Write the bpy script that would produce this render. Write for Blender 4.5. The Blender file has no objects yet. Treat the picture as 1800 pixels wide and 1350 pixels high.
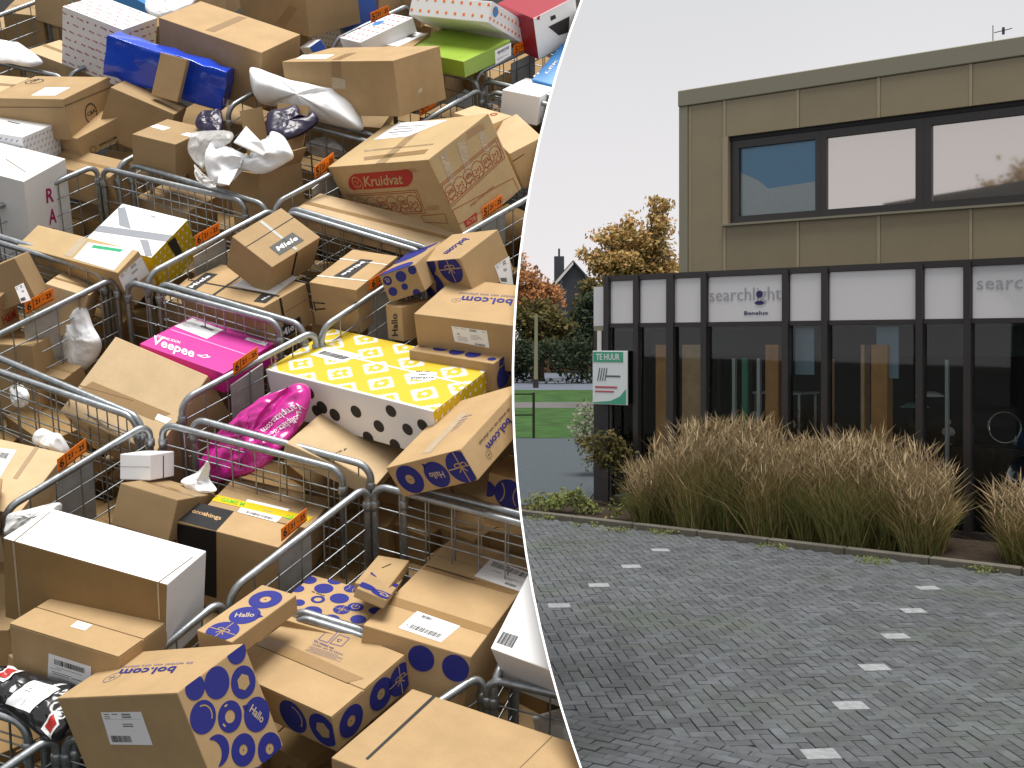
import bpy, bmesh, math, random
from mathutils import Vector, Matrix, Quaternion, noise
from mathutils.bvhtree import BVHTree
random.seed(7)
SC = bpy.context.scene
COL = SC.collection
R = math.radians
# ------------------------------------------------------------------ camera, sky, sun, exposure
cam_d = bpy.data.cameras.new('camera'); cam = bpy.data.objects.new('camera', cam_d); COL.objects.link(cam)
cam.location = (0, 0, 2.5); cam.rotation_euler = (R(90), 0, 0)
cam_d.sensor_width = 36; cam_d.lens = 40.0; cam_d.shift_y = -69/1800
cam_d.clip_start = .05; cam_d.clip_end = 2000
SC.camera = cam
SUN_DIR = Vector((.02, -.15, .985)).normalized()          # towards the sun
elev = math.asin(SUN_DIR.z); azim = math.atan2(SUN_DIR.x, SUN_DIR.y)
W = bpy.data.worlds.new('World'); SC.world = W; W.use_nodes = True
nt = W.node_tree; nt.nodes.clear()
wo = nt.nodes.new('ShaderNodeOutputWorld'); bg = nt.nodes.new('ShaderNodeBackground')
sky = nt.nodes.new('ShaderNodeTexSky'); sky.sky_type = 'NISHITA'; sky.sun_disc = False
sky.sun_elevation = elev; sky.sun_rotation = azim
tc = nt.nodes.new('ShaderNodeTexCoord'); sx = nt.nodes.new('ShaderNodeSeparateXYZ')
ramp = nt.nodes.new('ShaderNodeValToRGB'); ramp.color_ramp.elements[0].position = 0; ramp.color_ramp.elements[1].position = .5
ramp.color_ramp.elements[0].color = (.97, .92, .94, 1); ramp.color_ramp.elements[1].color = (.66, .67, .67, 1)
e_ = ramp.color_ramp.elements.new(.16); e_.color = (.905, .875, .88, 1)
e_ = ramp.color_ramp.elements.new(.30); e_.color = (.80, .80, .805, 1)
nz = nt.nodes.new('ShaderNodeTexNoise'); nz.inputs['Scale'].default_value = 2.2; nz.inputs['Detail'].default_value = 3
mixn = nt.nodes.new('ShaderNodeMix'); mixn.data_type = 'RGBA'; mixn.blend_type = 'MULTIPLY'; mixn.inputs[0].default_value = .12
gain = nt.nodes.new('ShaderNodeMix'); gain.data_type = 'RGBA'; gain.blend_type = 'MULTIPLY'; gain.inputs[0].default_value = 1; gain.inputs[7].default_value = (10.2, 10.2, 10.2, 1)
mx = nt.nodes.new('ShaderNodeMix'); mx.data_type = 'RGBA'; mx.inputs[0].default_value = .93
nt.links.new(tc.outputs['Generated'], sx.inputs[0]); nt.links.new(sx.outputs['Z'], ramp.inputs[0]); nt.links.new(tc.outputs['Generated'], nz.inputs['Vector'])
nt.links.new(ramp.outputs[0], mixn.inputs[6]); nt.links.new(nz.outputs['Fac'], mixn.inputs[7]); nt.links.new(mixn.outputs[2], gain.inputs[6])
nt.links.new(sky.outputs[0], mx.inputs[6]); nt.links.new(gain.outputs[2], mx.inputs[7]); nt.links.new(mx.outputs[2], bg.inputs[0])
bg.inputs[1].default_value = .1
nt.links.new(bg.outputs[0], wo.inputs[0])
sd = bpy.data.lights.new('sun', 'SUN'); sd.energy = 5.0; sd.angle = R(32); sd.color = (1, .97, .92)
sun = bpy.data.objects.new('sun', sd); COL.objects.link(sun); sun.rotation_euler = SUN_DIR.to_track_quat('Z', 'Y').to_euler()
SC.view_settings.view_transform = 'Standard'; SC.view_settings.look = 'None'; SC.view_settings.exposure = 0; SC.view_settings.gamma = 1
SC.view_settings.use_curve_mapping = False
SC.cycles.max_bounces = 6; SC.cycles.transparent_max_bounces = 24; SC.cycles.use_denoising = True

# ------------------------------------------------------------------ materials
MATS = {}
def new_mat(name):
    m = bpy.data.materials.new(name); m.use_nodes = True; MATS[name] = m
    return m, m.node_tree, m.node_tree.nodes['Principled BSDF']
def simple(name, col, rough=.6, spec=.4, metal=0, mottle=.08, scale=40, bump=0, bscale=60, obvar=0, coat=0, alpha=1, sub=0):
    m, t, p = new_mat(name); N = t.nodes; L = t.links
    p.inputs['Roughness'].default_value = rough; p.inputs['Specular IOR Level'].default_value = spec; p.inputs['Metallic'].default_value = metal
    p.inputs['Coat Weight'].default_value = coat; p.inputs['Alpha'].default_value = alpha
    c = N.new('ShaderNodeTexCoord'); n = N.new('ShaderNodeTexNoise'); n.inputs['Scale'].default_value = scale; n.inputs['Detail'].default_value = 5; n.inputs['Roughness'].default_value = .65
    L.new(c.outputs['Object'], n.inputs['Vector'])
    r = N.new('ShaderNodeMapRange'); r.inputs[3].default_value = 1-mottle*2; r.inputs[4].default_value = 1+mottle*2
    L.new(n.outputs['Fac'], r.inputs[0])
    hs = N.new('ShaderNodeHueSaturation'); hs.inputs['Color'].default_value = (*col, 1)
    if obvar:
        oi = N.new('ShaderNodeObjectInfo'); r2 = N.new('ShaderNodeMapRange'); r2.inputs[3].default_value = 1-obvar; r2.inputs[4].default_value = 1+obvar
        L.new(oi.outputs['Random'], r2.inputs[0]); mu = N.new('ShaderNodeMath'); mu.operation = 'MULTIPLY'
        L.new(r.outputs[0], mu.inputs[0]); L.new(r2.outputs[0], mu.inputs[1]); L.new(mu.outputs[0], hs.inputs['Value'])
    else: L.new(r.outputs[0], hs.inputs['Value'])
    L.new(hs.outputs[0], p.inputs['Base Color'])
    if bump:
        b = N.new('ShaderNodeBump'); b.inputs['Strength'].default_value = bump; b.inputs['Distance'].default_value = .004
        n2 = N.new('ShaderNodeTexNoise'); n2.inputs['Scale'].default_value = bscale; n2.inputs['Detail'].default_value = 4
        L.new(c.outputs['Object'], n2.inputs['Vector']); L.new(n2.outputs['Fac'], b.inputs['Height']); L.new(b.outputs[0], p.inputs['Normal'])
    return m
def kraft(name, col, var=.06):
    m = simple(name, col, .75, .25, mottle=.11, scale=7, bump=.3, bscale=11, obvar=var)
    t = m.node_tree; N = t.nodes; L = t.links; p = N['Principled BSDF']
    # fine paper fibre speckle on top of the broad mottling, and faint flute lines in the relief
    c = [x for x in N if x.type == 'TEX_COORD'][0]; hs = [x for x in N if x.type == 'HUE_SAT'][0]
    f = N.new('ShaderNodeTexNoise'); f.inputs['Scale'].default_value = 420; f.inputs['Detail'].default_value = 2
    L.new(c.outputs['Object'], f.inputs['Vector'])
    r = N.new('ShaderNodeMapRange'); r.inputs[3].default_value = .86; r.inputs[4].default_value = 1.14; L.new(f.outputs['Fac'], r.inputs[0])
    mm = N.new('ShaderNodeMix'); mm.data_type = 'RGBA'; mm.blend_type = 'MULTIPLY'; mm.inputs[0].default_value = 1
    L.new(hs.outputs[0], mm.inputs[6]); L.new(r.outputs[0], mm.inputs[7]); L.new(mm.outputs[2], p.inputs['Base Color'])
    return m
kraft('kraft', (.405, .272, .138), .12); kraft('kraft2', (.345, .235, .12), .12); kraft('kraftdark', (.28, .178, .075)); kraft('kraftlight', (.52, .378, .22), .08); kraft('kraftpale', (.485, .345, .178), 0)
simple('whitecard', (.80, .80, .81), .5, .4, mottle=.02, scale=6, bump=.05); simple('paper', (.82, .82, .83), .55, .3, mottle=.015)
simple('pink', (.50, .035, .27), .45, .4, mottle=.04, scale=5); simple('pinkdark', (.62, .015, .27), .45, .4, mottle=.03); simple('pinkpale', (.8, .35, .65), .5)
simple('yellow', (.62, .44, .01), .5, .3, mottle=.02); simple('green', (.25, .38, .035), .35, .5, mottle=.25, scale=3.5); simple('greenlabel', (.02, .36, .16), .5); simple('greenink', (.08, .45, .03), .6)
simple('red', (.32, .012, .03), .3, .5, mottle=.05); simple('darkred', (.34, .02, .02), .6); simple('skyblue', (.045, .23, .55), .4, mottle=.03); simple('bluecard', (.04, .12, .50), .5)
simple('blueink', (.02, .024, .19), .6, .3, mottle=.06, scale=120); simple('blueinkfaint', (.16, .13, .22), .7, .2); simple('blueinkpale', (.16, .22, .42), .7, .2)
simple('black', (.012, .012, .014), .6, .3); simple('blackink', (.03, .028, .026), .65, .3); simple('nameplate', (.075, .075, .07), .6, .3)
simple('redink', (.40, .025, .02), .6, .3); simple('redinkthin', (.33, .08, .04), .7, .2); simple('magenta', (.38, .004, .13), .5); simple('gold', (.55, .35, .16), .4, .6)
simple('whiteink', (.82, .80, .82), .6, .3); simple('orange', (.90, .21, .008), .5, .3, mottle=.05, scale=30); simple('crease', (.17, .115, .06), .8, .2); simple('ink_grey', (.22, .22, .24), .7, .2)
simple('tape', (.29, .18, .08), .28, .5, mottle=.05); simple('tapepale', (.47, .38, .26), .25, .6, mottle=.1); simple('tapegloss', (.42, .30, .17), .12, .8, mottle=.2, scale=25, bump=.8, bscale=45, coat=.5)
simple('tapegrey', (.24, .255, .29), .35, .5, mottle=.05); simple('strapblack', (.025, .025, .025), .4, .5); simple('strapgrey', (.33, .33, .31), .4, .5); simple('strapwhite', (.78, .77, .74), .4, .5)
def plastic(name, col, rough, bump, bscale, coat=.3, alpha=1, tr=0):
    m = simple(name, col, rough, .5, mottle=.03, scale=8, bump=bump, bscale=bscale, coat=coat, alpha=alpha)
    p = m.node_tree.nodes['Principled BSDF']; p.inputs['Transmission Weight'].default_value = tr; p.inputs['Coat Roughness'].default_value = .15
    return m
plastic('whiteplastic', (.86, .87, .89), .5, .15, 26, .1); plastic('purpleplastic', (.012, .005, .034), .34, .25, 22, .1); plastic('pinkplastic', (.55, .015, .27), .25, .5, 24, .6)
plastic('greyplastic', (.62, .62, .62), .4, .25, 20); plastic('blackplastic', (.012, .012, .014), .22, .6, 22, .5); plastic('clearplastic', (.80, .79, .77), .3, .25, 24, .4, alpha=.5); plastic('bluefoil', (.005, .06, .62), .2, .5, 30, .6)
simple('foam', (.80, .80, .81), .7, .2, bump=.2, bscale=120)
simple('steel', (.33, .35, .365), .42, .5, metal=.85, mottle=.3, scale=45, bump=.1, bscale=80, obvar=.14); simple('plate_steel', (.42, .42, .41), .5, .5, metal=.35, mottle=.2, scale=20)
simple('deck_concrete', (.025, .025, .025), .85, .2, mottle=.15, scale=3); simple('divider_white', (.88, .88, .88), .5, .3, mottle=.01)
# stepped diamond print
m, t, p = new_mat('ikat'); N = t.nodes; L = t.links
uv = N.new('ShaderNodeUVMap'); sp = N.new('ShaderNodeSeparateXYZ'); L.new(uv.outputs[0], sp.inputs[0])
def M(op, a, b=None, c=None):
    n = N.new('ShaderNodeMath'); n.operation = op
    for i, x in enumerate((a, b, c)):
        if x is None: continue
        if isinstance(x, (int, float)): n.inputs[i].default_value = x
        else: L.new(x, n.inputs[i])
    return n.outputs[0]
def lattice(off):
    out = []
    for ax, per in (('X', .205), ('Y', .185)):
        q = M('ADD', M('DIVIDE', sp.outputs[ax], per), off); q = M('DIVIDE', M('FLOOR', M('MULTIPLY', q, 20)), 20)
        q = M('ABSOLUTE', M('SUBTRACT', M('FRACT', q), .475)); out.append(q)
    return M('ADD', out[0], out[1])
d_ = M('MINIMUM', lattice(.0), lattice(.5))
w1 = M('LESS_THAN', d_, .06); w2 = M('MULTIPLY', M('GREATER_THAN', d_, .20), M('LESS_THAN', d_, .34))
edge = M('MAXIMUM', M('LESS_THAN', sp.outputs['Y'], .012), 0)
fac = M('MAXIMUM', M('MAXIMUM', w1, w2), edge)
mxc = N.new('ShaderNodeMix'); mxc.data_type = 'RGBA'; L.new(fac, mxc.inputs[0]); mxc.inputs[6].default_value = (.60, .42, .015, 1); mxc.inputs[7].default_value = (.66, .66, .64, 1)
L.new(mxc.outputs[2], p.inputs['Base Color']); p.inputs['Roughness'].default_value = .5

# ------------------------------------------------------------------ helpers
def link(name, me, mats, parent=None):
    o = bpy.data.objects.new(name, me); COL.objects.link(o)
    if mats is not None and not me.materials:
        for x in (mats if isinstance(mats, (list, tuple)) else [mats]): me.materials.append(MATS[x])
    if parent: o.parent = parent
    return o
def tag(o, label, cat, group=None):
    o['label'] = label; o['category'] = cat
    if group: o['group'] = group
    return o
def empty(name, loc=(0, 0, 0)):
    o = bpy.data.objects.new(name, None); COL.objects.link(o); o.location = loc; o.empty_display_size = .1
    return o
def from_bm(name, bm, mats, parent=None, smooth=False):
    me = bpy.data.meshes.new(name)
    if smooth:
        for f in bm.faces: f.smooth = True
    bm.to_mesh(me); bm.free()
    return link(name, me, mats, parent)
def from_py(name, vs, fs, mats, parent=None, smooth=False):
    me = bpy.data.meshes.new(name); me.from_pydata([tuple(v) for v in vs], [], fs)
    if smooth:
        for f in me.polygons: f.use_smooth = True
    return link(name, me, mats, parent)
def add_box(bm, lo, hi, mi=0, bev=0):
    r = bmesh.ops.create_cube(bm, size=1)
    vs = r['verts']
    for v in vs: v.co = Vector([lo[i]+(v.co[i]+.5)*(hi[i]-lo[i]) for i in range(3)])
    for f in {f for v in vs for f in v.link_faces}: f.material_index = mi
    if bev: bmesh.ops.bevel(bm, geom=list({e for v in vs for e in v.link_edges}), offset=bev, segments=1, affect='EDGES')
def obox(name, lo, hi, mat, parent=None, bev=0):
    bm = bmesh.new(); add_box(bm, lo, hi, 0, bev); return from_bm(name, bm, mat, parent)
def tube(vs, fs, pts, rad, n=8, caps=True):
    base = len(vs); pts = [Vector(q) for q in pts]; prev = None
    for i, q in enumerate(pts):
        d = ((pts[min(i+1, len(pts)-1)]-pts[max(i-1, 0)])).normalized()
        if prev is None:
            x = d.orthogonal().normalized()
        else: x = (prev-d*prev.dot(d)).normalized()
        prev = x; y = d.cross(x)
        rr = rad[i] if isinstance(rad, (list, tuple)) else rad
        for k in range(n):
            a = 2*math.pi*k/n; vs.append(q+(x*math.cos(a)+y*math.sin(a))*rr)
    for i in range(len(pts)-1):
        for k in range(n):
            k2 = (k+1) % n; fs.append((base+i*n+k, base+i*n+k2, base+(i+1)*n+k2, base+(i+1)*n+k))
    if caps:
        fs.append(tuple(base+k for k in reversed(range(n)))); fs.append(tuple(base+(len(pts)-1)*n+k for k in range(n)))
# lettering: every string becomes one flat mesh with its bounds at 0..w, 0..cap
TEXTS = {}
def prep_texts(strings):
    tmp = []
    for s in strings:
        cu = bpy.data.curves.new('t', 'FONT'); cu.body = s; cu.resolution_u = 2; cu.offset = -.004 if s == 'searchlight' else .018 if len(s) < 12 else .006
        o = bpy.data.objects.new('t', cu); COL.objects.link(o); tmp.append((s, o))
    dg = bpy.context.evaluated_depsgraph_get(); dg.update()
    for s, o in tmp:
        me = bpy.data.meshes.new_from_object(o.evaluated_get(dg)); me.materials.clear()
        vs = [v.co.copy() for v in me.vertices]; fs = [tuple(q.vertices) for q in me.polygons]
        x0 = min(v.x for v in vs); x1 = max(v.x for v in vs); cap = .70
        TEXTS[s] = ([((v.x-x0)/(x1-x0), v.y/cap) for v in vs], fs, (x1-x0)/cap)
        bpy.data.meshes.remove(me)
    for s, o in tmp:
        cu = o.data; bpy.data.objects.remove(o); bpy.data.curves.remove(cu)
prep_texts(['searchlight', 'Benelux', 'TE HUUR'])
# ================================================================== THE COURTYARD (right)
simple('paver_a', (.084, .090, .098), .8, .3, mottle=.22, scale=14, bump=.35, bscale=60, obvar=.22)
simple('paver_field', (.084, .090, .098), .8, .3, mottle=.22, scale=14, bump=.35, bscale=60)
m, t, p = MATS['paver_field'], MATS['paver_field'].node_tree, MATS['paver_field'].node_tree.nodes['Principled BSDF']
hs = [x for x in t.nodes if x.type == 'HUE_SAT'][0]
for mm_ in ('paver_field', 'paver_a'):                       # each brick its own tone, moss tint in broad patches
    t = MATS[mm_].node_tree; p = t.nodes['Principled BSDF']; hs = [x for x in t.nodes if x.type == 'HUE_SAT'][0]
    ge = t.nodes.new('ShaderNodeNewGeometry'); r1 = t.nodes.new('ShaderNodeMapRange'); r1.inputs[3].default_value = .80; r1.inputs[4].default_value = 1.2
    t.links.new(ge.outputs['Random Per Island'], r1.inputs[0])
    gm = t.nodes.new('ShaderNodeMix'); gm.data_type = 'RGBA'; gm.blend_type = 'MULTIPLY'; gm.inputs[0].default_value = 1
    t.links.new(hs.outputs[0], gm.inputs[6]); t.links.new(r1.outputs[0], gm.inputs[7])
    ns = t.nodes.new('ShaderNodeTexNoise'); ns.inputs['Scale'].default_value = .55; ns.inputs['Detail'].default_value = 6; ns.inputs['Roughness'].default_value = .7
    t.links.new(ge.outputs['Position'], ns.inputs['Vector'])
    r3 = t.nodes.new('ShaderNodeMapRange'); r3.inputs[1].default_value = .48; r3.inputs[2].default_value = .68; r3.inputs[4].default_value = .5
    t.links.new(ns.outputs['Fac'], r3.inputs[0])
    st = t.nodes.new('ShaderNodeTexNoise'); st.inputs['Scale'].default_value = 1.7; st.inputs['Detail'].default_value = 7; st.inputs['Roughness'].default_value = .75; t.links.new(ge.outputs['Position'], st.inputs['Vector'])
    sr = t.nodes.new('ShaderNodeMapRange'); sr.inputs[1].default_value = .35; sr.inputs[2].default_value = .65; sr.inputs[3].default_value = .74; sr.inputs[4].default_value = 1.12; t.links.new(st.outputs['Fac'], sr.inputs[0])
    sm = t.nodes.new('ShaderNodeMix'); sm.data_type = 'RGBA'; sm.blend_type = 'MULTIPLY'; sm.inputs[0].default_value = 1; t.links.new(gm.outputs[2], sm.inputs[6]); t.links.new(sr.outputs[0], sm.inputs[7]); gm = sm
    mo = t.nodes.new('ShaderNodeMix'); mo.data_type = 'RGBA'; mo.inputs[7].default_value = (.062, .076, .042, 1)
    t.links.new(r3.outputs[0], mo.inputs[0]); t.links.new(gm.outputs[2], mo.inputs[6]); t.links.new(mo.outputs[2], p.inputs['Base Color'])
simple('joint', (.03, .033, .028), .95, .1, mottle=.3, scale=20); simple('whitebrick', (.24, .25, .26), .75, .3, mottle=.3, scale=18, bump=.2)
simple('kerb', (.12, .11, .09), .85, .2, mottle=.2, scale=12, bump=.3); simple('soil', (.035, .025, .018), .95, .1, mottle=.4, scale=10, bump=.6, bscale=20)
simple('asphalt', (.05, .062, .072), .85, .3, mottle=.2, scale=8); simple('lawn', (.026, .07, .012), .9, .2, mottle=.6, scale=1.2); simple('roadway', (.10, .115, .145), .8, .3, mottle=.1, scale=.5)
simple('grassland', (.055, .058, .05), .9, .1, mottle=.3, scale=.1); simple('pathgrey', (.11, .105, .105), .85, .2)
simple('clad', (.228, .187, .115), .42, .45, mottle=.07, scale=1.6, obvar=.07); simple('clad_edge', (.205, .19, .135), .4, .5, mottle=.05); simple('seam', (.29, .24, .15), .4, .5); simple('frame_dark', (.024, .020, .020), .4, .5)
simple('fascia', (.55, .545, .565), .12, .7, mottle=.012, scale=2, coat=.6); simple('letters', (.30, .30, .33), .5); simple('navy', (.025, .02, .10), .5)
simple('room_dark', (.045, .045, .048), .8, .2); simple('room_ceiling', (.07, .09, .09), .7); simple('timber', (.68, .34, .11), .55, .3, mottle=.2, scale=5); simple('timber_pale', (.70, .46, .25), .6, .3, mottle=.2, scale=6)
simple('mirrored_blue', (.20, .52, .85), .7, .2); simple('mirrored_white', (.82, .84, .85), .7, .2); simple('blue_panel', (.30, .42, .52), .6); simple('lamp_white', (.8, .8, .8), .35); simple('lamp_teal', (.25, .45, .42), .35); simple('carblue', (.03, .07, .14), .15, .6, coat=1)
simple('chrome', (.55, .56, .58), .25, .5, metal=.9); simple('signwhite', (.66, .70, .71), .35, .5); simple('signgreen', (.06, .32, .20), .4); simple('signred', (.42, .10, .12), .6); simple('signgrey', (.10, .10, .11), .6)
simple('brickwall', (.20, .10, .06), .85, .2, mottle=.2, scale=2); simple('rooftile', (.045, .05, .06), .6, .4, mottle=.15, scale=3); simple('bark', (.06, .045, .03), .9, .1, mottle=.3, scale=8); simple('polewood', (.26, .25, .16), .7, .2); simple('whitetrim', (.7, .68, .64), .6)
m, t, p = new_mat('glass'); t.nodes.clear()
out = t.nodes.new('ShaderNodeOutputMaterial'); tr = t.nodes.new('ShaderNodeBsdfTransparent'); gl = t.nodes.new('ShaderNodeBsdfGlossy'); ms = t.nodes.new('ShaderNodeMixShader'); fr = t.nodes.new('ShaderNodeFresnel')
tr.inputs[0].default_value = (.86, .89, .89, 1); gl.inputs['Roughness'].default_value = .02; fr.inputs[0].default_value = 1.42
t.links.new(fr.outputs[0], ms.inputs[0]); t.links.new(tr.outputs[0], ms.inputs[1]); t.links.new(gl.outputs[0], ms.inputs[2]); t.links.new(ms.outputs[0], out.inputs[0])
m, t, p = new_mat('mirror_glass'); p.inputs['Base Color'].default_value = (.60, .56, .53, 1); p.inputs['Metallic'].default_value = .85; p.inputs['Roughness'].default_value = .03
def leafy(name, cols, rough=.75):
    m, t, p = new_mat(name); N = t.nodes; L = t.links
    g = N.new('ShaderNodeNewGeometry'); r = N.new('ShaderNodeValToRGB'); cr = r.color_ramp; cr.interpolation = 'LINEAR'
    while len(cr.elements) < len(cols): cr.elements.new(.5)
    for i, c in enumerate(cols): cr.elements[i].position = i/(len(cols)-1); cr.elements[i].color = (*c, 1)
    L.new(g.outputs['Random Per Island'], r.inputs[0]); L.new(r.outputs[0], p.inputs['Base Color'])
    p.inputs['Roughness'].default_value = rough; p.inputs['Specular IOR Level'].default_value = .2
    tl = N.new('ShaderNodeBsdfTranslucent'); L.new(r.outputs[0], tl.inputs[0]); mix = N.new('ShaderNodeMixShader'); mix.inputs[0].default_value = .3
    L.new(p.outputs[0], mix.inputs[1]); L.new(tl.outputs[0], mix.inputs[2]); L.new(mix.outputs[0], N['Material Output'].inputs[0])
leafy('leaf_amber', [(.15, .12, .05), (.42, .28, .09), (.52, .32, .12), (.44, .24, .09), (.30, .25, .10), (.56, .41, .18)])
leafy('leaf_rust', [(.18, .10, .05), (.50, .22, .08), (.60, .30, .12), (.36, .17, .08), (.24, .17, .08)])
leafy('leaf_olive', [(.03, .035, .012), (.08, .08, .025), (.13, .11, .03), (.16, .11, .04), (.05, .06, .02)])
leafy('leaf_dark', [(.012, .022, .014), (.02, .04, .022), (.03, .05, .02), (.05, .055, .025), (.018, .03, .018)])
leafy('shrub_green', [(.06, .09, .02), (.14, .17, .04), (.22, .24, .08), (.09, .10, .03), (.28, .26, .10)])
leafy('shrub_pale', [(.16, .17, .12), (.3, .3, .22), (.12, .14, .08), (.42, .40, .32)])
leafy('blade', [(.09, .11, .03), (.24, .20, .07), (.42, .31, .15), (.16, .18, .045), (.36, .23, .09), (.12, .14, .04), (.50, .38, .21), (.30, .20, .08)])
leafy('blade_green', [(.07, .10, .025), (.15, .17, .05), (.24, .23, .08), (.11, .14, .035), (.30, .24, .10), (.09, .12, .03)])
leafy('plume', [(.36, .27, .15), (.52, .41, .26), (.44, .33, .19), (.60, .50, .34), (.40, .33, .17)])

U = Vector((.7824, -.6227, 0)); NN = Vector((-.6227, -.7824, 0)); P0 = Vector((1.523, 17.92, 0)); ZV = Vector((0, 0, 1))
def FP(s, d, z): return P0+U*s+NN*d+ZV*z
FM = Matrix((( U.x, -NN.x, 0, P0.x), (U.y, -NN.y, 0, P0.y), (0, 0, 1, 0), (0, 0, 0, 1)))     # local x along the facade, y inwards, z up
def fbox(name, s0, s1, d0, d1, z0, z1, mat, parent, bev=0, mats=None):
    bm = bmesh.new(); add_box(bm, (s0, -d1, z0), (s1, -d0, z1), 0, bev); o = from_bm(name, bm, mat, parent); return o

# ---- ground sheets
def sheet(name, pts, z, mat, kind='structure'):
    o = from_py(name, [(x, y, z) for x, y in pts], [tuple(range(len(pts)))], mat); o['kind'] = kind; return o
sheet('ground', [(-700, -60), (700, -60), (700, 900), (-700, 900)], -.03, 'grassland')
KU = U; K0 = Vector((3.2, 14.25, 0))                                                    # kerb line
def KP(s, n=0): q = K0+KU*s+NN*n; return (q.x, q.y)
pave = sheet('courtyard_pavement', [KP(-5.2), KP(22), (22, -6), (-12, -6), (-12, 16), (-1.2, 17.6)], -.012, 'joint')
bed = sheet('planting_bed', [KP(-4.3, -.12), KP(22, -.12), KP(22, -1.9), KP(-4.6, -1.9)], .03, 'soil')
sheet('side_path', [(-14, 16), (-1.2, 17.5), KP(-5.25), (1.2, 18.1), (1.5, 20), (2.7, 31), (-14, 31)], -.006, 'asphalt')
sheet('lawn', [(-60, 30.5), (30, 30.5), (40, 63), (-60, 63)], -.002, 'lawn')
sheet('footpath', [(-60, 45), (30, 45), (30, 49.5), (-60, 49.5)], .004, 'pathgrey')
sheet('road', [(-80, 63), (60, 63), (60, 100), (-80, 100)], .0, 'roadway')
# kerb stones along the bed, each one a stone
kerb_root = None
for k in range(-4, 9):
    s0 = k*1.0; bm = bmesh.new(); add_box(bm, (0, 0, -.1), (.985, .12, .07), 0, .012)
    for v in bm.verts:
        q = K0+KU*(s0+v.co.x)-NN*v.co.y; v.co = (q.x, q.y, v.co.z)
    from_bm('kerb_stone', bm, 'kerb', bed)
# ---- bricks: herringbone field at 45 degrees to the kerb, running bond outside the border course
bl, bw, gap = .18, .09, .007
ang = math.atan2(KU.y, KU.x)+R(45)
hx = Vector((math.cos(ang), math.sin(ang), 0)); hy = Vector((-hx.y, hx.x, 0))
B0 = Vector((.38, 7.62, 0)); bd = Vector((1.1, -.72, 0)).normalized(); bn = Vector((bd.y, -bd.x, 0))       # border course, bn points to the viewer
if bn.y > 0: bn = -bn
bricks = []
rb = random.Random(3)
def brick_ok(c):
    if c.y < 5.2 or c.x < -2.6 or c.x > 9: return False
    if (c-K0).dot(NN) < .06: return False
    return True
cell = bw
nmax = 150
for i in range(-nmax, nmax):
    for j in range(-nmax, nmax):
        k = (i-j) % 4
        if k == 0: c = hx*((i+1)*cell)+hy*((j+.5)*cell); d = hx
        elif k == 2+0 and False: continue
        elif k == 3: c = hx*((i+.5)*cell)+hy*((j+1)*cell); d = hy
        else: continue
        c = c+Vector((3, 10, 0))
        if not brick_ok(c) or (c-B0).dot(bn) > -.12: continue
        bricks.append((c, d))
for row in range(-1, 38):                                                                # border: two straight rows, then running bond
    for col in range(-30, 70):
        off = (row % 2)*.5*bl
        c = B0+bn*((row+.5)*bw)+bd*(col*bl+off)
        if brick_ok(c): bricks.append((c, bd))
markers = [(.45, 10.87), (.9, 11.79), (1.34, 12.79), (1.8, 13.81), (1.88, 6.93), (2.34, 7.86), (2.8, 8.79), (3.28, 9.73), (3.76, 10.66), (4.26, 11.66)]
def brick_verts(c, d, tz, l=bl, w=bw):
    n = Vector((-d.y, d.x, 0)); l2 = l/2-gap/2; w2 = w/2-gap/2; b = .006
    tx = rb.uniform(-.012, .012); ty = rb.uniform(-.012, .012)
    vs = []
    for (il, zz) in ((0, -.02), (0, -.004), (b, 0)):
        for sx_, sy_ in ((-1, -1), (1, -1), (1, 1), (-1, 1)):
            q = c+d*(sx_*(l2-il))+n*(sy_*(w2-il)); z = zz+tz+(tx*sx_*l2+ty*sy_*w2 if zz > -.01 else 0)
            vs.append((q.x, q.y, z))
    fs = [(8, 9, 10, 11)]
    for a0 in (0, 4):
        for q in range(4): fs.append((a0+q, a0+(q+1) % 4, a0+4+(q+1) % 4, a0+4+q))
    return vs, fs
def inview(c): return .05 < c.x/c.y < .45 and c.y > 6.7
near = sorted([q for q in bricks if inview(q[0])], key=lambda q: q[0].y)[:290]
nearset = {id(q) for q in near}
for q in near:
    vs, fs = brick_verts(q[0], q[1], rb.uniform(0, .006)); from_py('brick', vs, fs, 'paver_a', pave)
q0_, q1_ = B0-bd*4-bn*.17, B0+bd*12-bn*.17
from_py('border_slab', [(q.x, q.y, -.006) for q in (q0_, q1_, q1_+bn*.24, q0_+bn*.24)], [(0, 1, 2, 3)], 'paver_field', pave)
V_, F_ = [], []
for q in bricks:
    if id(q) in nearset: continue
    vs, fs = brick_verts(q[0], q[1], rb.uniform(0, .006)); b0 = len(V_); V_ += vs; F_ += [tuple(i+b0 for i in f) for f in fs]
o = from_py('brick_field', V_, F_, 'paver_field', pave); o['kind'] = 'stuff'
for x, y in markers:
    vs, fs = brick_verts(Vector((x, y, 0)), Vector((1, .05, 0)).normalized(), .013, .22, .17); from_py('white_marker_brick', vs, fs, 'whitebrick', pave)

# ---- the office building
off = empty('office_building'); off.matrix_world = FM; tag(off, 'two storey office building with olive brown metal cladding and glass ground floor', 'building')
SR = 11.0                                                                                # runs on beyond the frame
mull = [0.0, .547, 1.153, 1.725, 3.015, 3.595, 4.889, 5.494, 6.9, 7.5, 8.8, 9.4, SR]
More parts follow.
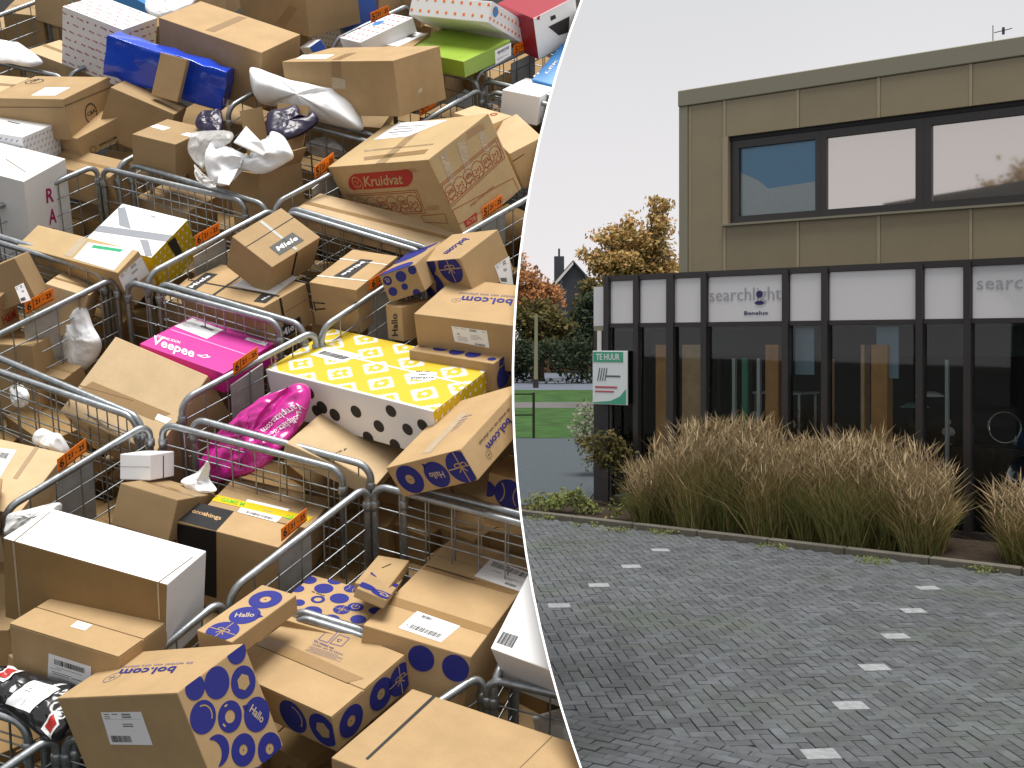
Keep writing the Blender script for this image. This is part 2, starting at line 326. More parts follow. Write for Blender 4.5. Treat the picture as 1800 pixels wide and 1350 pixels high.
# ground floor: plinth, posts, glass, pale fascia panels
fbox('plinth', -.02, SR, -.06, .06, -.1, .12, 'frame_dark', off)
fbox('top_rail', -.06, SR, -.08, .05, 3.50, 3.585, 'frame_dark', off); fbox('fascia_rail', -.06, SR, -.08, .055, 2.77, 2.83, 'frame_dark', off)
fbox('flat_roof', -.04, SR, -7, -.09, 3.42, 3.5, 'room_dark', off)
for i, s in enumerate(mull[:-1]):
    wq = .045 if i not in (2,) else .06
    fbox('mullion', s-wq, s+wq, -.09, .085, -.05, 3.56, 'frame_dark', off)
fas = []
for i in range(len(mull)-1):
    s0, s1 = mull[i]+.05, mull[i+1]-.05
    fas.append(fbox('fascia_panel', s0, s1, -.05, .02+.002*(i % 3), 2.832, 3.498, 'fascia', off, .004))
    fbox('glass_pane', s0, s1, -.012, -.002, .12, 2.768, 'glass', off)
# left end: slim return panel turning the corner
for nm, z0, z1, mt in (('return_panel', 2.80, 3.42, 'fascia'), ('return_post', -.05, 2.72, 'frame_dark'), ('return_rail', 2.72, 2.80, 'clad_edge')):
    bm = bmesh.new(); add_box(bm, (-.30, .02, z0), (-.06, .12, z1)); o = from_bm(nm, bm, mt, off)
fbox('corner_post', -.22, -.14, -.1, .0, 2.34, 2.72, 'whitetrim', off)
bm = bmesh.new(); add_box(bm, (-.30, .12, 2.72), (-.26, 6.8, 3.42)); from_bm('end_fascia', bm, 'frame_dark', off)
for k in range(6):
    y0 = .12+k*1.33
    bm = bmesh.new(); add_box(bm, (-.31, y0, 0), (-.25, y0+.07, 2.72)); from_bm('end_mullion', bm, 'frame_dark', off)
    if k < 5: bm = bmesh.new(); add_box(bm, (-.285, y0+.072, .05), (-.275, y0+1.328, 2.72)); from_bm('glass_pane', bm, 'glass', off)
# room behind the glass
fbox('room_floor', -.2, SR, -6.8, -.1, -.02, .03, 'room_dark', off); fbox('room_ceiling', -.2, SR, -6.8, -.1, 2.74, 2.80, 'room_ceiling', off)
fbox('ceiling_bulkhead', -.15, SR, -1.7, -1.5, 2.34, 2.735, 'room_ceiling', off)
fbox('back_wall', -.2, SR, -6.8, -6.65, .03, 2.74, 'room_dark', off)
for s, wd, mt, dp in ((.93, .20, 'timber', .05), (1.45, .33, 'timber_pale', .06), (2.74, .2, 'timber', .08), (4.31, .22, 'timber', .06), (4.08, .05, 'timber_pale', .06)):
    fbox('timber_post', s-wd/2, s+wd/2, -dp-.2, -dp, .03, 2.5, mt, off)
for s, wd, mt in ((2.02, .05, 'signwhite'), (2.2, .09, 'signgreen'), (2.42, .05, 'signwhite'), (3.5, .12, 'timber_pale'), (.40, .06, 'signwhite'), (5.12, .04, 'signwhite')): fbox('partition_post', s-wd/2, s+wd/2, -.36, -.3, .03, 2.3, mt, off)
for s, wd, z0 in ((3.22, .28, 2.08), (4.40, .30, 2.05)): fbox('pale_blue_panel', s-wd/2, s+wd/2, -.14, -.12, z0, 2.75, 'blue_panel', off)  # thin pale blue panels set just behind the glass
# upper storey
SB = 1.232; D0 = -.10
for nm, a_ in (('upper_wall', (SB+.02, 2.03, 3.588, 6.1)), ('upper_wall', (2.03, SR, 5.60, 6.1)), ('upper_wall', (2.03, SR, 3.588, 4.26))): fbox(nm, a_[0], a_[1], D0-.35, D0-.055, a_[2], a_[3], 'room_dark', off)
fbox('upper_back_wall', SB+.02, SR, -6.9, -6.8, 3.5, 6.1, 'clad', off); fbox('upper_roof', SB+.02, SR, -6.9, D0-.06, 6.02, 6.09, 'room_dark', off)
bm = bmesh.new(); add_box(bm, (SB, .16, 3.588), (SB+.02, 6.9, 6.1)); from_bm('upper_end_wall', bm, 'clad', off)
fbox('parapet_coping', SB-.03, SR, -6.95, D0+.03, 6.10, 6.345, 'clad_edge', off, .012)
fbox('corner_trim', SB-.02, SB+.13, D0-.06, D0+.012, 3.588, 6.098, 'clad_edge', off, .006)
upper = [SB+.136, 1.98, 3.13, 4.29, 5.49, 6.8, 8.1, 9.5, SR]
for row, (z0, z1) in enumerate(((5.56, 6.096), (3.588, 4.27))):
    for i in range(len(upper)-1):
        s0, s1 = upper[i]+(.022 if i else .0), upper[i+1]-.022
        if i == 0: continue
        fbox('cladding_panel', s0, s1, D0-.05, D0+.003*(i % 2), z0, z1, 'clad', off, .004)
fbox('cladding_panel', upper[0], 1.95, D0-.05, D0, 3.588, 6.096, 'clad', off, .004); 
for i, s in enumerate(upper[1:-1]):
    for z0, z1 in ((5.56, 6.096), (3.588, 4.27)): fbox('panel_seam', s-.021, s+.021, D0-.05, D0+.012, z0, z1, 'seam', off)
fbox('panel_seam', 1.40, 1.42, D0, D0+.008, 3.588, 6.09, 'seam', off)
fbox('window_reveal', 1.955, 2.04, D0-.25, D0+.02, 4.27, 5.56, 'seam', off)
fbox('window_sill', 1.95, SR, D0-.3, D0+.06, 4.245, 4.275, 'clad_edge', off)
fbox('window_head', 2.04, SR, D0-.24, D0-.04, 5.50, 5.558, 'black', off)
panes = [(2.18, 3.36), (3.52, 4.76), (4.97, 6.25), (6.45, 7.7), (7.9, 9.1), (9.3, 10.6)]
for i, (s0, s1) in enumerate(panes):
    bm = bmesh.new()
    l = 2.042 if i == 0 else (panes[i-1][1]+s0)/2+.001; r_ = (s1+panes[i+1][0])/2-.001 if i < len(panes)-1 else s1+.1
    z0, z1 = 4.276, 5.498
    for a_ in ((l, s0, z0, z1), (s1, r_, z0, z1), (s0, s1, z0, 4.385), (s0, s1, 5.385, z1)): add_box(bm, (a_[0], -(D0-.06), a_[2]), (a_[1], -(D0-.14), a_[3]))
    fr_ = from_bm('window', bm, 'frame_dark', off)
    fbox('pane', s0, s1, D0-.115, D0-.10, 4.385, 5.385, 'glass' if i == 0 else 'mirror_glass', fr_)
    if i == 0:
        fbox('mirrored_sky', s0, s1, D0-.128, D0-.122, 4.75, 5.385, 'mirrored_blue', fr_)  # blue sheet imitates the sky mirrored in this pane
        b2 = from_py('mirrored_building', [FM.inverted() @ FP(s, D0-.1195, z) for s, z in ((s0, 4.385), (s1, 4.385), (s1, 4.80), (2.62, 4.76), (2.45, 4.90), (s0, 5.03))], [(0, 1, 2, 3, 4, 5)], 'mirrored_white', fr_)  # flat white shape imitates a pale building mirrored in the pane
vs, fs = [], []
for s in (5.62, 6.05): tube(vs, fs, [(s, .6, 6.3), (s, .6, 6.68)], .006)
vs, fs = [], []
for s in (5.62, 6.05): vs, fs = [], []; tube(vs, fs, [(s, .6, 6.3), (s, .6, 6.68)], .006); from_py('roof_aerial', vs, fs, 'frame_dark', off)
vs, fs = [], []; tube(vs, fs, [(5.635, .6, 6.58), (5.86, .6, 6.60)], .006); from_py('aerial_arm', vs, fs, 'frame_dark', off)
vs, fs = [], []; tube(vs, fs, [(5.75, .6, 6.54), (5.75, .6, 6.63)], .018); from_py('aerial_box', vs, fs, 'frame_dark', off)
def letters(s, o, e, up, mat, parent, name):
    vs2, fs2, asp = TEXTS[s]; o, e, up = Vector(o), Vector(e), Vector(up)
    return from_py(name, [o+(e-o)*x+(up-o)*y for x, y in vs2], fs2, mat, parent)
def fac_text(s, s0, s1, z, h, mat, panel, name='lettering', d=.03):
    return letters(s, (s0, -d, z), (s1, -d, z), (s0, -d, z+h), mat, panel, name)
fac_text('searchlight', 1.80, 2.93, 3.14, .19, 'letters', fas[3]); fac_text('Benelux', 2.36, 2.74, 2.93, .055, 'navy', fas[3]); fac_text('searchlight', 5.60, 6.75, 3.20, .17, 'letters', fas[7])
for k, (cz, ry) in enumerate(((3.225, .052), (3.10, .03))):
    pts = [Vector((2.60+math.cos(a)*(.052 if k == 0 else .075), -.031, cz+math.sin(a)*ry)) for a in [2*math.pi*i/20 for i in range(20)]]
    from_py('logo_mark', pts, [tuple(range(20))], 'navy', fas[3])
# ---- to let sign at the corner
sg = obox('letting_sign', (-.24, -.20, 1.71), (.40, -.17, 2.545), 'signwhite', None, .004); sg.matrix_world = FM @ Matrix.Translation((.07, 0, -.14)); tag(sg, 'white to let board with green header standing at the glass corner', 'sign')
fs_ = lambda name, x0, x1, z0, z1, mat: obox(name, (x0, -.204, z0), (x1, -.2006, z1), mat, sg)
fs_('header_band', -.225, .33, 2.37, 2.53, 'signgreen'); fs_('logo_line', .02, .28, 2.14, 2.165, 'signgrey')
letters('TE HUUR', (-.17, -.2055, 2.405), (.27, -.2055, 2.405), (-.17, -.2055, 2.50), 'signwhite', sg, 'lettering')
for k in range(4): 
    x = -.15+k*.045; from_py('logo_stroke', [(x, -.2055, 2.08), (x+.018, -.2055, 2.08), (x+.058, -.2055, 2.28), (x+.04, -.2055, 2.28)], [(0, 1, 2, 3)], 'signgrey', sg)
fs_('phone_line', -.19, .22, 1.965, 1.995, 'signred'); fs_('phone_line', -.19, .16, 1.90, 1.925, 'signred')
from_py('corner_sweep', [(-.225, -.2055, 1.722), (.385, -.2055, 1.722), (.385, -.2055, 1.96), (.27, -.2055, 1.84), (.10, -.2055, 1.77), (-.225, -.2055, 1.74)], [(0, 1, 2, 3, 4, 5)], 'signgreen', sg)
vs, fs = [], []; tube(vs, fs, [(.08, -.155, -.02), (.08, -.155, 1.75)], .02); from_py('sign_post', vs, fs, 'frame_dark', sg)
# ---- things behind the glass
def lathe(name, prof, mat, parent=None, n=20, loc=(0, 0, 0)):
    vs = []; fs = []
    for r_, z in prof:
        for k in range(n): a = 2*math.pi*k/n; vs.append((loc[0]+r_*math.cos(a), loc[1]+r_*math.sin(a), loc[2]+z))
    for i in range(len(prof)-1):
        for k in range(n): fs.append((i*n+k, i*n+(k+1) % n, (i+1)*n+(k+1) % n, (i+1)*n+k))
    return from_py(name, vs, fs, mat, parent, True)
ct = fbox('window_counter', .7, 7.2, -.95, -.45, 1.10, 1.16, 'room_dark', None); ct.matrix_world = FM; tag(ct, 'dark counter running along behind the ground floor glass', 'counter')
for s in (.8, 2.9, 5.0, 7.1): o = fbox('counter_leg', s-.03, s+.03, -.75, -.65, .03, 1.10, 'room_dark', ct)
lampspots = [(1.13, 1.17), (2.22, 1.17), (2.78, 1.17), (3.42, 1.17), (4.03, 1.17), (5.05, 1.17)]
lab6 = ['small white lamp behind the glass beside the first pale timber post', 'small white lamp behind the glass left of the glass table', 'small white lamp behind the glass by the orange timber post', 'small white lamp behind the glass below the left pale blue panel', 'small white lamp behind the glass left of the tall orange post', 'small white lamp behind the glass right of the tall orange post']
lp = None
for i, (s, z) in enumerate(lampspots):
    if lp is None:
        lp = empty('counter_lamp'); lathe('lamp_shade', [(.0, .10), (.06, .11), (.085, .15), (.075, .20), (.03, .23), (0, .235)], 'lamp_white', lp); lathe('lamp_top', [(0, .24), (.02, .26), (.035, .29), (.02, .33), (0, .34)], 'lamp_white', lp); lathe('lamp_foot', [(.05, 0), (.05, .01), (.01, .02), (.01, .11)], 'chrome', lp); c = lp
    else:
        c = lp.copy(); COL.objects.link(c)
        for ch in lp.children: d = ch.copy(); COL.objects.link(d); d.parent = c
    c.location = FP(s, -.6, z); tag(c, lab6[i], 'lamp', 'small white lamps on the window counter')
for s, z, mt, lb in ((4.70, 1.80, 'lamp_white', 'white dish pendant lamp hanging beside the tall orange post'), (4.50, 1.64, 'lamp_teal', 'teal dish pendant lamp hanging lower beside the tall orange post')):
    c = empty('pendant_lamp', FP(s, -.9, z)); lathe('lamp_shade', [(.0, .06), (.10, .05), (.19, 0), (.19, -.012), (.0, -.02)], mt, c); vs, fs = [], []; tube(vs, fs, [(0, 0, .05), (0, 0, 2.73-z)], .004, 5); from_py('cord', vs, fs, 'black', c); tag(c, lb, 'lamp', 'dish pendant lamps')
tb = empty('glass_table', FP(2.25, -1.6, 0)); tb.rotation_euler.z = math.atan2(U.y, U.x); obox('table_top', (-.4, -.35, 1.74), (.4, .35, 1.77), 'signwhite', tb); 
for x in (-.36, .36):
    for y in (-.3, .3): obox('leg', (x-.02, y-.02, .03), (x+.02, y+.02, 1.74), 'chrome', tb)
tag(tb, 'tall white topped table standing behind the glass', 'table')
sf = empty('mirrored_car', FP(6.2, -1.3, 0)); sf.rotation_euler.z = math.atan2(U.y, U.x); tag(sf, 'dark blue rounded form imitating a car mirrored in the glass at the right edge', 'reflection')  # added blue form imitates a car mirrored in the glass
bm = bmesh.new(); bmesh.ops.create_uvsphere(bm, u_segments=28, v_segments=14, radius=1)
for v in bm.verts: v.co = Vector((v.co.x*.62, v.co.y*.4, .62+math.copysign(abs(v.co.z)**.8, v.co.z)*.5 if True else 0))
from_bm('mirrored_hood', bm, 'carblue', sf, True)
bm = bmesh.new(); bmesh.ops.create_uvsphere(bm, u_segments=24, v_segments=12, radius=1)
for v in bm.verts: v.co = Vector((v.co.x*.6, .32+v.co.y*.16, 1.15+v.co.z*.35))
from_bm('mirrored_cabin', bm, 'carblue', sf, True)
hp = empty('hoop_stand', FP(5.78, -.55, 0)); hp.rotation_euler.z = math.atan2(U.y, U.x); vs, fs = [], []
tube(vs, fs, [(.20*math.cos(a), 0, 1.43+.20*math.sin(a)) for a in [2*math.pi*i/28 for i in range(29)]], .012, 6, False); from_py('hoop', vs, fs, 'chrome', hp)
vs, fs = [], []; tube(vs, fs, [(0, 0, .03), (0, 0, 1.23)], .012, 6); from_py('stem', vs, fs, 'frame_dark', hp); lathe('foot', [(0, .06), (.14, .05), (.15, .03)], 'frame_dark', hp)
tag(hp, 'round metal hoop on a thin stand behind the glass at the right', 'stand')

# ---- plants and trees
def leaf_cloud(name, blobs, n, size, mat, parent, seed, flat=.0):
    r = random.Random(seed); vs = []; fs = []
    tot = sum(b[3]*b[4]*b[5] for b in blobs)
    for cx, cy, cz, rx, ry, rz in blobs:
        for _ in range(int(n*(rx*ry*rz)/tot)):
            while True:
                d = Vector((r.uniform(-1, 1), r.uniform(-1, 1), r.uniform(-1, 1)))
                if d.length < 1: break
            d = d*(.55+.45*r.random())/(max(d.length, .2))*max(d.length, .5)
            c = Vector((cx+d.x*rx, cy+d.y*ry, cz+d.z*rz))
            q = noise.noise(c*(1.3/max(rx, .3)))
            if q < -.12: continue
            a = Vector((r.gauss(0, 1), r.gauss(0, 1), r.gauss(0, 1))).normalized(); b = a.orthogonal().normalized(); s = size*r.uniform(.5, 1.4)
            b0 = len(vs); vs += [c-a*s, c+b*s*.6, c+a*s, c-b*s*.6]; fs.append((b0, b0+1, b0+2, b0+3))
    return from_py(name, vs, fs, mat, parent)
def tree(name, label, x, y, trunk_h, tr_r, blobs, n, size, mat, seed, group=None):
    t = empty(name, (x, y, 0)); tag(t, label, 'tree', group); r = random.Random(seed); vs, fs = [], []
    tube(vs, fs, [(0, 0, -.1), (r.uniform(-.1, .1), 0, trunk_h*.5), (r.uniform(-.2, .2), 0, trunk_h)], [tr_r, tr_r*.8, tr_r*.6])
    for b in blobs: tube(vs, fs, [(0, 0, trunk_h*.8), (b[0]*.5, b[1]*.5, (trunk_h+b[2])/2), (b[0], b[1], b[2])], [tr_r*.5, tr_r*.3, tr_r*.1], 6)
    from_py('trunk', vs, fs, 'bark', t); leaf_cloud('crown', blobs, n, size, mat, t, seed); return t
tree('autumn_tree', 'amber leaved autumn tree rising behind the low glass front', 4.95, 46, 4.5, .22, [(-.1, 0, 6.0, 1.9, 1.8, 1.2), (.6, 0, 7.3, 1.3, 1.2, .9), (-1.2, .2, 7.0, .9, .9, .5), (.9, 0, 8.15, .9, .8, .45), (-1.9, 0, 6.2, .6, .6, .4), (1.2, .3, 5.2, 1.6, 1.5, 1.2), (-.8, .3, 5.2, 1.3, 1.3, 1.0), (.1, .2, 6.6, 1.7, 1.4, 1.2), (-.9, .1, 5.9, 1.3, 1.2, .8), (.5, 0, 4.3, 2.0, 1.6, 1.0)], 26000, .095, 'leaf_amber', 11)
tree('autumn_tree', 'rust orange autumn tree beside the dark gabled house', 1.6, 82, 5, .3, [(-1.2, 0, 7.2, 2.6, 2, 1.3), (-2.5, 0, 8.6, 2.4, 2, 1.5), (.6, 0, 6.2, 2, 2, 1.1), (-.5, 0, 5.6, 3, 2, 1.5)], 7000, .17, 'leaf_rust', 12, 'trees beyond the road')
tree('autumn_tree', 'dull olive tree in front of the dark gabled house', 2.0, 78, 3.5, .25, [(-.4, 0, 4.4, 2.2, 1.6, 1.5), (.9, 0, 3.8, 1.8, 1.5, 1.4), (-.2, 0, 2.8, 2.5, 1.6, 1.5)], 6500, .16, 'leaf_olive', 13, 'trees beyond the road')
tree('autumn_tree', 'olive tree between the dark house and the amber tree', 6.3, 88, 3.5, .25, [(0, 0, 6.0, 1.9, 1.8, 2.2), (.5, 0, 4, 2.2, 1.8, 2.0), (-1.2, 0, 4.2, 1.6, 1.6, 1.8)], 6000, .17, 'leaf_olive', 15, 'trees beyond the road')
tree('evergreen_tree', 'dark evergreen tree across the road beside the glass corner', 5.4, 84, 2.5, .3, [(0, 0, 3.0, 2.2, 2, 2.4), (.5, 0, 5, 1.6, 1.5, 1.8), (2.2, 0, 3, 2, 2, 2.6)], 8000, .17, 'leaf_dark', 14, 'trees beyond the road')
tree('autumn_tree', 'amber tree behind the viewpoint, mirrored in the right upper window', -21.4, -6.6, 3.5, .25, [(0, 0, 8.6, 2.0, 2.0, 1.9), (.8, .5, 7, 1.8, 1.8, 1.6), (-1, -.4, 7.4, 1.6, 1.6, 1.6)], 5000, .13, 'leaf_amber', 16)
for i, (x, y, h) in enumerate(((-16, 84, 8), (-9, 90, 9), (-24, 86, 9), (14, 96, 8), (24, 94, 9))):
    tree('autumn_tree', ('rust tree by the road behind the far left cages', 'olive tree by the road behind the left cages', 'broad rust tree by the road at the far left', 'olive tree beyond the road behind the office', 'rust tree beyond the road behind the office')[i], x, y, 4, .3, [(0, 0, h*.75, 3.4, 2.5, 2.4), (1.5, 0, h*.55, 3, 2.5, 2), (-1.8, 0, h*.5, 3, 2.5, 2)], 3000, .26, 'leaf_olive' if i % 2 else 'leaf_rust', 30+i, 'trees beyond the road')
sb = leaf_cloud('shrubbery', [(-9+1.9*k, 73+(k % 3)*.8, 1.5, 1.7, 1.3, 1.7+.35*(k % 2)) for k in range(11)], 17000, .13, 'leaf_dark', None, 22); tag(sb, 'dense dark shrubbery growing before the gabled houses', 'shrubbery')
hd = leaf_cloud('hedge', [(-30+3.2*k, 102+(k % 2)*1.2, 1.9, 2.4, 1.6, 2.6) for k in range(26)], 34000, .17, 'leaf_dark', None, 21); tag(hd, 'long dark clipped hedge bordering the far side of the road', 'hedge')
# houses far behind
def house(x, y, w, d, eave, ridge, label, chim):
    h = empty('gabled_house', (x, y, 0)); tag(h, label, 'house', 'houses beyond the road')
    obox('wall', (-w/2, 0, 0), (w/2, d, eave), 'brickwall', h)
    # gable faces the road: ridge runs away from the viewer
    from_py('gable_wall', [(-w/2, 0, eave), (w/2, 0, eave), (0, 0, ridge), (-w/2, .3, eave), (w/2, .3, eave), (0, .3, ridge)], [(0, 1, 2), (3, 5, 4)], 'rooftile', h)
    for s in (-1, 1):
        ex = w/2+.4; ez = eave-.4*(ridge-eave)/(w/2)
        vs = [(s*ex, -.4, ez), (0, -.4, ridge), (0, d+.4, ridge), (s*ex, d+.4, ez)]; vs += [(a, b, c+.22) for a, b, c in vs]
        from_py('roof_slope', vs, [(0, 1, 2, 3), (7, 6, 5, 4), (0, 4, 5, 1), (1, 5, 6, 2), (2, 6, 7, 3), (3, 7, 4, 0)], 'rooftile', h)
    from_py('verge_trim', [(-w/2-.4, -.44, eave-.5), (-w/2-.05, -.44, eave-.5), (0, -.44, ridge-.25), (0, -.44, ridge+.1)], [(0, 1, 2, 3)], 'whitetrim', h)
    c = obox('chimney', (chim-.5, d*.4, ridge-1.6), (chim+.5, d*.4+.8, ridge+.9), 'rooftile', h); obox('chimney_pot', (chim-.1, d*.4+.3, ridge+.9), (chim+.1, d*.4+.5, ridge+1.7), 'rooftile', c)
    for q in (-1.3, 1.3):
        f = obox('window', (q-.6, -.05, 1.2), (q+.6, .06, 2.6), 'whitetrim', h); obox('pane', (q-.5, -.08, 1.3), (q+.5, -.052, 2.5), 'carblue', f)
house(6.0, 112, 10.0, 9, 5.0, 10.6, 'dark roofed gabled house with chimney beyond the road', -1.2)
house(3.2, 105, 4.6, 7, 3.6, 7.0, 'smaller gabled house with white verge in front of the taller roof', 1.5)
# shrubs and grasses
def blades(n, rx, ry, h, r, lean, wid, vs, fs):
    for _ in range(n):
        a = r.uniform(0, 6.283); q = math.sqrt(r.random()); bx, by = rx*q*math.cos(a), ry*q*math.sin(a)
        hh = h*r.uniform(.55, 1.0); la = r.uniform(0, 6.283); ln = hh*lean*r.random()
        dx, dy = math.cos(la)*ln+bx*.35, math.sin(la)*ln+by*.35; w = wid*r.uniform(.6, 1.3); wx, wy = -math.sin(la+1.2)*w, math.cos(la+1.2)*w
        b0 = len(vs)
        for t_, ww in ((0, 1), (.55, .8), (1, .1)):
            cx, cy, cz = bx+dx*t_*t_, by+dy*t_*t_, hh*t_*(1-.12*t_*lean)
            vs += [(cx-wx*ww, cy-wy*ww, cz), (cx+wx*ww, cy+wy*ww, cz)]
        fs += [(b0, b0+1, b0+3, b0+2), (b0+2, b0+3, b0+5, b0+4)]
def plumes(n, rx, ry, h, r, vs, fs):
    for _ in range(n):
        a = r.uniform(0, 6.283); q = math.sqrt(r.random()); bx, by = rx*q*math.cos(a)*1.15, ry*q*math.sin(a)*1.15
        z0 = h*(.95-.55*r.random()**1.6)*r.uniform(.85, 1.05); L_ = r.uniform(.10, .24); tx, ty = r.gauss(0, .10)+bx*.12, r.gauss(0, .10)
        w = r.uniform(.004, .009)
        for k in range(3):
            an = a+k*2.1; wx, wy = math.cos(an)*w, math.sin(an)*w; b0 = len(vs)
            for t_, ww in ((0, .3), (.35, 1), (1, .05)):
                vs += [(bx+tx*t_-wx*ww, by+ty*t_-wy*ww, z0+L_*t_), (bx+tx*t_+wx*ww, by+ty*t_+wy*ww, z0+L_*t_)]
            fs += [(b0, b0+1, b0+3, b0+2), (b0+2, b0+3, b0+5, b0+4)]
def grass_clump(s, n_, h, rx, label, seed, green=0):
    c = Vector((*KP(s, n_), .03)); g = empty('ornamental_grass', c); g.rotation_euler.z = math.atan2(U.y, U.x); tag(g, label, 'ornamental grass', 'tall dry feather grasses in the bed'); r = random.Random(seed)
    vs, fs = [], []; blades(1500-green*700, rx*.75, .42, h*.92, r, .55, .006, vs, fs); blades(60, rx*.9, .5, h*.8, r, 1.3, .005, vs, fs); from_py('leaf_blades', vs, fs, 'blade', g)
    vs, fs = [], []; blades(500+green*900, rx*.8, .5, h*(.55+.2*green), r, .7, .006, vs, fs); from_py('green_blades', vs, fs, 'blade_green', g)
    vs, fs = [], []; plumes(650, rx*.95, .5, h*1.06, r, vs, fs); from_py('seed_plumes', vs, fs, 'plume', g)
GL = 'clump of tall dry feather grass in the row before the glass front'
for i, (s, h, rx) in enumerate(((-2.0, .74, .32), (-1.70, 1.02, .42), (-1.25, 1.32, .48), (-.76, 1.36, .5), (-.2, 1.18, .48), (.32, 1.10, .48), (.85, 1.26, .52), (1.35, 1.14, .46), (1.74, .90, .34))):
    grass_clump(s, -.62-(i % 2)*.2, h, rx*.88, GL, 50+i, 1 if i in (0, 3, 5, 6) else 0)
grass_clump(2.95, -.75, .80, .42, 'lower feather grass clump at the right edge beyond the dark post', 70)
grass_clump(3.8, -.7, .9, .5, 'feather grass clump outside the right edge of the bed', 71)
sh = leaf_cloud('low_shrub', [(0, 0, .22, .55, .35, .24), (.7, -.45, .18, .5, .3, .2), (-.5, .25, .16, .4, .3, .2)], 2600, .03, 'shrub_green', None, 81); sh.location = (*KP(-3.2, -.45), 0); tag(sh, 'low yellow green shrub at the left end of the bed', 'shrub')
sh = leaf_cloud('climbing_shrub', [(0, 0, .9, .42, .22, .4), (.3, -.1, .55, .3, .2, .35), (-.35, .1, 1.05, .2, .15, .16)], 2000, .032, 'leaf_olive', None, 82); sh.location = FP(.28, .42, 0); tag(sh, 'loose dark green shrub climbing at the glass corner', 'shrub')
sh = leaf_cloud('flowering_shrub', [(0, 0, .9, .42, .5, .6), (.15, .2, .5, .35, .5, .5)], 1500, .04, 'shrub_pale', None, 83); sh.location = (1.45, 21.8, 0); tag(sh, 'pale flowering shrub behind the glass corner by the path', 'shrub')
wd = leaf_cloud('weeds', [(x_, y_, .03, .3, .25, .05) for x_, y_ in [KP(s, .15+.1*(k % 3)) for k, s in enumerate((-3.4, -2.6, -2.0, -1.4, .2, 1.5, 2.6, 3.4))]], 1500, .016, 'shrub_green', None, 84); wd['kind'] = 'stuff'; wd['label'] = 'low weeds creeping over the bricks along the kerb'
# fence and thin pole on the left
fn = empty('rail_fence', (.58, 30.49, 0)); tag(fn, 'thin dark green rail fence at the edge of the lawn', 'fence'); vs, fs = [], []; tube(vs, fs, [(0, 0, -.1), (0, 0, 1.22)], .035); from_py('post', vs, fs, 'leaf_dark', fn)
for k in range(1, 6): vs, fs = [], []; tube(vs, fs, [(-2.4*k, 0, -.1), (-2.4*k, 0, 1.22)], .035); from_py('post', vs, fs, 'leaf_dark', fn)
for z in (1.18, .62): vs, fs = [], []; tube(vs, fs, [(-12, 0, z), (0, 0, z)], .022); from_py('rail', vs, fs, 'leaf_dark', fn)
pl = empty('street_pole', (1.38, 66, 0)); tag(pl, 'thin pale pole standing by the road before the hedge', 'pole'); vs, fs = [], []; tube(vs, fs, [(0, 0, -.1), (.02, 0, 4.3)], [.12, .09]); from_py('shaft', vs, fs, 'polewood', pl); vs, fs = [], []; tube(vs, fs, [(0, 0, 0), (0, 0, .5)], .17); from_py('pole_base', vs, fs, 'frame_dark', pl)
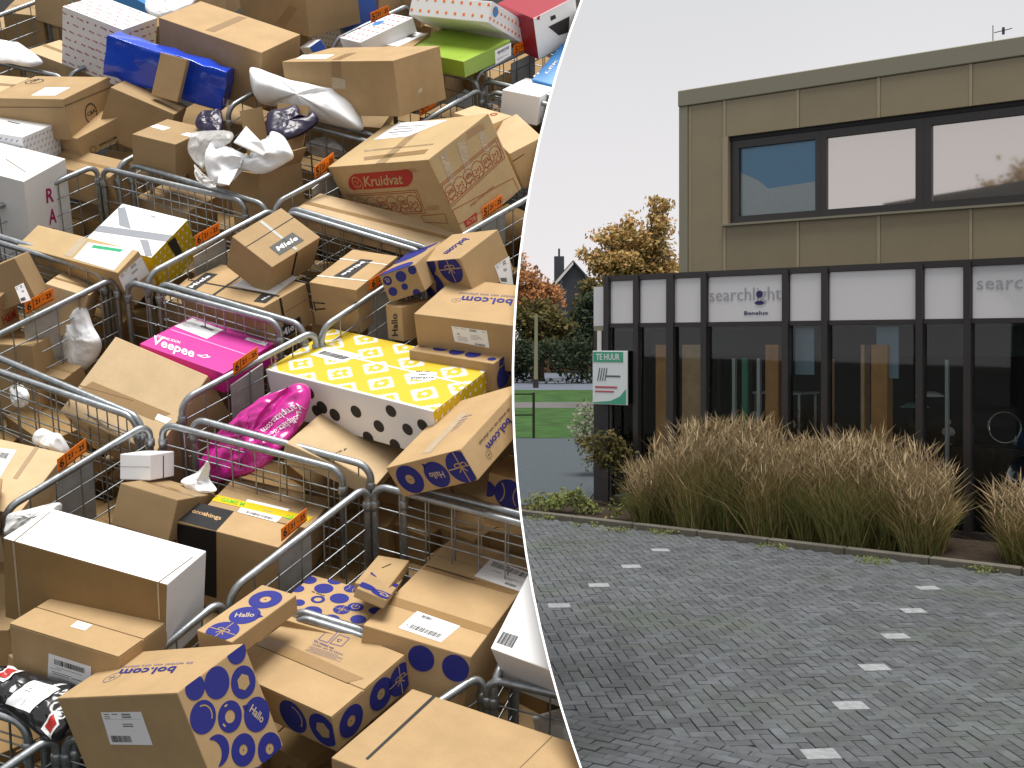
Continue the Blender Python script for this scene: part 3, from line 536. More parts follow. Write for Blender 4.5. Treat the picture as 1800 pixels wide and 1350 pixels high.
DATA = {
'box': [
{"n":"cardboard_box","l":"long box with bright white lid and dark brown front above the taped brown carton","c":"box","m":"kraftdark","ms":{"T":"whitecard","E":"whitecard"},"o":[-1.6292,3.6563,1.6247],"q":[0.9757,0.1559,0.0836,-0.1296],"d":[0.5818,0.2254,0.2893],"seam":None,"op":False,"dec":[{"t":"quad","f":"S","m":"tapepale","n":"tape_strip","p":[[0.0343,0.2832],[0.0422,0.2834],[0.0603,0.0194],[0.0542,0.0176]]},{"t":"quad","f":"S","m":"tapepale","n":"tape_strip","p":[[0.5474,0.2846],[0.5533,0.2848],[0.5616,0.1602],[0.5564,0.1594]]},{"t":"quad","f":"T","m":"crease","n":"crease","p":[[0.0405,-0.0051],[0.0444,-0.006],[0.0199,0.2023],[0.0167,0.2021]]},{"t":"quad","f":"T","m":"crease","n":"crease","p":[[0.5521,-0.0029],[0.5558,-0.0029],[0.5665,0.1729],[0.563,0.1725]]}]},
{"n":"cardboard_box","l":"brown carton with slit lid and small white sticker before the white topped box","c":"box","m":"kraft","ms":{},"o":[-1.5283,3.4993,1.4315],"q":[0.9717,0.1364,0.0519,-0.1857],"d":[0.4093,0.2155,0.2388],"seam":["y",0.5],"op":False,"dec":[{"t":"lab","f":"T","k":"lines","n":"sticker","m":"paper","p":[[0.1743,0.0645],[0.2281,0.0657],[0.2253,0.1009],[0.17,0.1008]]},{"t":"lab","f":"S","k":"bigbar","n":"shipping_label","m":"paper","p":[[0.1362,0.094],[0.3008,0.0979],[0.3063,0.1774],[0.1474,0.1779]]}]},
{"n":"cardboard_box","l":"large tilted brown box with nine blue printed circles on its end, lower left","c":"box","m":"kraft","ms":{},"o":[-1.1913,3.2746,1.1985],"q":[0.9454,0.1114,-0.1364,-0.2743],"d":[0.5241,0.2536,0.3181],"seam":None,"op":False,"dec":[{"t":"text","f":"T","s":"bol.com","m":"blueink","n":"printed_logo","p":[[0.367,0.1415],[0.1179,0.1445],[0.3865,0.106]]},{"t":"text","f":"T","s":"de winkel van ons allemaal","m":"blueinkfaint","n":"printed_lettering","p":[[0.4117,0.1625],[0.0811,0.1642],[0.4235,0.15]]},{"t":"circ","f":"T","k":"ringthin","m":"blueinkfaint","n":"printed_emblem","p":[[0.1269,0.1015],[0.1526,0.0928]]},{"t":"lab","f":"S","k":"addr","n":"shipping_label","m":"paper","p":[[0.1591,0.1694],[0.3424,0.167],[0.3496,0.2672],[0.1752,0.2693]]},{"t":"circ","f":"E","k":"disc","m":"blueink","n":"printed_circle","p":[[0.2202,0.3124],[0.2063,0.281]]},{"t":"circ","f":"E","k":"disc","m":"blueink","n":"printed_circle","p":[[0.1248,0.2734],[0.1056,0.2352]]},{"t":"circ","f":"E","k":"hex","m":"blueink","n":"printed_circle","p":[[0.2048,0.2278],[0.1864,0.1878]]},{"t":"circ","f":"E","k":"disc","m":"blueink","n":"printed_circle","p":[[0.0558,0.3],[0.0314,0.2785]]},{"t":"circ","f":"E","k":"arc","m":"blueink","n":"printed_circle","p":[[0.0453,0.2196],[0.0261,0.181]]},{"t":"circ","f":"E","k":"ringhole","m":"blueink","n":"printed_circle","p":[[0.1235,0.1726],[0.1063,0.1348]]},{"t":"circ","f":"E","k":"hallo","m":"blueink","n":"printed_circle","p":[[0.2074,0.1272],[0.1859,0.0859]]},{"t":"circ","f":"E","k":"moon","m":"blueink","n":"printed_circle","p":[[0.0467,0.1185],[0.028,0.0814]]},{"t":"circ","f":"E","k":"disk2","m":"blueink","n":"printed_circle","p":[[0.1243,0.0712],[0.1049,0.0333]]},{"t":"circ","f":"E","k":"disk2","m":"blueink","n":"printed_circle","p":[[0.2056,0.0216],[0.1854,-0.017]]},{"t":"circ","f":"E","k":"disc","m":"blueink","n":"printed_circle","p":[[0.1252,-0.0312],[0.1062,-0.0677]]},{"t":"circ","f":"E","k":"disc","m":"blueink","n":"printed_circle","p":[[0.0441,0.0208],[0.0259,-0.015]]}]},
{"n":"cardboard_box","l":"brown box with faint recycling print on top and blue circles on both sides","c":"box","m":"kraft","ms":{},"o":[-0.8555,3.4431,1.4211],"q":[0.9351,0.1867,0.0188,-0.3007],"d":[0.445,0.3181,0.1217],"seam":["y",0.42],"op":False,"dec":[{"t":"quad","f":"T","m":"tape","n":"tape_strip","p":[[0.0014,0.1323],[0.3819,0.1324],[0.4131,0.172],[0.0146,0.1831]]},{"t":"text","f":"T","s":"De winkel van","m":"blueink","n":"printed_lettering","p":[[0.1565,0.2297],[0.2363,0.2309],[0.1516,0.2394]]},{"t":"text","f":"T","s":"onder aan de klasse","m":"blueinkfaint","n":"printed_lettering","p":[[0.1617,0.2172],[0.2814,0.2228],[0.1581,0.2257]]},{"t":"lines","f":"T","m":"blueinkfaint","n":"small_print","k":5,"p":[[0.1623,0.1841],[0.3019,0.1959],[0.2926,0.2201],[0.1528,0.2123]]},{"t":"frame","f":"T","m":"blueinkfaint","n":"printed_emblem","p":[[0.1586,0.2463],[0.1955,0.248],[0.1876,0.2997],[0.1517,0.2991]]},{"t":"frame","f":"T","m":"blueinkfaint","n":"printed_emblem","p":[[0.2034,0.2493],[0.2472,0.255],[0.2411,0.2977],[0.1994,0.2967]]},{"t":"circ","f":"T","k":"recycle","m":"blueink","n":"printed_emblem","p":[[0.2205,0.2741],[0.2294,0.2789]]},{"t":"circ","f":"S","k":"arc","m":"blueink","n":"printed_circle","p":[[0.2835,0.0584],[0.2834,0.0048]]},{"t":"circ","f":"S","k":"hex","m":"blueink","n":"printed_circle","p":[[0.4027,0.0602],[0.401,0.0068]]},{"t":"circ","f":"E","k":"disk2","m":"blueink","n":"printed_circle","p":[[0.0697,0.0587],[0.083,0.1054]]},{"t":"circ","f":"E","k":"gift","m":"blueink","n":"printed_circle","p":[[0.2856,0.0549],[0.2969,0.1054]]},{"t":"circ","f":"E","k":"disk2","m":"blueink","n":"printed_circle","p":[[0.199,0.0621],[0.1924,0.0128]]}]},
{"n":"cardboard_box","l":"wide plain brown box with one black strap across its top, at the bottom edge","c":"box","m":"kraft","ms":{},"o":[-0.4748,3.0712,1.1457],"q":[0.9565,0.1323,0.0323,-0.2578],"d":[0.597,0.3724,0.2776],"seam":None,"op":False,"dec":[{"t":"quad","f":"T","m":"strapblack","n":"strap","p":[[0.0823,0.04],[0.0912,0.0398],[0.0838,0.3695],[0.0727,0.3694]]},{"t":"quad","f":"T","m":"crease","n":"crease","p":[[0.4535,0.207],[0.4555,0.2081],[0.464,0.3674],[0.4613,0.3681]]}]},
{"n":"cardboard_box","l":"slim brown box with three blue printed discs in a row on its lid","c":"box","m":"kraft","ms":{},"o":[-0.9141,3.3223,1.6136],"q":[0.9536,0.1613,0.0271,-0.2526],"d":[0.1357,0.2846,0.0612],"seam":None,"op":False,"dec":[{"t":"circ","f":"T","k":"disk2","m":"blueink","n":"printed_circle","p":[[0.0691,0.2203],[0.1143,0.2429]]},{"t":"circ","f":"T","k":"hallo2","m":"blueink","n":"printed_circle","p":[[0.0734,0.1239],[0.1109,0.1512]]},{"t":"circ","f":"T","k":"gift","m":"blueink","n":"printed_circle","p":[[0.0727,0.03],[0.116,0.0519]]}]},
{"n":"cardboard_box","l":"flattened brown carton covered with many blue dots behind the slim three disc box","c":"box","m":"kraft","ms":{},"o":[-0.7766,3.5985,1.6116],"q":[0.9737,0.1413,0.0659,-0.166],"d":[0.3019,0.2866,0.04],"seam":None,"op":False,"dec":[{"t":"circ","f":"T","k":"disc","m":"blueink","n":"printed_circle","p":[[0.0096,0.2502],[0.0314,0.2621]]},{"t":"circ","f":"T","k":"disc","m":"blueink","n":"printed_circle","p":[[0.0786,0.2246],[0.1065,0.2396]]},{"t":"circ","f":"T","k":"disc","m":"blueink","n":"printed_circle","p":[[0.0039,0.1828],[0.0238,0.1936]]},{"t":"circ","f":"T","k":"disc","m":"blueink","n":"printed_circle","p":[[0.1537,0.1928],[0.1813,0.2076]]},{"t":"circ","f":"T","k":"power","m":"blueink","n":"printed_circle","p":[[0.2246,0.1698],[0.2474,0.1819]]},{"t":"circ","f":"T","k":"disc","m":"blueink","n":"printed_circle","p":[[0.1168,0.0828],[0.1436,0.097]]},{"t":"circ","f":"T","k":"gift","m":"blueink","n":"printed_circle","p":[[0.193,0.1343],[0.2171,0.1471]]},{"t":"circ","f":"T","k":"disc","m":"blueink","n":"printed_circle","p":[[0.1908,0.0674],[0.216,0.0807]]},{"t":"circ","f":"T","k":"ring","m":"blueink","n":"printed_circle","p":[[0.096,0.1543],[0.1191,0.1552]]},{"t":"circ","f":"T","k":"disc","m":"blueink","n":"printed_circle","p":[[0.0516,0.1078],[0.0696,0.1174]]},{"t":"circ","f":"T","k":"disc","m":"blueink","n":"printed_circle","p":[[0.2666,0.1074],[0.289,0.1192]]},{"t":"circ","f":"T","k":"tennis","m":"blueink","n":"printed_circle","p":[[0.1584,0.266],[0.1803,0.2777]]},{"t":"circ","f":"T","k":"disc","m":"blueink","n":"printed_circle","p":[[0.2289,0.2447],[0.2506,0.2563]]},{"t":"circ","f":"T","k":"disc","m":"blueink","n":"printed_circle","p":[[0.0864,0.2877],[0.1084,0.2996]]},{"t":"circ","f":"T","k":"disc","m":"blueink","n":"printed_circle","p":[[0.2897,0.1782],[0.308,0.1879]]},{"t":"text","f":"T","s":"de winkel","m":"black","n":"printed_lettering","p":[[0.0541,0.1862],[0.106,0.1789],[0.0516,0.1942]]},{"t":"text","f":"T","s":"bol.com","m":"black","n":"printed_lettering","p":[[0.2442,0.0741],[0.2914,0.0705],[0.2413,0.0832]]}]},
{"n":"cardboard_box","l":"torn upright carton flap with blue dots beside the two label box","c":"box","m":"kraft","ms":{},"o":[-0.4854,3.4767,1.7295],"q":[0.9823,0.0025,0.1848,-0.0299],"d":[0.0997,0.317,0.03],"seam":None,"op":False,"dec":[{"t":"circ","f":"T","k":"tennis","m":"blueink","n":"printed_circle","p":[[0.0258,0.2423],[0.0479,0.2665]]},{"t":"circ","f":"T","k":"disc","m":"blueink","n":"printed_circle","p":[[0.0894,0.2046],[0.1074,0.2205]]},{"t":"circ","f":"T","k":"disc","m":"blueink","n":"printed_circle","p":[[0.0179,0.0572],[0.0338,0.0862]]},{"t":"circ","f":"T","k":"swirl","m":"blueink","n":"printed_circle","p":[[0.079,0.0397],[0.098,0.0733]]}]},
{"n":"cardboard_box","l":"small brown box with a black slot handle behind the torn dotted flap","c":"box","m":"kraft","ms":{},"o":[-0.505,3.6259,1.7055],"q":[0.9915,0.0819,0.0605,-0.081],"d":[0.1104,0.2641,0.0384],"seam":None,"op":False,"dec":[{"t":"quad","f":"T","m":"black","n":"slot","p":[[0.0425,0.1552],[0.0474,0.1575],[0.0643,0.2021],[0.0602,0.2033]]}]},
{"n":"cardboard_box","l":"large flat brown carton carrying two white address labels with barcodes","c":"box","m":"kraft","ms":{},"o":[-0.496,3.5166,1.3632],"q":[0.9804,0.1042,0.0917,-0.1398],"d":[0.3501,0.7833,0.3],"seam":None,"op":False,"dec":[{"t":"quad","f":"T","m":"tape","n":"tape_strip","p":[[0.0046,0.468],[0.3322,0.4647],[0.3471,0.5031],[0.0076,0.5109]]},{"t":"quad","f":"T","m":"tape","n":"tape_strip","p":[[0.0029,0.1673],[0.3538,0.1532],[0.3597,0.2051],[0.0084,0.2239]]},{"t":"quad","f":"T","m":"black","n":"gap_line","p":[[0.0055,0.496],[0.1894,0.4895],[0.1893,0.4953],[0.007,0.5023]]},{"t":"lab","f":"T","k":"nbar","n":"shipping_label","m":"paper","p":[[0.0987,0.0408],[0.242,0.0299],[0.258,0.1581],[0.1073,0.1736]]},{"t":"lab","f":"T","k":"topbar","n":"shipping_label","m":"paper","p":[[0.1784,0.5211],[0.3515,0.5014],[0.3684,0.6551],[0.1818,0.6942]]},{"t":"circ","f":"S","k":"disc","m":"blueink","n":"printed_circle","p":[[0.308,0.2502],[0.348,0.2343]]},{"t":"circ","f":"S","k":"disc","m":"blueink","n":"printed_circle","p":[[0.1977,0.2479],[0.2378,0.2353]]}]},
{"n":"cardboard_box","l":"white carton with a barcode printed on its top against the curved divider, near the bottom","c":"box","m":"whitecard","ms":{},"o":[-0.0139,3.4994,1.4466],"q":[0.8773,0.4143,0.0062,-0.242],"d":[0.2264,0.2581,0.2589],"seam":None,"op":False,"dec":[{"t":"bar","f":"T","m":"black","n":"barcode","p":[[0.0092,0.0221],[0.0602,0.023],[0.0619,0.0634],[0.0128,0.0617]]}]},
{"n":"cardboard_box","l":"brown carton behind the narrow black sleeve box with a yellow printed tape","c":"box","m":"kraft","ms":{},"o":[-1.115,4.0723,1.7232],"q":[0.9848,0.1366,0.0914,-0.0562],"d":[0.3809,0.2653,0.22],"seam":None,"op":False,"dec":[{"t":"quad","f":"T","m":"yellow","n":"tape_strip","p":[[0.0007,0.0484],[0.355,0.0372],[0.366,0.0899],[-0.0042,0.1005]]},{"t":"text","f":"T","s":"GAME M","m":"greenink","n":"printed_lettering","p":[[0.0278,0.0608],[0.1178,0.0566],[0.0224,0.0897]]},{"t":"text","f":"T","s":"GAM","m":"greenink","n":"printed_lettering","p":[[0.2786,0.0353],[0.324,0.0353],[0.2741,0.0661]]},{"t":"lab","f":"T","k":"botbar","n":"shipping_label","m":"paper","p":[[0.1131,0.0062],[0.2619,-0.0077],[0.2705,0.1124],[0.1089,0.1178]]}]},
{"n":"cardboard_box","l":"tall brown box with a black sleeve and gold lettering on its left end","c":"box","m":"kraft","ms":{},"o":[-1.1793,4.0218,1.602],"q":[0.9697,0.1805,0.0669,-0.1503],"d":[0.3973,0.1385,0.3185],"seam":None,"op":False,"dec":[{"t":"quad","f":"T","m":"black","n":"sleeve","p":[[0.0057,0.0021],[0.1594,0.002],[0.1455,0.1379],[-0.0042,0.1356]]},{"t":"quad","f":"S","m":"black","n":"sleeve","p":[[0.0077,0.3096],[0.1606,0.3179],[0.1555,0.0484],[-0.0007,0.0481]]},{"t":"text","f":"T","s":"GOOD","m":"gold","n":"printed_lettering","p":[[0.0204,0.0675],[0.0734,0.0682],[0.0171,0.0838]]},{"t":"text","f":"T","s":"things","m":"gold","n":"printed_lettering","p":[[0.0658,0.0669],[0.1361,0.0665],[0.0559,0.0904]]},{"t":"circ","f":"T","k":"disc","m":"gold","n":"printed_emblem","p":[[0.0731,0.0196],[0.0791,0.0209]]},{"t":"circ","f":"T","k":"disc","m":"gold","n":"printed_emblem","p":[[0.0892,0.0202],[0.0951,0.0215]]}]},
{"n":"cardboard_box","l":"plain olive brown box leaning between the small white box and the black sleeve box","c":"box","m":"kraft2","ms":{},"o":[-1.3853,3.9262,1.8809],"q":[0.9861,-0.0093,0.1174,-0.1176],"d":[0.2277,0.2638,0.1475],"seam":None,"op":False,"dec":[]},
{"n":"cardboard_box","l":"small white box standing upright by the clamp of the cage posts","c":"box","m":"whitecard","ms":{},"o":[-1.4018,4.067,2.0177],"q":[0.9915,-0.0055,-0.0012,-0.1298],"d":[0.1227,0.157,0.092],"seam":None,"op":False,"dec":[{"t":"quad","f":"E","m":"black","n":"gap_line","p":[[0.0804,0.0819],[0.086,0.0814],[0.0864,-0.0003],[0.0807,0.0003]]},{"t":"quad","f":"S","m":"crease","n":"crease","p":[[-0.0015,0.0475],[0.1236,0.0486],[0.1236,0.0471],[-0.0015,0.046]]}]},
{"n":"cardboard_box","l":"broad taped tan box cut by the left edge with a barcode label","c":"box","m":"kraftlight","ms":{},"o":[-2.1438,4.2354,1.7105],"q":[0.9389,0.3248,0.0736,-0.0867],"d":[0.4002,0.322,0.35],"seam":None,"op":False,"dec":[{"t":"lab","f":"T","k":"bigbar","n":"shipping_label","m":"paper","p":[[0.1163,0.1759],[0.2459,0.144],[0.2268,0.2858],[0.1161,0.2726]]},{"t":"quad","f":"T","m":"tape","n":"tape_strip","p":[[0.2899,0.1545],[0.307,0.154],[0.2965,0.3251],[0.2789,0.3257]]}]},
{"n":"cardboard_box","l":"small dark brown carton corner at the left edge under the taped tan box","c":"box","m":"kraft2","ms":{},"o":[-1.8449,3.8462,1.8073],"q":[0.9616,0.1884,0.088,0.1791],"d":[0.085,0.2334,0.1488],"seam":None,"op":False,"dec":[]},
{"n":"cardboard_box","l":"big plain tan box with one taped seam in front of the pink box","c":"box","m":"kraftlight","ms":{},"o":[-1.7212,4.6514,2.0823],"q":[0.8451,0.4863,0.0868,-0.2045],"d":[0.4447,0.3647,0.3206],"seam":None,"op":False,"dec":[{"t":"quad","f":"T","m":"crease","n":"crease","p":[[-0.0027,0.1195],[0.2385,0.1504],[0.2373,0.1534],[-0.0032,0.1229]]},{"t":"quad","f":"T","m":"tape","n":"tape_strip","p":[[0.0145,0.1049],[0.3591,0.1149],[0.4043,0.1652],[0.0382,0.1571]]},{"t":"lab","f":"T","k":"none","n":"sticker","m":"paper","p":[[0.3603,0.1205],[0.4122,0.121],[0.4213,0.1476],[0.3584,0.1448]]}]},
{"n":"cardboard_box","l":"bright pink box with white lettering and a white label on top","c":"box","m":"pink","ms":{"S":"pinkdark","E":"pinkdark"},"o":[-1.5086,4.6302,2.4256],"q":[0.9441,0.2232,0.0894,-0.2254],"d":[0.4328,0.3109,0.0895],"seam":None,"op":False,"dec":[{"t":"text","f":"T","s":"Veepee","m":"whiteink","n":"printed_logo","p":[[0.0376,0.0267],[0.2539,0.0305],[-0.0005,0.0841]]},{"t":"text","f":"T","s":"COMING SOON","m":"whiteink","n":"printed_lettering","p":[[0.0136,0.0789],[0.1314,0.0873],[0.0039,0.0954]]},{"t":"circ","f":"T","k":"bird","m":"whiteink","n":"printed_logo","p":[[0.2765,0.0662],[0.3006,0.0776]]},{"t":"lab","f":"T","k":"midbar","n":"shipping_label","m":"paper","p":[[0.0069,0.1933],[0.1883,0.183],[0.1908,0.2822],[0.0147,0.2915]]},{"t":"lab","f":"T","k":"lines","n":"sticker","m":"paper","p":[[0.3177,0.2655],[0.4191,0.27],[0.4102,0.2984],[0.3131,0.288]]},{"t":"quad","f":"T","m":"pinkpale","n":"seam_line","p":[[0.018,0.1589],[0.4009,0.1646],[0.3991,0.17],[0.0157,0.1645]]}]},
{"n":"cardboard_box","l":"white box with a yellow diamond pattern lid and black dots on its side","c":"box","m":"whitecard","ms":{"T":"ikat","E":"yellow"},"o":[-0.9476,4.5493,2.2259],"q":[0.9288,0.2305,0.0193,-0.2894],"d":[0.8274,0.3956,0.1993],"seam":None,"op":False,"dec":[{"t":"lab","f":"T","k":"leftbar","n":"shipping_label","m":"paper","p":[[0.083,0.1673],[0.2431,0.1636],[0.3002,0.2466],[0.1143,0.2517]]},{"t":"lab","f":"T","k":"none","n":"sticker","m":"paper","p":[[0.5914,0.1576],[0.6932,0.196],[0.6604,0.2467],[0.5587,0.2181]]},{"t":"text","f":"T","s":"PAS OP","m":"black","n":"printed_lettering","p":[[0.5826,0.214],[0.6332,0.2353],[0.5794,0.2249]]},{"t":"text","f":"T","s":"ZEER","m":"black","n":"printed_lettering","p":[[0.6056,0.1976],[0.6385,0.2115],[0.6009,0.2077]]},{"t":"text","f":"T","s":"BREEKBAAR!","m":"black","n":"printed_lettering","p":[[0.5976,0.1648],[0.6812,0.2019],[0.5922,0.1763]]},{"t":"quad","f":"T","m":"whitecard","n":"seam_line","p":[[0.2625,0.2111],[0.8179,0.2082],[0.8186,0.2175],[0.2603,0.2202]]},{"t":"pat","f":"E","k":"dots","m":"whiteink","n":"printed_pattern","kw":{"du":0.035,"dv":0.035,"w":0.006,"hh":0.014},"p":[]},{"t":"circ","f":"S","k":"disc","m":"blackink","n":"printed_circle","p":[[0.4501,0.112],[0.4758,0.1133]]},{"t":"circ","f":"S","k":"disc","m":"blackink","n":"printed_circle","p":[[0.6268,0.1551],[0.6512,0.1562]]},{"t":"circ","f":"S","k":"disc","m":"blackink","n":"printed_circle","p":[[0.5541,0.0739],[0.5792,0.0753]]},{"t":"circ","f":"S","k":"disc","m":"blackink","n":"printed_circle","p":[[0.768,0.1298],[0.7915,0.131]]},{"t":"circ","f":"S","k":"disc","m":"blackink","n":"printed_circle","p":[[0.6936,0.0938],[0.7177,0.0952]]},{"t":"circ","f":"S","k":"disc","m":"blackink","n":"printed_circle","p":[[0.3353,0.0713],[0.3618,0.0727]]},{"t":"circ","f":"S","k":"disc","m":"blackink","n":"printed_circle","p":[[0.2735,0.0902],[0.3003,0.0916]]},{"t":"circ","f":"S","k":"disc","m":"blackink","n":"printed_circle","p":[[0.489,0.0089],[0.5146,0.0106]]},{"t":"circ","f":"S","k":"disc","m":"blackink","n":"printed_circle","p":[[0.6191,0.0086],[0.6439,0.0102]]},{"t":"circ","f":"S","k":"disc","m":"blackink","n":"printed_circle","p":[[0.2422,0.0663],[0.2678,0.0684]]},{"t":"circ","f":"S","k":"disc","m":"blackink","n":"printed_circle","p":[[0.2198,0.1421],[0.2453,0.1439]]},{"t":"circ","f":"S","k":"disc","m":"blackink","n":"printed_circle","p":[[0.0779,-0.3156],[0.1056,-0.3121]]},{"t":"circ","f":"S","k":"disc","m":"blackink","n":"printed_circle","p":[[0.1638,-0.315],[0.1909,-0.3115]]}]},
{"n":"cardboard_box","l":"flat tan carton lying in front of the black dotted side","c":"box","m":"kraftlight","ms":{},"o":[-0.8298,4.0948,2.0958],"q":[0.9659,0.1528,0.1925,-0.0813],"d":[0.3613,0.4532,0.06],"seam":None,"op":False,"dec":[{"t":"lab","f":"T","k":"none","n":"sticker","m":"paper","p":[[0.2423,0.4078],[0.2928,0.4161],[0.2993,0.4763],[0.2478,0.4648]]},{"t":"text","f":"T","s":"Frit p","m":"black","n":"printed_lettering","p":[[0.1632,0.0581],[0.1839,0.1487],[0.1572,0.0676]]}]},
{"n":"cardboard_box","l":"tilted brown box with disc, balloon and gift circles on its end by the curved divider","c":"box","m":"kraft","ms":{},"o":[-0.3731,3.9079,1.9764],"q":[0.9139,0.1973,-0.1944,-0.2967],"d":[0.3521,0.4258,0.1219],"seam":None,"op":False,"dec":[{"t":"text","f":"E","s":"bol.com","m":"blueink","n":"printed_logo","p":[[0.2747,0.0722],[0.1096,0.064],[0.284,0.0465]]},{"t":"text","f":"E","s":"de winkel van ons allemaal","m":"black","n":"printed_lettering","p":[[0.3041,0.0935],[0.0889,0.0895],[0.3068,0.083]]},{"t":"circ","f":"E","k":"ringthin","m":"blackink","n":"printed_emblem","p":[[0.1027,0.0332],[0.0924,0.0228]]},{"t":"circ","f":"S","k":"disk2","m":"blueink","n":"printed_circle","p":[[0.0761,0.0599],[0.1235,0.09]]},{"t":"circ","f":"S","k":"hallo","m":"blueink","n":"printed_circle","p":[[0.2006,0.0544],[0.2416,0.0848]]},{"t":"circ","f":"S","k":"gift","m":"blueink","n":"printed_circle","p":[[0.3181,0.0602],[0.2719,0.0204]]},{"t":"quad","f":"T","m":"tapepale","n":"tape_strip","p":[[0.1438,0.044],[0.1915,0.0349],[0.1905,0.2895],[0.1482,0.3131]]},{"t":"lines","f":"T","m":"blueinkfaint","n":"small_print","k":5,"p":[[0.1977,0.1533],[0.2204,0.1864],[0.2393,0.2706],[0.1683,0.2764]]}]},
{"n":"cardboard_box","l":"brown box with a blue tennis ball circle against the curved divider","c":"box","m":"kraft","ms":{},"o":[-0.1001,4.0001,1.874],"q":[0.9649,0.1517,0.0842,-0.1971],"d":[0.1645,0.1781,0.1975],"seam":None,"op":False,"dec":[{"t":"circ","f":"S","k":"tennis","m":"blueink","n":"printed_circle","p":[[0.0833,0.1367],[0.0832,0.1922]]},{"t":"circ","f":"S","k":"disc","m":"blueink","n":"printed_circle","p":[[0.0033,0.1335],[0.0044,0.1628]]}]},
{"n":"cardboard_box","l":"large brown box with blue lettering upside down and an A6 address label on its front","c":"box","m":"kraft","ms":{},"o":[-0.3636,4.4704,2.4432],"q":[0.95,0.2325,0.0107,-0.2083],"d":[0.5379,0.3488,0.1981],"seam":None,"op":False,"dec":[{"t":"text","f":"T","s":"bol.com","m":"blueink","n":"printed_logo","p":[[0.3267,0.2131],[0.1163,0.1948],[0.3402,0.1615]]},{"t":"text","f":"T","s":"winkel van ons allemaal","m":"blueinkfaint","n":"printed_lettering","p":[[0.3298,0.2481],[0.0865,0.2266],[0.3358,0.2289]]},{"t":"circ","f":"T","k":"ringthin","m":"blueinkfaint","n":"printed_emblem","p":[[0.1079,0.154],[0.1268,0.1588]]},{"t":"lab","f":"S","k":"addr2","n":"shipping_label","m":"paper","p":[[0.1661,0.0998],[0.3132,0.0916],[0.3088,0.1636],[0.1596,0.1655]]}]},
{"n":"cardboard_box","l":"brown box with purple blue printed circles below the box with the A6 label","c":"box","m":"kraft","ms":{},"o":[-0.3948,4.4447,2.3697],"q":[0.9536,0.1775,0.025,-0.2418],"d":[0.3749,0.165,0.1176],"seam":None,"op":False,"dec":[{"t":"circ","f":"T","k":"disc","m":"blueink","n":"printed_circle","p":[[0.0319,0.1477],[0.0683,0.1494]]},{"t":"circ","f":"T","k":"disc","m":"blueink","n":"printed_circle","p":[[0.1178,0.1369],[0.1445,0.1413]]},{"t":"circ","f":"T","k":"disc","m":"blueink","n":"printed_circle","p":[[0.1075,0.0648],[0.1367,0.0768]]},{"t":"circ","f":"T","k":"disc","m":"blueink","n":"printed_circle","p":[[0.2018,0.1263],[0.2311,0.1382]]},{"t":"circ","f":"T","k":"disc","m":"blueink","n":"printed_circle","p":[[0.1849,0.0527],[0.2137,0.0645]]},{"t":"circ","f":"T","k":"disc","m":"blueink","n":"printed_circle","p":[[0.2569,0.0515],[0.2855,0.0632]]},{"t":"circ","f":"T","k":"disc","m":"blueink","n":"printed_circle","p":[[0.0278,0.0743],[0.0515,0.084]]},{"t":"circ","f":"T","k":"disc","m":"blueink","n":"printed_circle","p":[[0.2746,0.1245],[0.2978,0.134]]},{"t":"circ","f":"E","k":"gift","m":"blueink","n":"printed_circle","p":[[0.0973,0.0871],[0.1522,0.0671]]},{"t":"circ","f":"E","k":"disc","m":"blueink","n":"printed_circle","p":[[0.0676,0.041],[0.1136,0.0236]]},{"t":"circ","f":"T","k":"disc","m":"blueink","n":"printed_circle","p":[[0.3465,0.0375],[0.3616,0.0437]]}]},
{"n":"cardboard_box","l":"narrow upright brown box reading Hallo along its end","c":"box","m":"kraft","ms":{},"o":[-0.5078,4.6594,2.5253],"q":[0.9209,0.1246,0.0254,-0.3684],"d":[0.0965,0.1646,0.1432],"seam":None,"op":False,"dec":[{"t":"text","f":"S","s":"Hallo","m":"blackink","n":"printed_lettering","p":[[0.0647,0.0209],[0.0693,0.1139],[0.0289,0.0146]]}]},
{"n":"cardboard_box","l":"brown box with blue play and gift circles leaning under the large red printed carton","c":"box","m":"kraft","ms":{},"o":[-0.3362,4.7496,2.6758],"q":[0.8982,0.2446,-0.1022,-0.3506],"d":[0.2661,0.2586,0.1893],"seam":None,"op":False,"dec":[{"t":"text","f":"T","s":"bol.com","m":"blueink","n":"printed_logo","p":[[0.1206,0.1997],[0.1155,0.0647],[0.1707,0.1816]]},{"t":"circ","f":"S","k":"play","m":"blueink","n":"printed_circle","p":[[0.0492,0.081],[-0.0172,0.0846]]},{"t":"circ","f":"S","k":"gift","m":"blueink","n":"printed_circle","p":[[0.1927,0.1468],[0.1293,0.1509]]},{"t":"circ","f":"S","k":"disc","m":"blueink","n":"printed_circle","p":[[0.0609,0.1826],[0.0023,0.1767]]},{"t":"lab","f":"E","k":"addr","n":"shipping_label","m":"paper","p":[[0.1573,-0.0063],[0.2212,-0.0511],[0.261,0.064],[0.1631,0.0704]]}]},
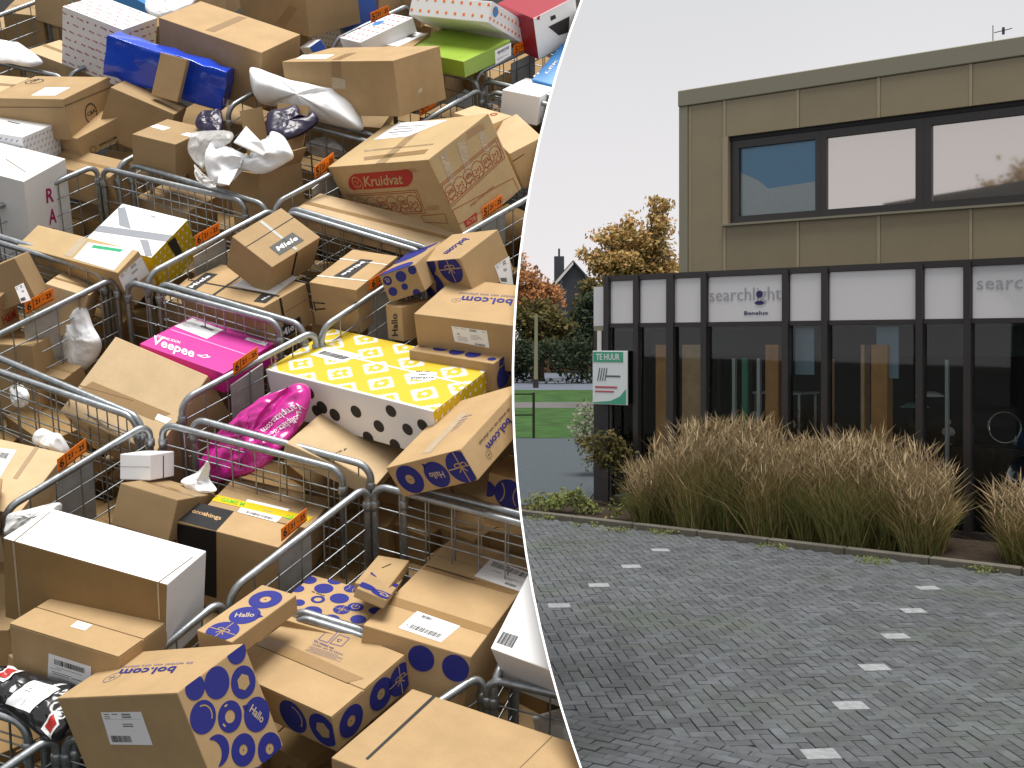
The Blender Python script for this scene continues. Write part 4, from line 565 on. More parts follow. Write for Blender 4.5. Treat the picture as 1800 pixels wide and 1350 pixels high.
{"n":"cardboard_box","l":"small brown carton with torn flaps and blue patterned sides beside the play circle box","c":"box","m":"kraft","ms":{},"o":[-0.493,4.598,2.6701],"q":[0.9625,0.1515,-0.1644,-0.1536],"d":[0.1647,0.344,0.1159],"seam":None,"op":False,"dec":[{"t":"circ","f":"S","k":"disc","m":"blueink","n":"printed_circle","p":[[0.0902,0.0873],[0.1119,0.0804]]},{"t":"circ","f":"S","k":"disc","m":"blueink","n":"printed_circle","p":[[0.1466,0.0974],[0.1638,0.0919]]},{"t":"circ","f":"S","k":"swirl","m":"blueink","n":"printed_circle","p":[[0.0282,0.0881],[0.042,0.0743]]},{"t":"circ","f":"S","k":"disc","m":"blueink","n":"printed_circle","p":[[0.0315,0.0397],[0.0462,0.028]]},{"t":"circ","f":"S","k":"disc","m":"blueink","n":"printed_circle","p":[[0.1257,0.0054],[0.1409,0.0007]]},{"t":"circ","f":"T","k":"disc","m":"blueink","n":"printed_circle","p":[[0.072,0.0244],[0.1151,-0.0353]]},{"t":"circ","f":"T","k":"disc","m":"blueink","n":"printed_circle","p":[[0.0334,0.2569],[0.0878,0.1812]]},{"t":"circ","f":"T","k":"disc","m":"blueink","n":"printed_circle","p":[[0.0795,0.3587],[0.1324,0.2987]]},{"t":"circ","f":"S","k":"disc","m":"blueink","n":"printed_circle","p":[[0.0879,0.0433],[0.101,0.0391]]}]},
{"n":"cardboard_box","l":"tilted brown box with dark nameplate print and grey strap resting on the cage rail","c":"box","m":"kraft","ms":{},"o":[-1.2196,4.8585,2.8338],"q":[0.8854,0.3297,0.2486,-0.2134],"d":[0.2276,0.3016,0.1783],"seam":None,"op":False,"dec":[{"t":"quad","f":"T","m":"black","n":"gap_line","p":[[0.0777,-0.0062],[0.0818,-0.006],[0.0765,0.3036],[0.0721,0.3057]]},{"t":"quad","f":"T","m":"strapgrey","n":"strap","p":[[0.0045,0.1578],[0.008,0.1739],[0.218,0.1662],[0.2191,0.1515]]},{"t":"quad","f":"T","m":"nameplate","n":"printed_nameplate","p":[[0.1391,0.0764],[0.1979,0.0751],[0.199,0.2281],[0.1348,0.2242]]},{"t":"text","f":"T","s":"Miele","m":"paper","n":"printed_logo","p":[[0.1785,0.0896],[0.1802,0.2115],[0.1553,0.0982]]},{"t":"quad","f":"E","m":"black","n":"strap","p":[[0.1443,0.183],[0.1564,0.1803],[0.16,0.038],[0.1482,0.0388]]}]},
{"n":"cardboard_box","l":"flat brown box with black crossing straps and one large white label on its top","c":"box","m":"kraft","ms":{},"o":[-1.43,5.0037,2.5891],"q":[0.925,0.2394,0.0299,-0.2936],"d":[0.5208,0.2541,0.187],"seam":None,"op":False,"dec":[{"t":"lab","f":"T","k":"mbar","n":"shipping_label","m":"paper","p":[[0.2337,0.0993],[0.4773,0.1127],[0.4431,0.2913],[0.2088,0.2646]]},{"t":"quad","f":"T","m":"strapblack","n":"strap","p":[[0.2202,-0.0114],[0.2359,-0.0137],[0.1857,0.261],[0.1742,0.2623]]},{"t":"quad","f":"T","m":"strapblack","n":"strap","p":[[0.0119,0.0608],[0.5118,0.103],[0.5047,0.1134],[0.0074,0.071]]},{"t":"quad","f":"E","m":"strapblack","n":"strap","p":[[0.092,0.1921],[0.1039,0.1893],[0.1031,0.0345],[0.0875,0.0367]]},{"t":"quad","f":"T","m":"blackink","n":"printed_nameplate","p":[[0.0483,0.001],[0.1123,0.0017],[0.0766,0.1647],[0.0111,0.1553]]},{"t":"text","f":"T","s":"Miele","m":"paper","n":"printed_logo","p":[[0.0826,0.01],[0.0645,0.1348],[0.0576,0.0109]]},{"t":"quad","f":"T","m":"blackink","n":"printed_nameplate","p":[[0.4411,0.0236],[0.504,0.0325],[0.489,0.1008],[0.4167,0.0976]]},{"t":"text","f":"T","s":"ele","m":"paper","n":"printed_logo","p":[[0.4702,0.0476],[0.4737,0.0941],[0.4554,0.0467]]},{"t":"quad","f":"E","m":"blackink","n":"printed_nameplate","p":[[0.0612,0.0591],[0.0628,0.0027],[0.1889,0.0098],[0.1854,0.0627]]},{"t":"text","f":"E","s":"Miele","m":"paper","n":"printed_logo","p":[[0.0663,0.0163],[0.1793,0.0246],[0.0646,0.0474]]},{"t":"quad","f":"E","m":"crease","n":"crease","p":[[0.1104,0.1144],[0.2652,0.1162],[0.2657,0.1185],[0.111,0.1166]]}]},
{"n":"cardboard_box","l":"brown box with white straps and black arrows on its front beside the orange number card","c":"box","m":"kraft","ms":{},"o":[-0.8332,4.825,2.585],"q":[0.9435,0.252,0.0304,-0.2131],"d":[0.2283,0.3449,0.2011],"seam":None,"op":False,"dec":[{"t":"quad","f":"T","m":"strapwhite","n":"strap","p":[[-0.0507,0.2359],[0.2586,0.2492],[0.2557,0.256],[-0.0505,0.2441]]},{"t":"quad","f":"T","m":"strapwhite","n":"strap","p":[[-0.0277,0.0585],[0.2402,0.0854],[0.2377,0.0931],[-0.028,0.0671]]},{"t":"quad","f":"T","m":"blackink","n":"printed_nameplate","p":[[0.0679,0.0802],[0.1416,0.0891],[0.1462,0.2733],[0.089,0.2655]]},{"t":"text","f":"T","s":"Miele","m":"paper","n":"printed_logo","p":[[0.1079,0.2434],[0.0924,0.0997],[0.1264,0.2439]]},{"t":"arrows","f":"S","m":"blackink","n":"printed_arrows","p":[[0.0086,0.1138],[0.0121,0.0687],[0.0624,0.0825],[0.0626,0.1179]]}]},
{"n":"cardboard_box","l":"flat open tan carton lying under the large red printed carton","c":"box","m":"kraftlight","ms":{},"o":[-1.0225,5.2643,3.0506],"q":[0.9312,0.2702,0.0671,-0.2353],"d":[0.7974,0.2343,0.07],"seam":None,"op":False,"dec":[]},
{"n":"cardboard_box","l":"largest carton with red logo, bubble drawings and shiny clear tape","c":"box","m":"kraftpale","ms":{},"o":[-0.7212,5.5417,3.0247],"q":[0.8698,0.2978,-0.0912,-0.3826],"d":[0.744,0.4125,0.3879],"seam":None,"op":False,"dec":[{"t":"quad","f":"T","m":"tapegloss","n":"tape_strip","p":[[0.1404,0.1316],[0.6349,0.1406],[0.6301,0.1526],[0.1206,0.149]]},{"t":"quad","f":"T","m":"tape","n":"tape_strip","p":[[0.2429,0.0417],[0.6607,0.0578],[0.6452,0.1016],[0.205,0.0749]]},{"t":"quad","f":"T","m":"tapegloss","n":"tape_strip","p":[[0.3762,-0.033],[0.4461,-0.039],[0.3864,0.2793],[0.3314,0.2866]]},{"t":"lab","f":"T","k":"lines","n":"shipping_label","m":"paper","p":[[0.081,0.2518],[0.3376,0.2524],[0.4969,0.3861],[0.0908,0.4188]]},{"t":"pill","f":"S","m":"redink","n":"printed_logo","p":[[0.0684,0.2593],[0.5541,0.2653],[0.5805,0.3428],[0.1374,0.3435]]},{"t":"text","f":"S","s":"Kruidvat","m":"kraftpale","n":"printed_logo","p":[[0.2163,0.2774],[0.5024,0.2809],[0.2413,0.3276]]},{"t":"circ","f":"S","k":"ringface","m":"kraftpale","n":"printed_logo","p":[[0.1712,0.2934],[0.2079,0.292]]},{"t":"bubbles","f":"S","m":"redinkthin","n":"printed_drawing","s":["25%","2+2","20%","25%","20%","2+2"],"p":[[0.1205,0.1371],[0.5413,0.1357],[0.5587,0.2351],[0.0596,0.2273]]},{"t":"lines","f":"S","m":"redinkthin","n":"small_print","k":4,"p":[[0.5447,0.3255],[0.6549,0.334],[0.6527,0.3526],[0.5461,0.3551]]},{"t":"lines","f":"S","m":"redinkthin","n":"small_print","k":4,"p":[[0.5711,0.1407],[0.6771,0.1443],[0.6855,0.1687],[0.58,0.1655]]},{"t":"frame","f":"S","m":"redinkthin","n":"printed_drawing","p":[[0.5155,0.0796],[0.6751,0.0725],[0.6848,0.1222],[0.5152,0.1136]]},{"t":"bubbles","f":"E","m":"redinkthin","n":"printed_drawing","s":["20%","2+2","40%","2+2","25%","2+2"],"p":[[0.0028,0.1629],[0.3811,0.1807],[0.3874,0.2646],[0.0047,0.2558]]},{"t":"frame","f":"E","m":"redinkthin","n":"printed_drawing","p":[[-0.0003,0.0666],[0.3927,-0.0222],[0.3903,0.0698],[0.0008,0.137]]},{"t":"text","f":"E","s":"Altijd scherpe prijzen!","m":"redinkthin","n":"printed_lettering","p":[[0.0989,0.0936],[0.269,0.0965],[0.0986,0.1048]]},{"t":"quad","f":"E","m":"redink","n":"printed_banner","p":[[0.0293,0.0315],[0.1024,0.0221],[0.1174,0.0574],[0.0286,0.0596]]},{"t":"text","f":"E","s":"ACTIE!","m":"kraftpale","n":"printed_lettering","p":[[0.037,0.0378],[0.1008,0.0315],[0.0406,0.055]]},{"t":"lines","f":"E","m":"redinkthin","n":"small_print","k":5,"p":[[0.2281,0.3519],[0.3808,0.337],[0.3553,0.3749],[0.2481,0.3831]]},{"t":"quad","f":"E","m":"tapegloss","n":"tape_strip","p":[[0.0647,0.3713],[0.1061,0.3688],[0.0896,0.2297],[0.0528,0.2407]]},{"t":"quad","f":"E","m":"tapegloss","n":"tape_strip","p":[[0.1768,0.3659],[0.2248,0.3603],[0.1907,0.2137],[0.1555,0.2288]]},{"t":"quad","f":"E","m":"tapegloss","n":"tape_strip","p":[[0.3142,0.3481],[0.3498,0.3445],[0.3306,0.2421],[0.2968,0.2612]]}]},
{"n":"cardboard_box","l":"large taped brown carton standing behind the white plastic bag","c":"box","m":"kraft","ms":{},"o":[-1.1353,5.8448,3.6829],"q":[0.9421,0.2029,0.0048,-0.267],"d":[0.6962,0.4012,0.2677],"seam":None,"op":False,"dec":[{"t":"lab","f":"T","k":"lines","n":"shipping_label","m":"paper","p":[[0.0357,0.0688],[0.2367,0.0596],[0.199,0.1793],[-0.0204,0.1856]]},{"t":"quad","f":"S","m":"tapepale","n":"tape_strip","p":[[0.299,0.1362],[0.3864,0.1313],[0.3924,0.1785],[0.3105,0.1916]]},{"t":"quad","f":"T","m":"tape","n":"tape_strip","p":[[0.2965,0.0283],[0.348,0.0403],[0.299,0.2334],[0.2509,0.2063]]},{"t":"quad","f":"S","m":"tape","n":"tape_strip","p":[[0.3065,0.189],[0.3642,0.189],[0.3809,0.2722],[0.3235,0.2716]]},{"t":"quad","f":"E","m":"tapepale","n":"tape_strip","p":[[0.1618,0.0786],[0.203,0.0753],[0.2043,0.1015],[0.1753,0.0969]]}]},
{"n":"cardboard_box","l":"big closed brown box behind the blue bubble mailer","c":"box","m":"kraft","ms":{},"o":[-1.9104,6.1921,3.9685],"q":[0.9297,0.2849,0.1334,-0.1916],"d":[0.6544,0.3491,0.3233],"seam":None,"op":False,"dec":[{"t":"quad","f":"T","m":"tape","n":"tape_strip","p":[[0.2745,0.0357],[0.3229,0.0443],[0.3198,0.3339],[0.2743,0.3191]]}]},
{"n":"cardboard_box","l":"brown carton with a shaded front at the top edge behind the big closed box","c":"box","m":"kraft2","ms":{},"o":[-1.6008,6.7281,4.4549],"q":[0.8802,0.2623,0.0937,-0.3843],"d":[0.7054,0.35,0.2227],"seam":None,"op":False,"dec":[{"t":"quad","f":"S","m":"tape","n":"tape_strip","p":[[0.3759,0.0214],[0.4618,0.0164],[0.6101,0.1431],[0.5504,0.1561]]}]},
{"n":"cardboard_box","l":"white carton printed all over with small red words at the upper left","c":"box","m":"whitecard","ms":{},"o":[-2.4737,6.2511,4.0425],"q":[0.9399,0.2645,0.1607,-0.1446],"d":[0.3831,0.299,0.3273],"seam":None,"op":False,"dec":[{"t":"pat","f":"S","k":"words","m":"redink","n":"printed_pattern","kw":{"du":0.05,"dv":0.045},"p":[]},{"t":"pat","f":"T","k":"words","m":"redink","n":"printed_pattern","kw":{"du":0.06,"dv":0.05},"p":[]},{"t":"pat","f":"E","k":"words","m":"redink","n":"printed_pattern","kw":{"du":0.05,"dv":0.045},"p":[]}]},
{"n":"bubble_mailer","l":"bright shiny blue padded mailer standing on edge","c":"mailer","m":"bluefoil","ms":{},"o":[-2.1353,5.9347,3.9072],"q":[0.9625,0.2275,0.1441,-0.032],"d":[0.6443,0.1263,0.212],"seam":None,"op":False,"dec":[]},
{"n":"cardboard_box","l":"flat brown packet propped against the blue padded mailer","c":"box","m":"kraft","ms":{},"o":[-1.8422,5.8068,3.7745],"q":[0.9884,0.0696,0.1353,0.0016],"d":[0.1381,0.0499,0.2213],"seam":None,"op":False,"dec":[]},
{"n":"cardboard_box","l":"brown box with a deep lid and round black crest on its front","c":"box","m":"kraft","ms":{},"o":[-2.6029,5.7484,3.5438],"q":[0.9625,0.2418,0.0031,-0.1229],"d":[0.4377,0.4132,0.2065],"seam":None,"op":False,"dec":[{"t":"circ","f":"E","k":"crest","m":"blackink","n":"printed_crest","p":[[0.194,0.0765],[0.2461,0.0654]]},{"t":"text","f":"E","s":"C&A","m":"blackink","n":"printed_logo","p":[[0.1597,0.0717],[0.2348,0.0744],[0.1581,0.0916]]},{"t":"text","f":"E","s":"WWW.C-A.COM","m":"blackink","n":"printed_lettering","p":[[0.1501,0.0244],[0.2422,0.0186],[0.1496,0.0302]]},{"t":"circ","f":"T","k":"crestthin","m":"blackink","n":"printed_crest","p":[[0.0684,0.3048],[0.1024,0.3376]]},{"t":"text","f":"T","s":"C&A","m":"blackink","n":"printed_logo","p":[[0.0612,0.2735],[0.0798,0.3304],[0.0386,0.3203]]},{"t":"lab","f":"T","k":"lines","n":"shipping_label","m":"paper","p":[[0.2229,0.0522],[0.3555,0.0588],[0.3456,0.2047],[0.2069,0.1985]]},{"t":"quad","f":"E","m":"crease","n":"lid_edge","p":[[-0.0036,0.1692],[0.4132,0.1502],[0.4106,0.1566],[-0.0097,0.1764]]},{"t":"quad","f":"S","m":"crease","n":"lid_edge","p":[[0.0672,0.1593],[0.4279,0.1637],[0.4289,0.1675],[0.0684,0.1632]]}]},
{"n":"cardboard_box","l":"second lidded brown box with web address print lying below the crested one","c":"box","m":"kraft","ms":{},"o":[-2.4227,5.8738,3.5262],"q":[0.8946,0.3138,0.0437,-0.3152],"d":[0.3578,0.2749,0.1114],"seam":None,"op":False,"dec":[{"t":"circ","f":"E","k":"crest","m":"blackink","n":"printed_crest","p":[[0.0656,0.0225],[0.0819,0.0171]]},{"t":"text","f":"E","s":"WWW.C-A.COM","m":"blackink","n":"printed_lettering","p":[[0.1024,0.0182],[0.2095,0.0158],[0.1036,0.0326]]}]},
{"n":"cardboard_box","l":"white carton patterned with small blue dashes at the left edge","c":"box","m":"whitecard","ms":{},"o":[-2.7112,5.6208,3.3674],"q":[0.9625,0.2301,0.0667,-0.1276],"d":[0.3691,0.279,0.2194],"seam":None,"op":False,"dec":[{"t":"pat","f":"S","k":"dash","m":"blueinkpale","n":"printed_pattern","kw":{"du":0.03,"dv":0.03},"p":[]},{"t":"pat","f":"E","k":"dash","m":"blueinkpale","n":"printed_pattern","kw":{"du":0.03,"dv":0.03},"p":[]},{"t":"quad","f":"T","m":"blackink","n":"slot","p":[[0.158,0.1702],[0.2338,0.1593],[0.2299,0.1694],[0.154,0.1803]]}]},
{"n":"cardboard_box","l":"tall white carton with magenta capital letters behind the left cage wires","c":"box","m":"whitecard","ms":{},"o":[-2.7116,5.4971,2.9826],"q":[0.9498,0.2659,0.0947,-0.1349],"d":[0.4733,0.3024,0.4481],"seam":None,"op":False,"dec":[{"t":"text","f":"E","s":"R","m":"magenta","n":"printed_lettering","p":[[0.1331,0.2853],[0.1853,0.2748],[0.1389,0.3561]]},{"t":"text","f":"E","s":"A","m":"magenta","n":"printed_lettering","p":[[0.1324,0.1728],[0.187,0.1627],[0.1386,0.2477]]},{"t":"text","f":"E","s":"R","m":"magenta","n":"printed_lettering","p":[[0.1274,0.0812],[0.1801,0.0706],[0.1342,0.1502]]},{"t":"quad","f":"T","m":"crease","n":"lid_edge","p":[[0.2547,0.1543],[0.4225,0.0811],[0.4208,0.087],[0.2533,0.1606]]}]},
{"n":"cardboard_box","l":"low wide brown carton below the two crested boxes","c":"box","m":"kraft","ms":{},"o":[-2.2895,5.8092,3.2581],"q":[0.8871,0.3785,0.0218,-0.2633],"d":[0.4348,0.1496,0.2],"seam":None,"op":False,"dec":[]},
{"n":"cardboard_box","l":"square brown box with a small white sticker left of the crumpled plastic bags","c":"box","m":"kraft2","ms":{},"o":[-1.8283,5.4862,3.35],"q":[0.96,0.2268,0.0989,-0.1312],"d":[0.2339,0.3011,0.1732],"seam":None,"op":False,"dec":[{"t":"lab","f":"T","k":"lines","n":"sticker","m":"paper","p":[[0.0047,0.142],[0.0831,0.1348],[0.0883,0.1923],[0.0099,0.1938]]},{"t":"lab","f":"T","k":"none","n":"sticker","m":"paper","p":[[0.1786,0.1323],[0.2418,0.134],[0.2402,0.1946],[0.1849,0.1793]]}]},
{"n":"cardboard_box","l":"long brown box under the blue padded mailer","c":"box","m":"kraft2","ms":{},"o":[-2.1221,5.8036,3.5733],"q":[0.961,0.1832,0.2031,0.0421],"d":[0.3362,0.2479,0.26],"seam":None,"op":False,"dec":[{"t":"quad","f":"E","m":"orange","n":"sticker","p":[[0.2357,0.1694],[0.3122,0.1601],[0.2733,0.1836],[0.1839,0.1954]]}]},
{"n":"cardboard_box","l":"opened brown carton holding the crumpled plastic bags","c":"box","m":"kraft","ms":{},"o":[-1.3558,5.5688,3.0722],"q":[0.929,0.1983,0.0494,-0.3086],"d":[0.2159,0.2787,0.2986],"seam":None,"op":True,"dec":[]},
{"n":"cardboard_box","l":"bright green and yellow carton with a sticker under the white dotted box","c":"box","m":"green","ms":{},"o":[-0.6058,6.0899,4.0042],"q":[0.8977,0.2788,0.0592,-0.3359],"d":[0.4772,0.3741,0.0865],"seam":None,"op":False,"dec":[{"t":"lab","f":"E","k":"bigbar","n":"sticker","m":"paper","p":[[0.2389,-0.0048],[0.3684,0.004],[0.377,0.0712],[0.2447,0.0684]]}]},
{"n":"cardboard_box","l":"white box with orange icons lying tilted on the green carton","c":"box","m":"whitecard","ms":{},"o":[-0.5517,6.0675,4.2579],"q":[0.9642,0.0067,0.1087,-0.242],"d":[0.4998,0.5002,0.1106],"seam":None,"op":False,"dec":[{"t":"pat","f":"S","k":"icons","m":"orange","n":"printed_pattern","kw":{"du":0.055,"dv":0.06},"p":[]},{"t":"pat","f":"E","k":"icons","m":"orange","n":"printed_pattern","kw":{"du":0.04,"dv":0.05},"p":[]},{"t":"circ","f":"E","k":"disc","m":"skyblue","n":"printed_icon","p":[[0.0469,0.0702],[0.0726,0.0779]]}]},
{"n":"cardboard_box","l":"flat white box with red dots left of the tilted icon box","c":"box","m":"whitecard","ms":{},"o":[-0.9173,6.2238,4.1035],"q":[0.8321,0.3063,0.0176,-0.4621],"d":[0.2347,0.3443,0.08],"seam":None,"op":False,"dec":[{"t":"pat","f":"T","k":"icons","m":"redink","n":"printed_pattern","kw":{"du":0.05,"dv":0.05},"p":[]},{"t":"circ","f":"T","k":"disc","m":"skyblue","n":"printed_icon","p":[[0.0592,0.2209],[0.093,0.2295]]}]},
{"n":"cardboard_box","l":"brown carton with a white address sheet between the green carton and the taped carton","c":"box","m":"kraft","ms":{},"o":[-0.7957,6.1834,3.8998],"q":[0.9277,0.3022,-0.0048,-0.2192],"d":[0.2905,0.2899,0.2],"seam":None,"op":False,"dec":[{"t":"lab","f":"T","k":"midbar","n":"shipping_label","m":"paper","p":[[0.0331,0.1243],[0.2058,0.0824],[0.2823,0.2667],[0.0986,0.3293]]}]},
{"n":"cardboard_box","l":"red and white carton with a black swoosh at the top by the curved divider","c":"box","m":"red","ms":{"E":"whitecard","S":"red"},"o":[-0.0477,6.3258,4.1732],"q":[0.8317,0.3518,0.0936,-0.4192],"d":[0.3052,0.2983,0.24],"seam":None,"op":False,"dec":[{"t":"quad","f":"E","m":"red","n":"printed_band","p":[[0.0218,0.2238],[0.0396,0.2175],[0.0459,0.2927],[0.0285,0.2958]]},{"t":"quad","f":"E","m":"blackink","n":"printed_patch","p":[[0.113,0.179],[0.1512,0.1783],[0.1471,0.2016],[0.1131,0.2037]]},{"t":"quad","f":"E","m":"blackink","n":"printed_band","p":[[0.0901,0.1546],[0.2439,0.1515],[0.2238,0.0655],[0.1551,0.0763]]}]},
{"n":"cardboard_box","l":"sky blue carton with white lettering beside the divider","c":"box","m":"skyblue","ms":{},"o":[0.131,6.1626,3.777],"q":[0.8593,0.4293,0.0574,-0.272],"d":[0.2345,0.3306,0.2],"seam":None,"op":False,"dec":[{"t":"text","f":"T","s":"II","m":"whiteink","n":"printed_lettering","p":[[0.0037,0.0184],[0.0145,0.0563],[-0.0053,0.0245]]},{"t":"text","f":"T","s":"LEK","m":"whiteink","n":"printed_lettering","p":[[0.0546,0.0673],[0.0544,0.1934],[0.0392,0.0709]]}]},
{"n":"cardboard_box","l":"white flat carton lying below the sky blue carton","c":"box","m":"whitecard","ms":{},"o":[-0.0639,5.8846,3.6712],"q":[0.9562,0.2156,0.0882,-0.1775],"d":[0.207,0.3329,0.15],"seam":None,"op":False,"dec":[]},
{"n":"cardboard_box","l":"brown carton with a red oval beside the largest carton","c":"box","m":"kraftlight","ms":{},"o":[-0.3121,5.5826,3.4916],"q":[0.9648,0.1807,0.128,-0.1415],"d":[0.2095,0.283,0.15],"seam":None,"op":False,"dec":[{"t":"ovalring","f":"T","m":"redinkthin","n":"printed_logo","p":[[0.1485,0.1391],[0.1475,0.2384],[0.1301,0.2461],[0.1261,0.1768]]}]},
{"n":"cardboard_box","l":"plain brown carton right of the largest carton against the divider","c":"box","m":"kraftlight","ms":{},"o":[-0.0615,5.7115,3.4093],"q":[0.7345,0.351,0.0405,-0.5793],"d":[0.3644,0.1742,0.1994],"seam":None,"op":False,"dec":[{"t":"quad","f":"E","m":"black","n":"gap_line","p":[[-0.013,0.1554],[0.0638,0.1617],[0.0635,0.1654],[-0.0133,0.1592]]}]},
{"n":"cardboard_box","l":"brown carton with dark red letters facing the left cage wires","c":"box","m":"kraft2","ms":{},"o":[-2.3114,4.8129,2.5191],"q":[0.9469,0.2911,0.092,-0.1006],"d":[0.1772,0.1324,0.2476],"seam":None,"op":False,"dec":[{"t":"text","f":"E","s":"H&M","m":"darkred","n":"printed_logo","p":[[0.0284,0.1111],[0.1151,0.0953],[0.021,0.159]]}]},
{"n":"cardboard_box","l":"brown carton with a white label standing behind the red lettered one","c":"box","m":"kraft2","ms":{},"o":[-2.1427,4.7123,2.6245],"q":[0.9704,0.1138,-0.2014,0.0687],"d":[0.1791,0.2429,0.18],"seam":None,"op":False,"dec":[{"t":"lab","f":"E","k":"addr","n":"shipping_label","m":"paper","p":[[-0.2301,0.0126],[-0.0855,0.0019],[-0.0642,0.076],[-0.2033,0.0788]]}]},
{"n":"cardboard_box","l":"wide tan parcel with a white document pouch and green strip","c":"box","m":"kraftpale","ms":{},"o":[-2.1571,5.1709,2.8072],"q":[0.8807,0.4053,0.0153,-0.2447],"d":[0.6079,0.1421,0.195],"seam":None,"op":False,"dec":[{"t":"quad","f":"T","m":"tapepale","n":"tape_strip","p":[[0.2765,0.0146],[0.325,0.0182],[0.3182,0.1364],[0.2716,0.134]]},{"t":"lab","f":"T","k":"none","n":"document_pouch","m":"paper","p":[[0.3402,0.0121],[0.5807,0.0073],[0.5758,0.143],[0.3335,0.1158]]},{"t":"quad","f":"T","m":"greenlabel","n":"printed_strip","p":[[0.3741,0.092],[0.5301,0.1089],[0.5332,0.1272],[0.3702,0.1107]]},{"t":"lab","f":"E","k":"addr","n":"shipping_label","m":"paper","p":[[-0.0155,0.1],[0.1337,0.0684],[0.1381,0.167],[-0.0056,0.1801]]}]},
{"n":"cardboard_box","l":"white and yellow carton wrapped in crossing grey tape","c":"box","m":"whitecard","ms":{"E":"yellow","S":"yellow"},"o":[-1.9244,5.2923,2.8217],"q":[0.9057,0.3763,0.0542,-0.1876],"d":[0.3652,0.2861,0.2125],"seam":None,"op":False,"dec":[{"t":"quad","f":"T","m":"tapegrey","n":"tape_strip","p":[[0.0027,0.0679],[0.3717,0.1166],[0.3706,0.1645],[-0.0007,0.1122]]},{"t":"quad","f":"T","m":"tapegrey","n":"tape_strip","p":[[0.0876,0.1431],[0.1567,0.1384],[0.0304,0.2666],[-0.006,0.2496]]},{"t":"quad","f":"T","m":"tapegrey","n":"tape_strip","p":[[0.2389,0.09],[0.3344,-0.0031],[0.3644,0.0114],[0.2809,0.0967]]},{"t":"quad","f":"E","m":"strapblack","n":"tape_strip","p":[[0.1178,0.2036],[0.1741,0.1974],[0.1913,0.0886],[0.1433,0.0979]]},{"t":"pat","f":"E","k":"dots","m":"whiteink","n":"printed_pattern","kw":{"du":0.035,"dv":0.035,"w":0.006,"hh":0.012},"p":[]},{"t":"text","f":"T","s":"N2","m":"blackink","n":"printed_lettering","p":[[0.1902,0.2458],[0.2141,0.2457],[0.1859,0.2544]]}]},
{"n":"cardboard_box","l":"dark brown carton seen through wires beside the two label box","c":"box","m":"kraft2","ms":{},"o":[-0.3899,4.5521,1.504],"q":[0.9585,0.1665,0.049,-0.2262],"d":[0.5003,0.2,0.35],"seam":None,"op":False,"dec":[]},
{"n":"cardboard_box","l":"white and blue upright parcels carton at the top edge","c":"box","m":"whitecard","ms":{},"o":[-1.1951,6.8171,4.3028],"q":[0.9033,0.2238,0.0535,-0.3622],"d":[0.2792,0.25,0.3126],"seam":None,"op":False,"dec":[{"t":"pat","f":"S","k":"dash","m":"blueinkpale","n":"printed_pattern","kw":{"du":0.03,"dv":0.03},"p":[]}]},
{"n":"cardboard_box","l":"narrow blue edged carton at the top edge beside the white one","c":"box","m":"bluecard","ms":{},"o":[-1.0201,6.7965,4.3548],"q":[0.7679,0.1514,0.0554,-0.6199],"d":[0.2826,0.2,0.2238],"seam":None,"op":False,"dec":[]},
{"n":"cardboard_box","l":"dark tan carton at the top edge behind the orange number card","c":"box","m":"kraft2","ms":{},"o":[-1.0026,6.7347,4.4346],"q":[0.9382,0.1269,0.0698,-0.3143],"d":[0.2942,0.3,0.1468],"seam":None,"op":False,"dec":[]},
{"n":"cardboard_box","l":"small white and blue packet beside the big closed box","c":"box","m":"whitecard","ms":{"E":"bluecard"},"o":[-1.1478,6.4599,4.1009],"q":[0.7533,0.3311,-0.0938,-0.5605],"d":[0.2843,0.0767,0.0997],"seam":None,"op":False,"dec":[]},
{"n":"cardboard_box","l":"plain tan carton in the upper left cage behind the foam sheet","c":"box","m":"kraftlight","ms":{},"o":[-2.7538,6.4459,3.9776],"q":[0.9456,0.2503,0.1534,-0.1404],"d":[0.3354,0.279,0.2],"seam":None,"op":False,"dec":[]},
{"n":"cardboard_box","l":"brown carton at the top left corner inside the far cage","c":"box","m":"kraft2","ms":{},"o":[-3.0914,6.9975,4.2518],"q":[0.9512,0.302,0.0522,0.0347],"d":[0.2313,0.2612,0.3],"seam":None,"op":False,"dec":[]},
{"n":"cardboard_box","l":"brown carton beneath the big closed box beside the bag","c":"box","m":"kraft2","ms":{},"o":[-1.4097,6.2328,3.8035],"q":[0.7246,0.5892,-0.0595,-0.3526],"d":[0.1595,0.0963,0.2],"seam":None,"op":False,"dec":[]},
{"n":"cardboard_box","l":"flat tan carton lying left of the crested box","c":"box","m":"kraftlight","ms":{},"o":[-2.922,5.9876,3.7653],"q":[0.9544,0.2598,0.0313,-0.1434],"d":[0.2702,0.2773,0.08],"seam":None,"op":False,"dec":[]},
{"n":"cardboard_box","l":"brown parcel with printed letters lying low in the left wire cage","c":"box","m":"kraft2","ms":{},"o":[-1.9931,4.9822,2.1462],"q":[0.9165,0.3023,0.0137,-0.2618],"d":[0.1988,0.1045,0.3],"seam":None,"op":False,"dec":[]},
{"n":"cardboard_box","l":"brown carton low behind wires below the grey plate of the left cage","c":"box","m":"kraft","ms":{},"o":[-2.1664,4.7965,2.2209],"q":[0.9846,0.154,0.0151,-0.081],"d":[0.1966,0.1894,0.3],"seam":None,"op":False,"dec":[]},
{"n":"cardboard_box","l":"tan parcel behind wires under the document pouch parcel","c":"box","m":"kraftlight","ms":{},"o":[-2.0163,4.7963,2.5724],"q":[0.9775,0.1183,0.1601,0.069],"d":[0.1791,0.2496,0.2],"seam":None,"op":False,"dec":[]},
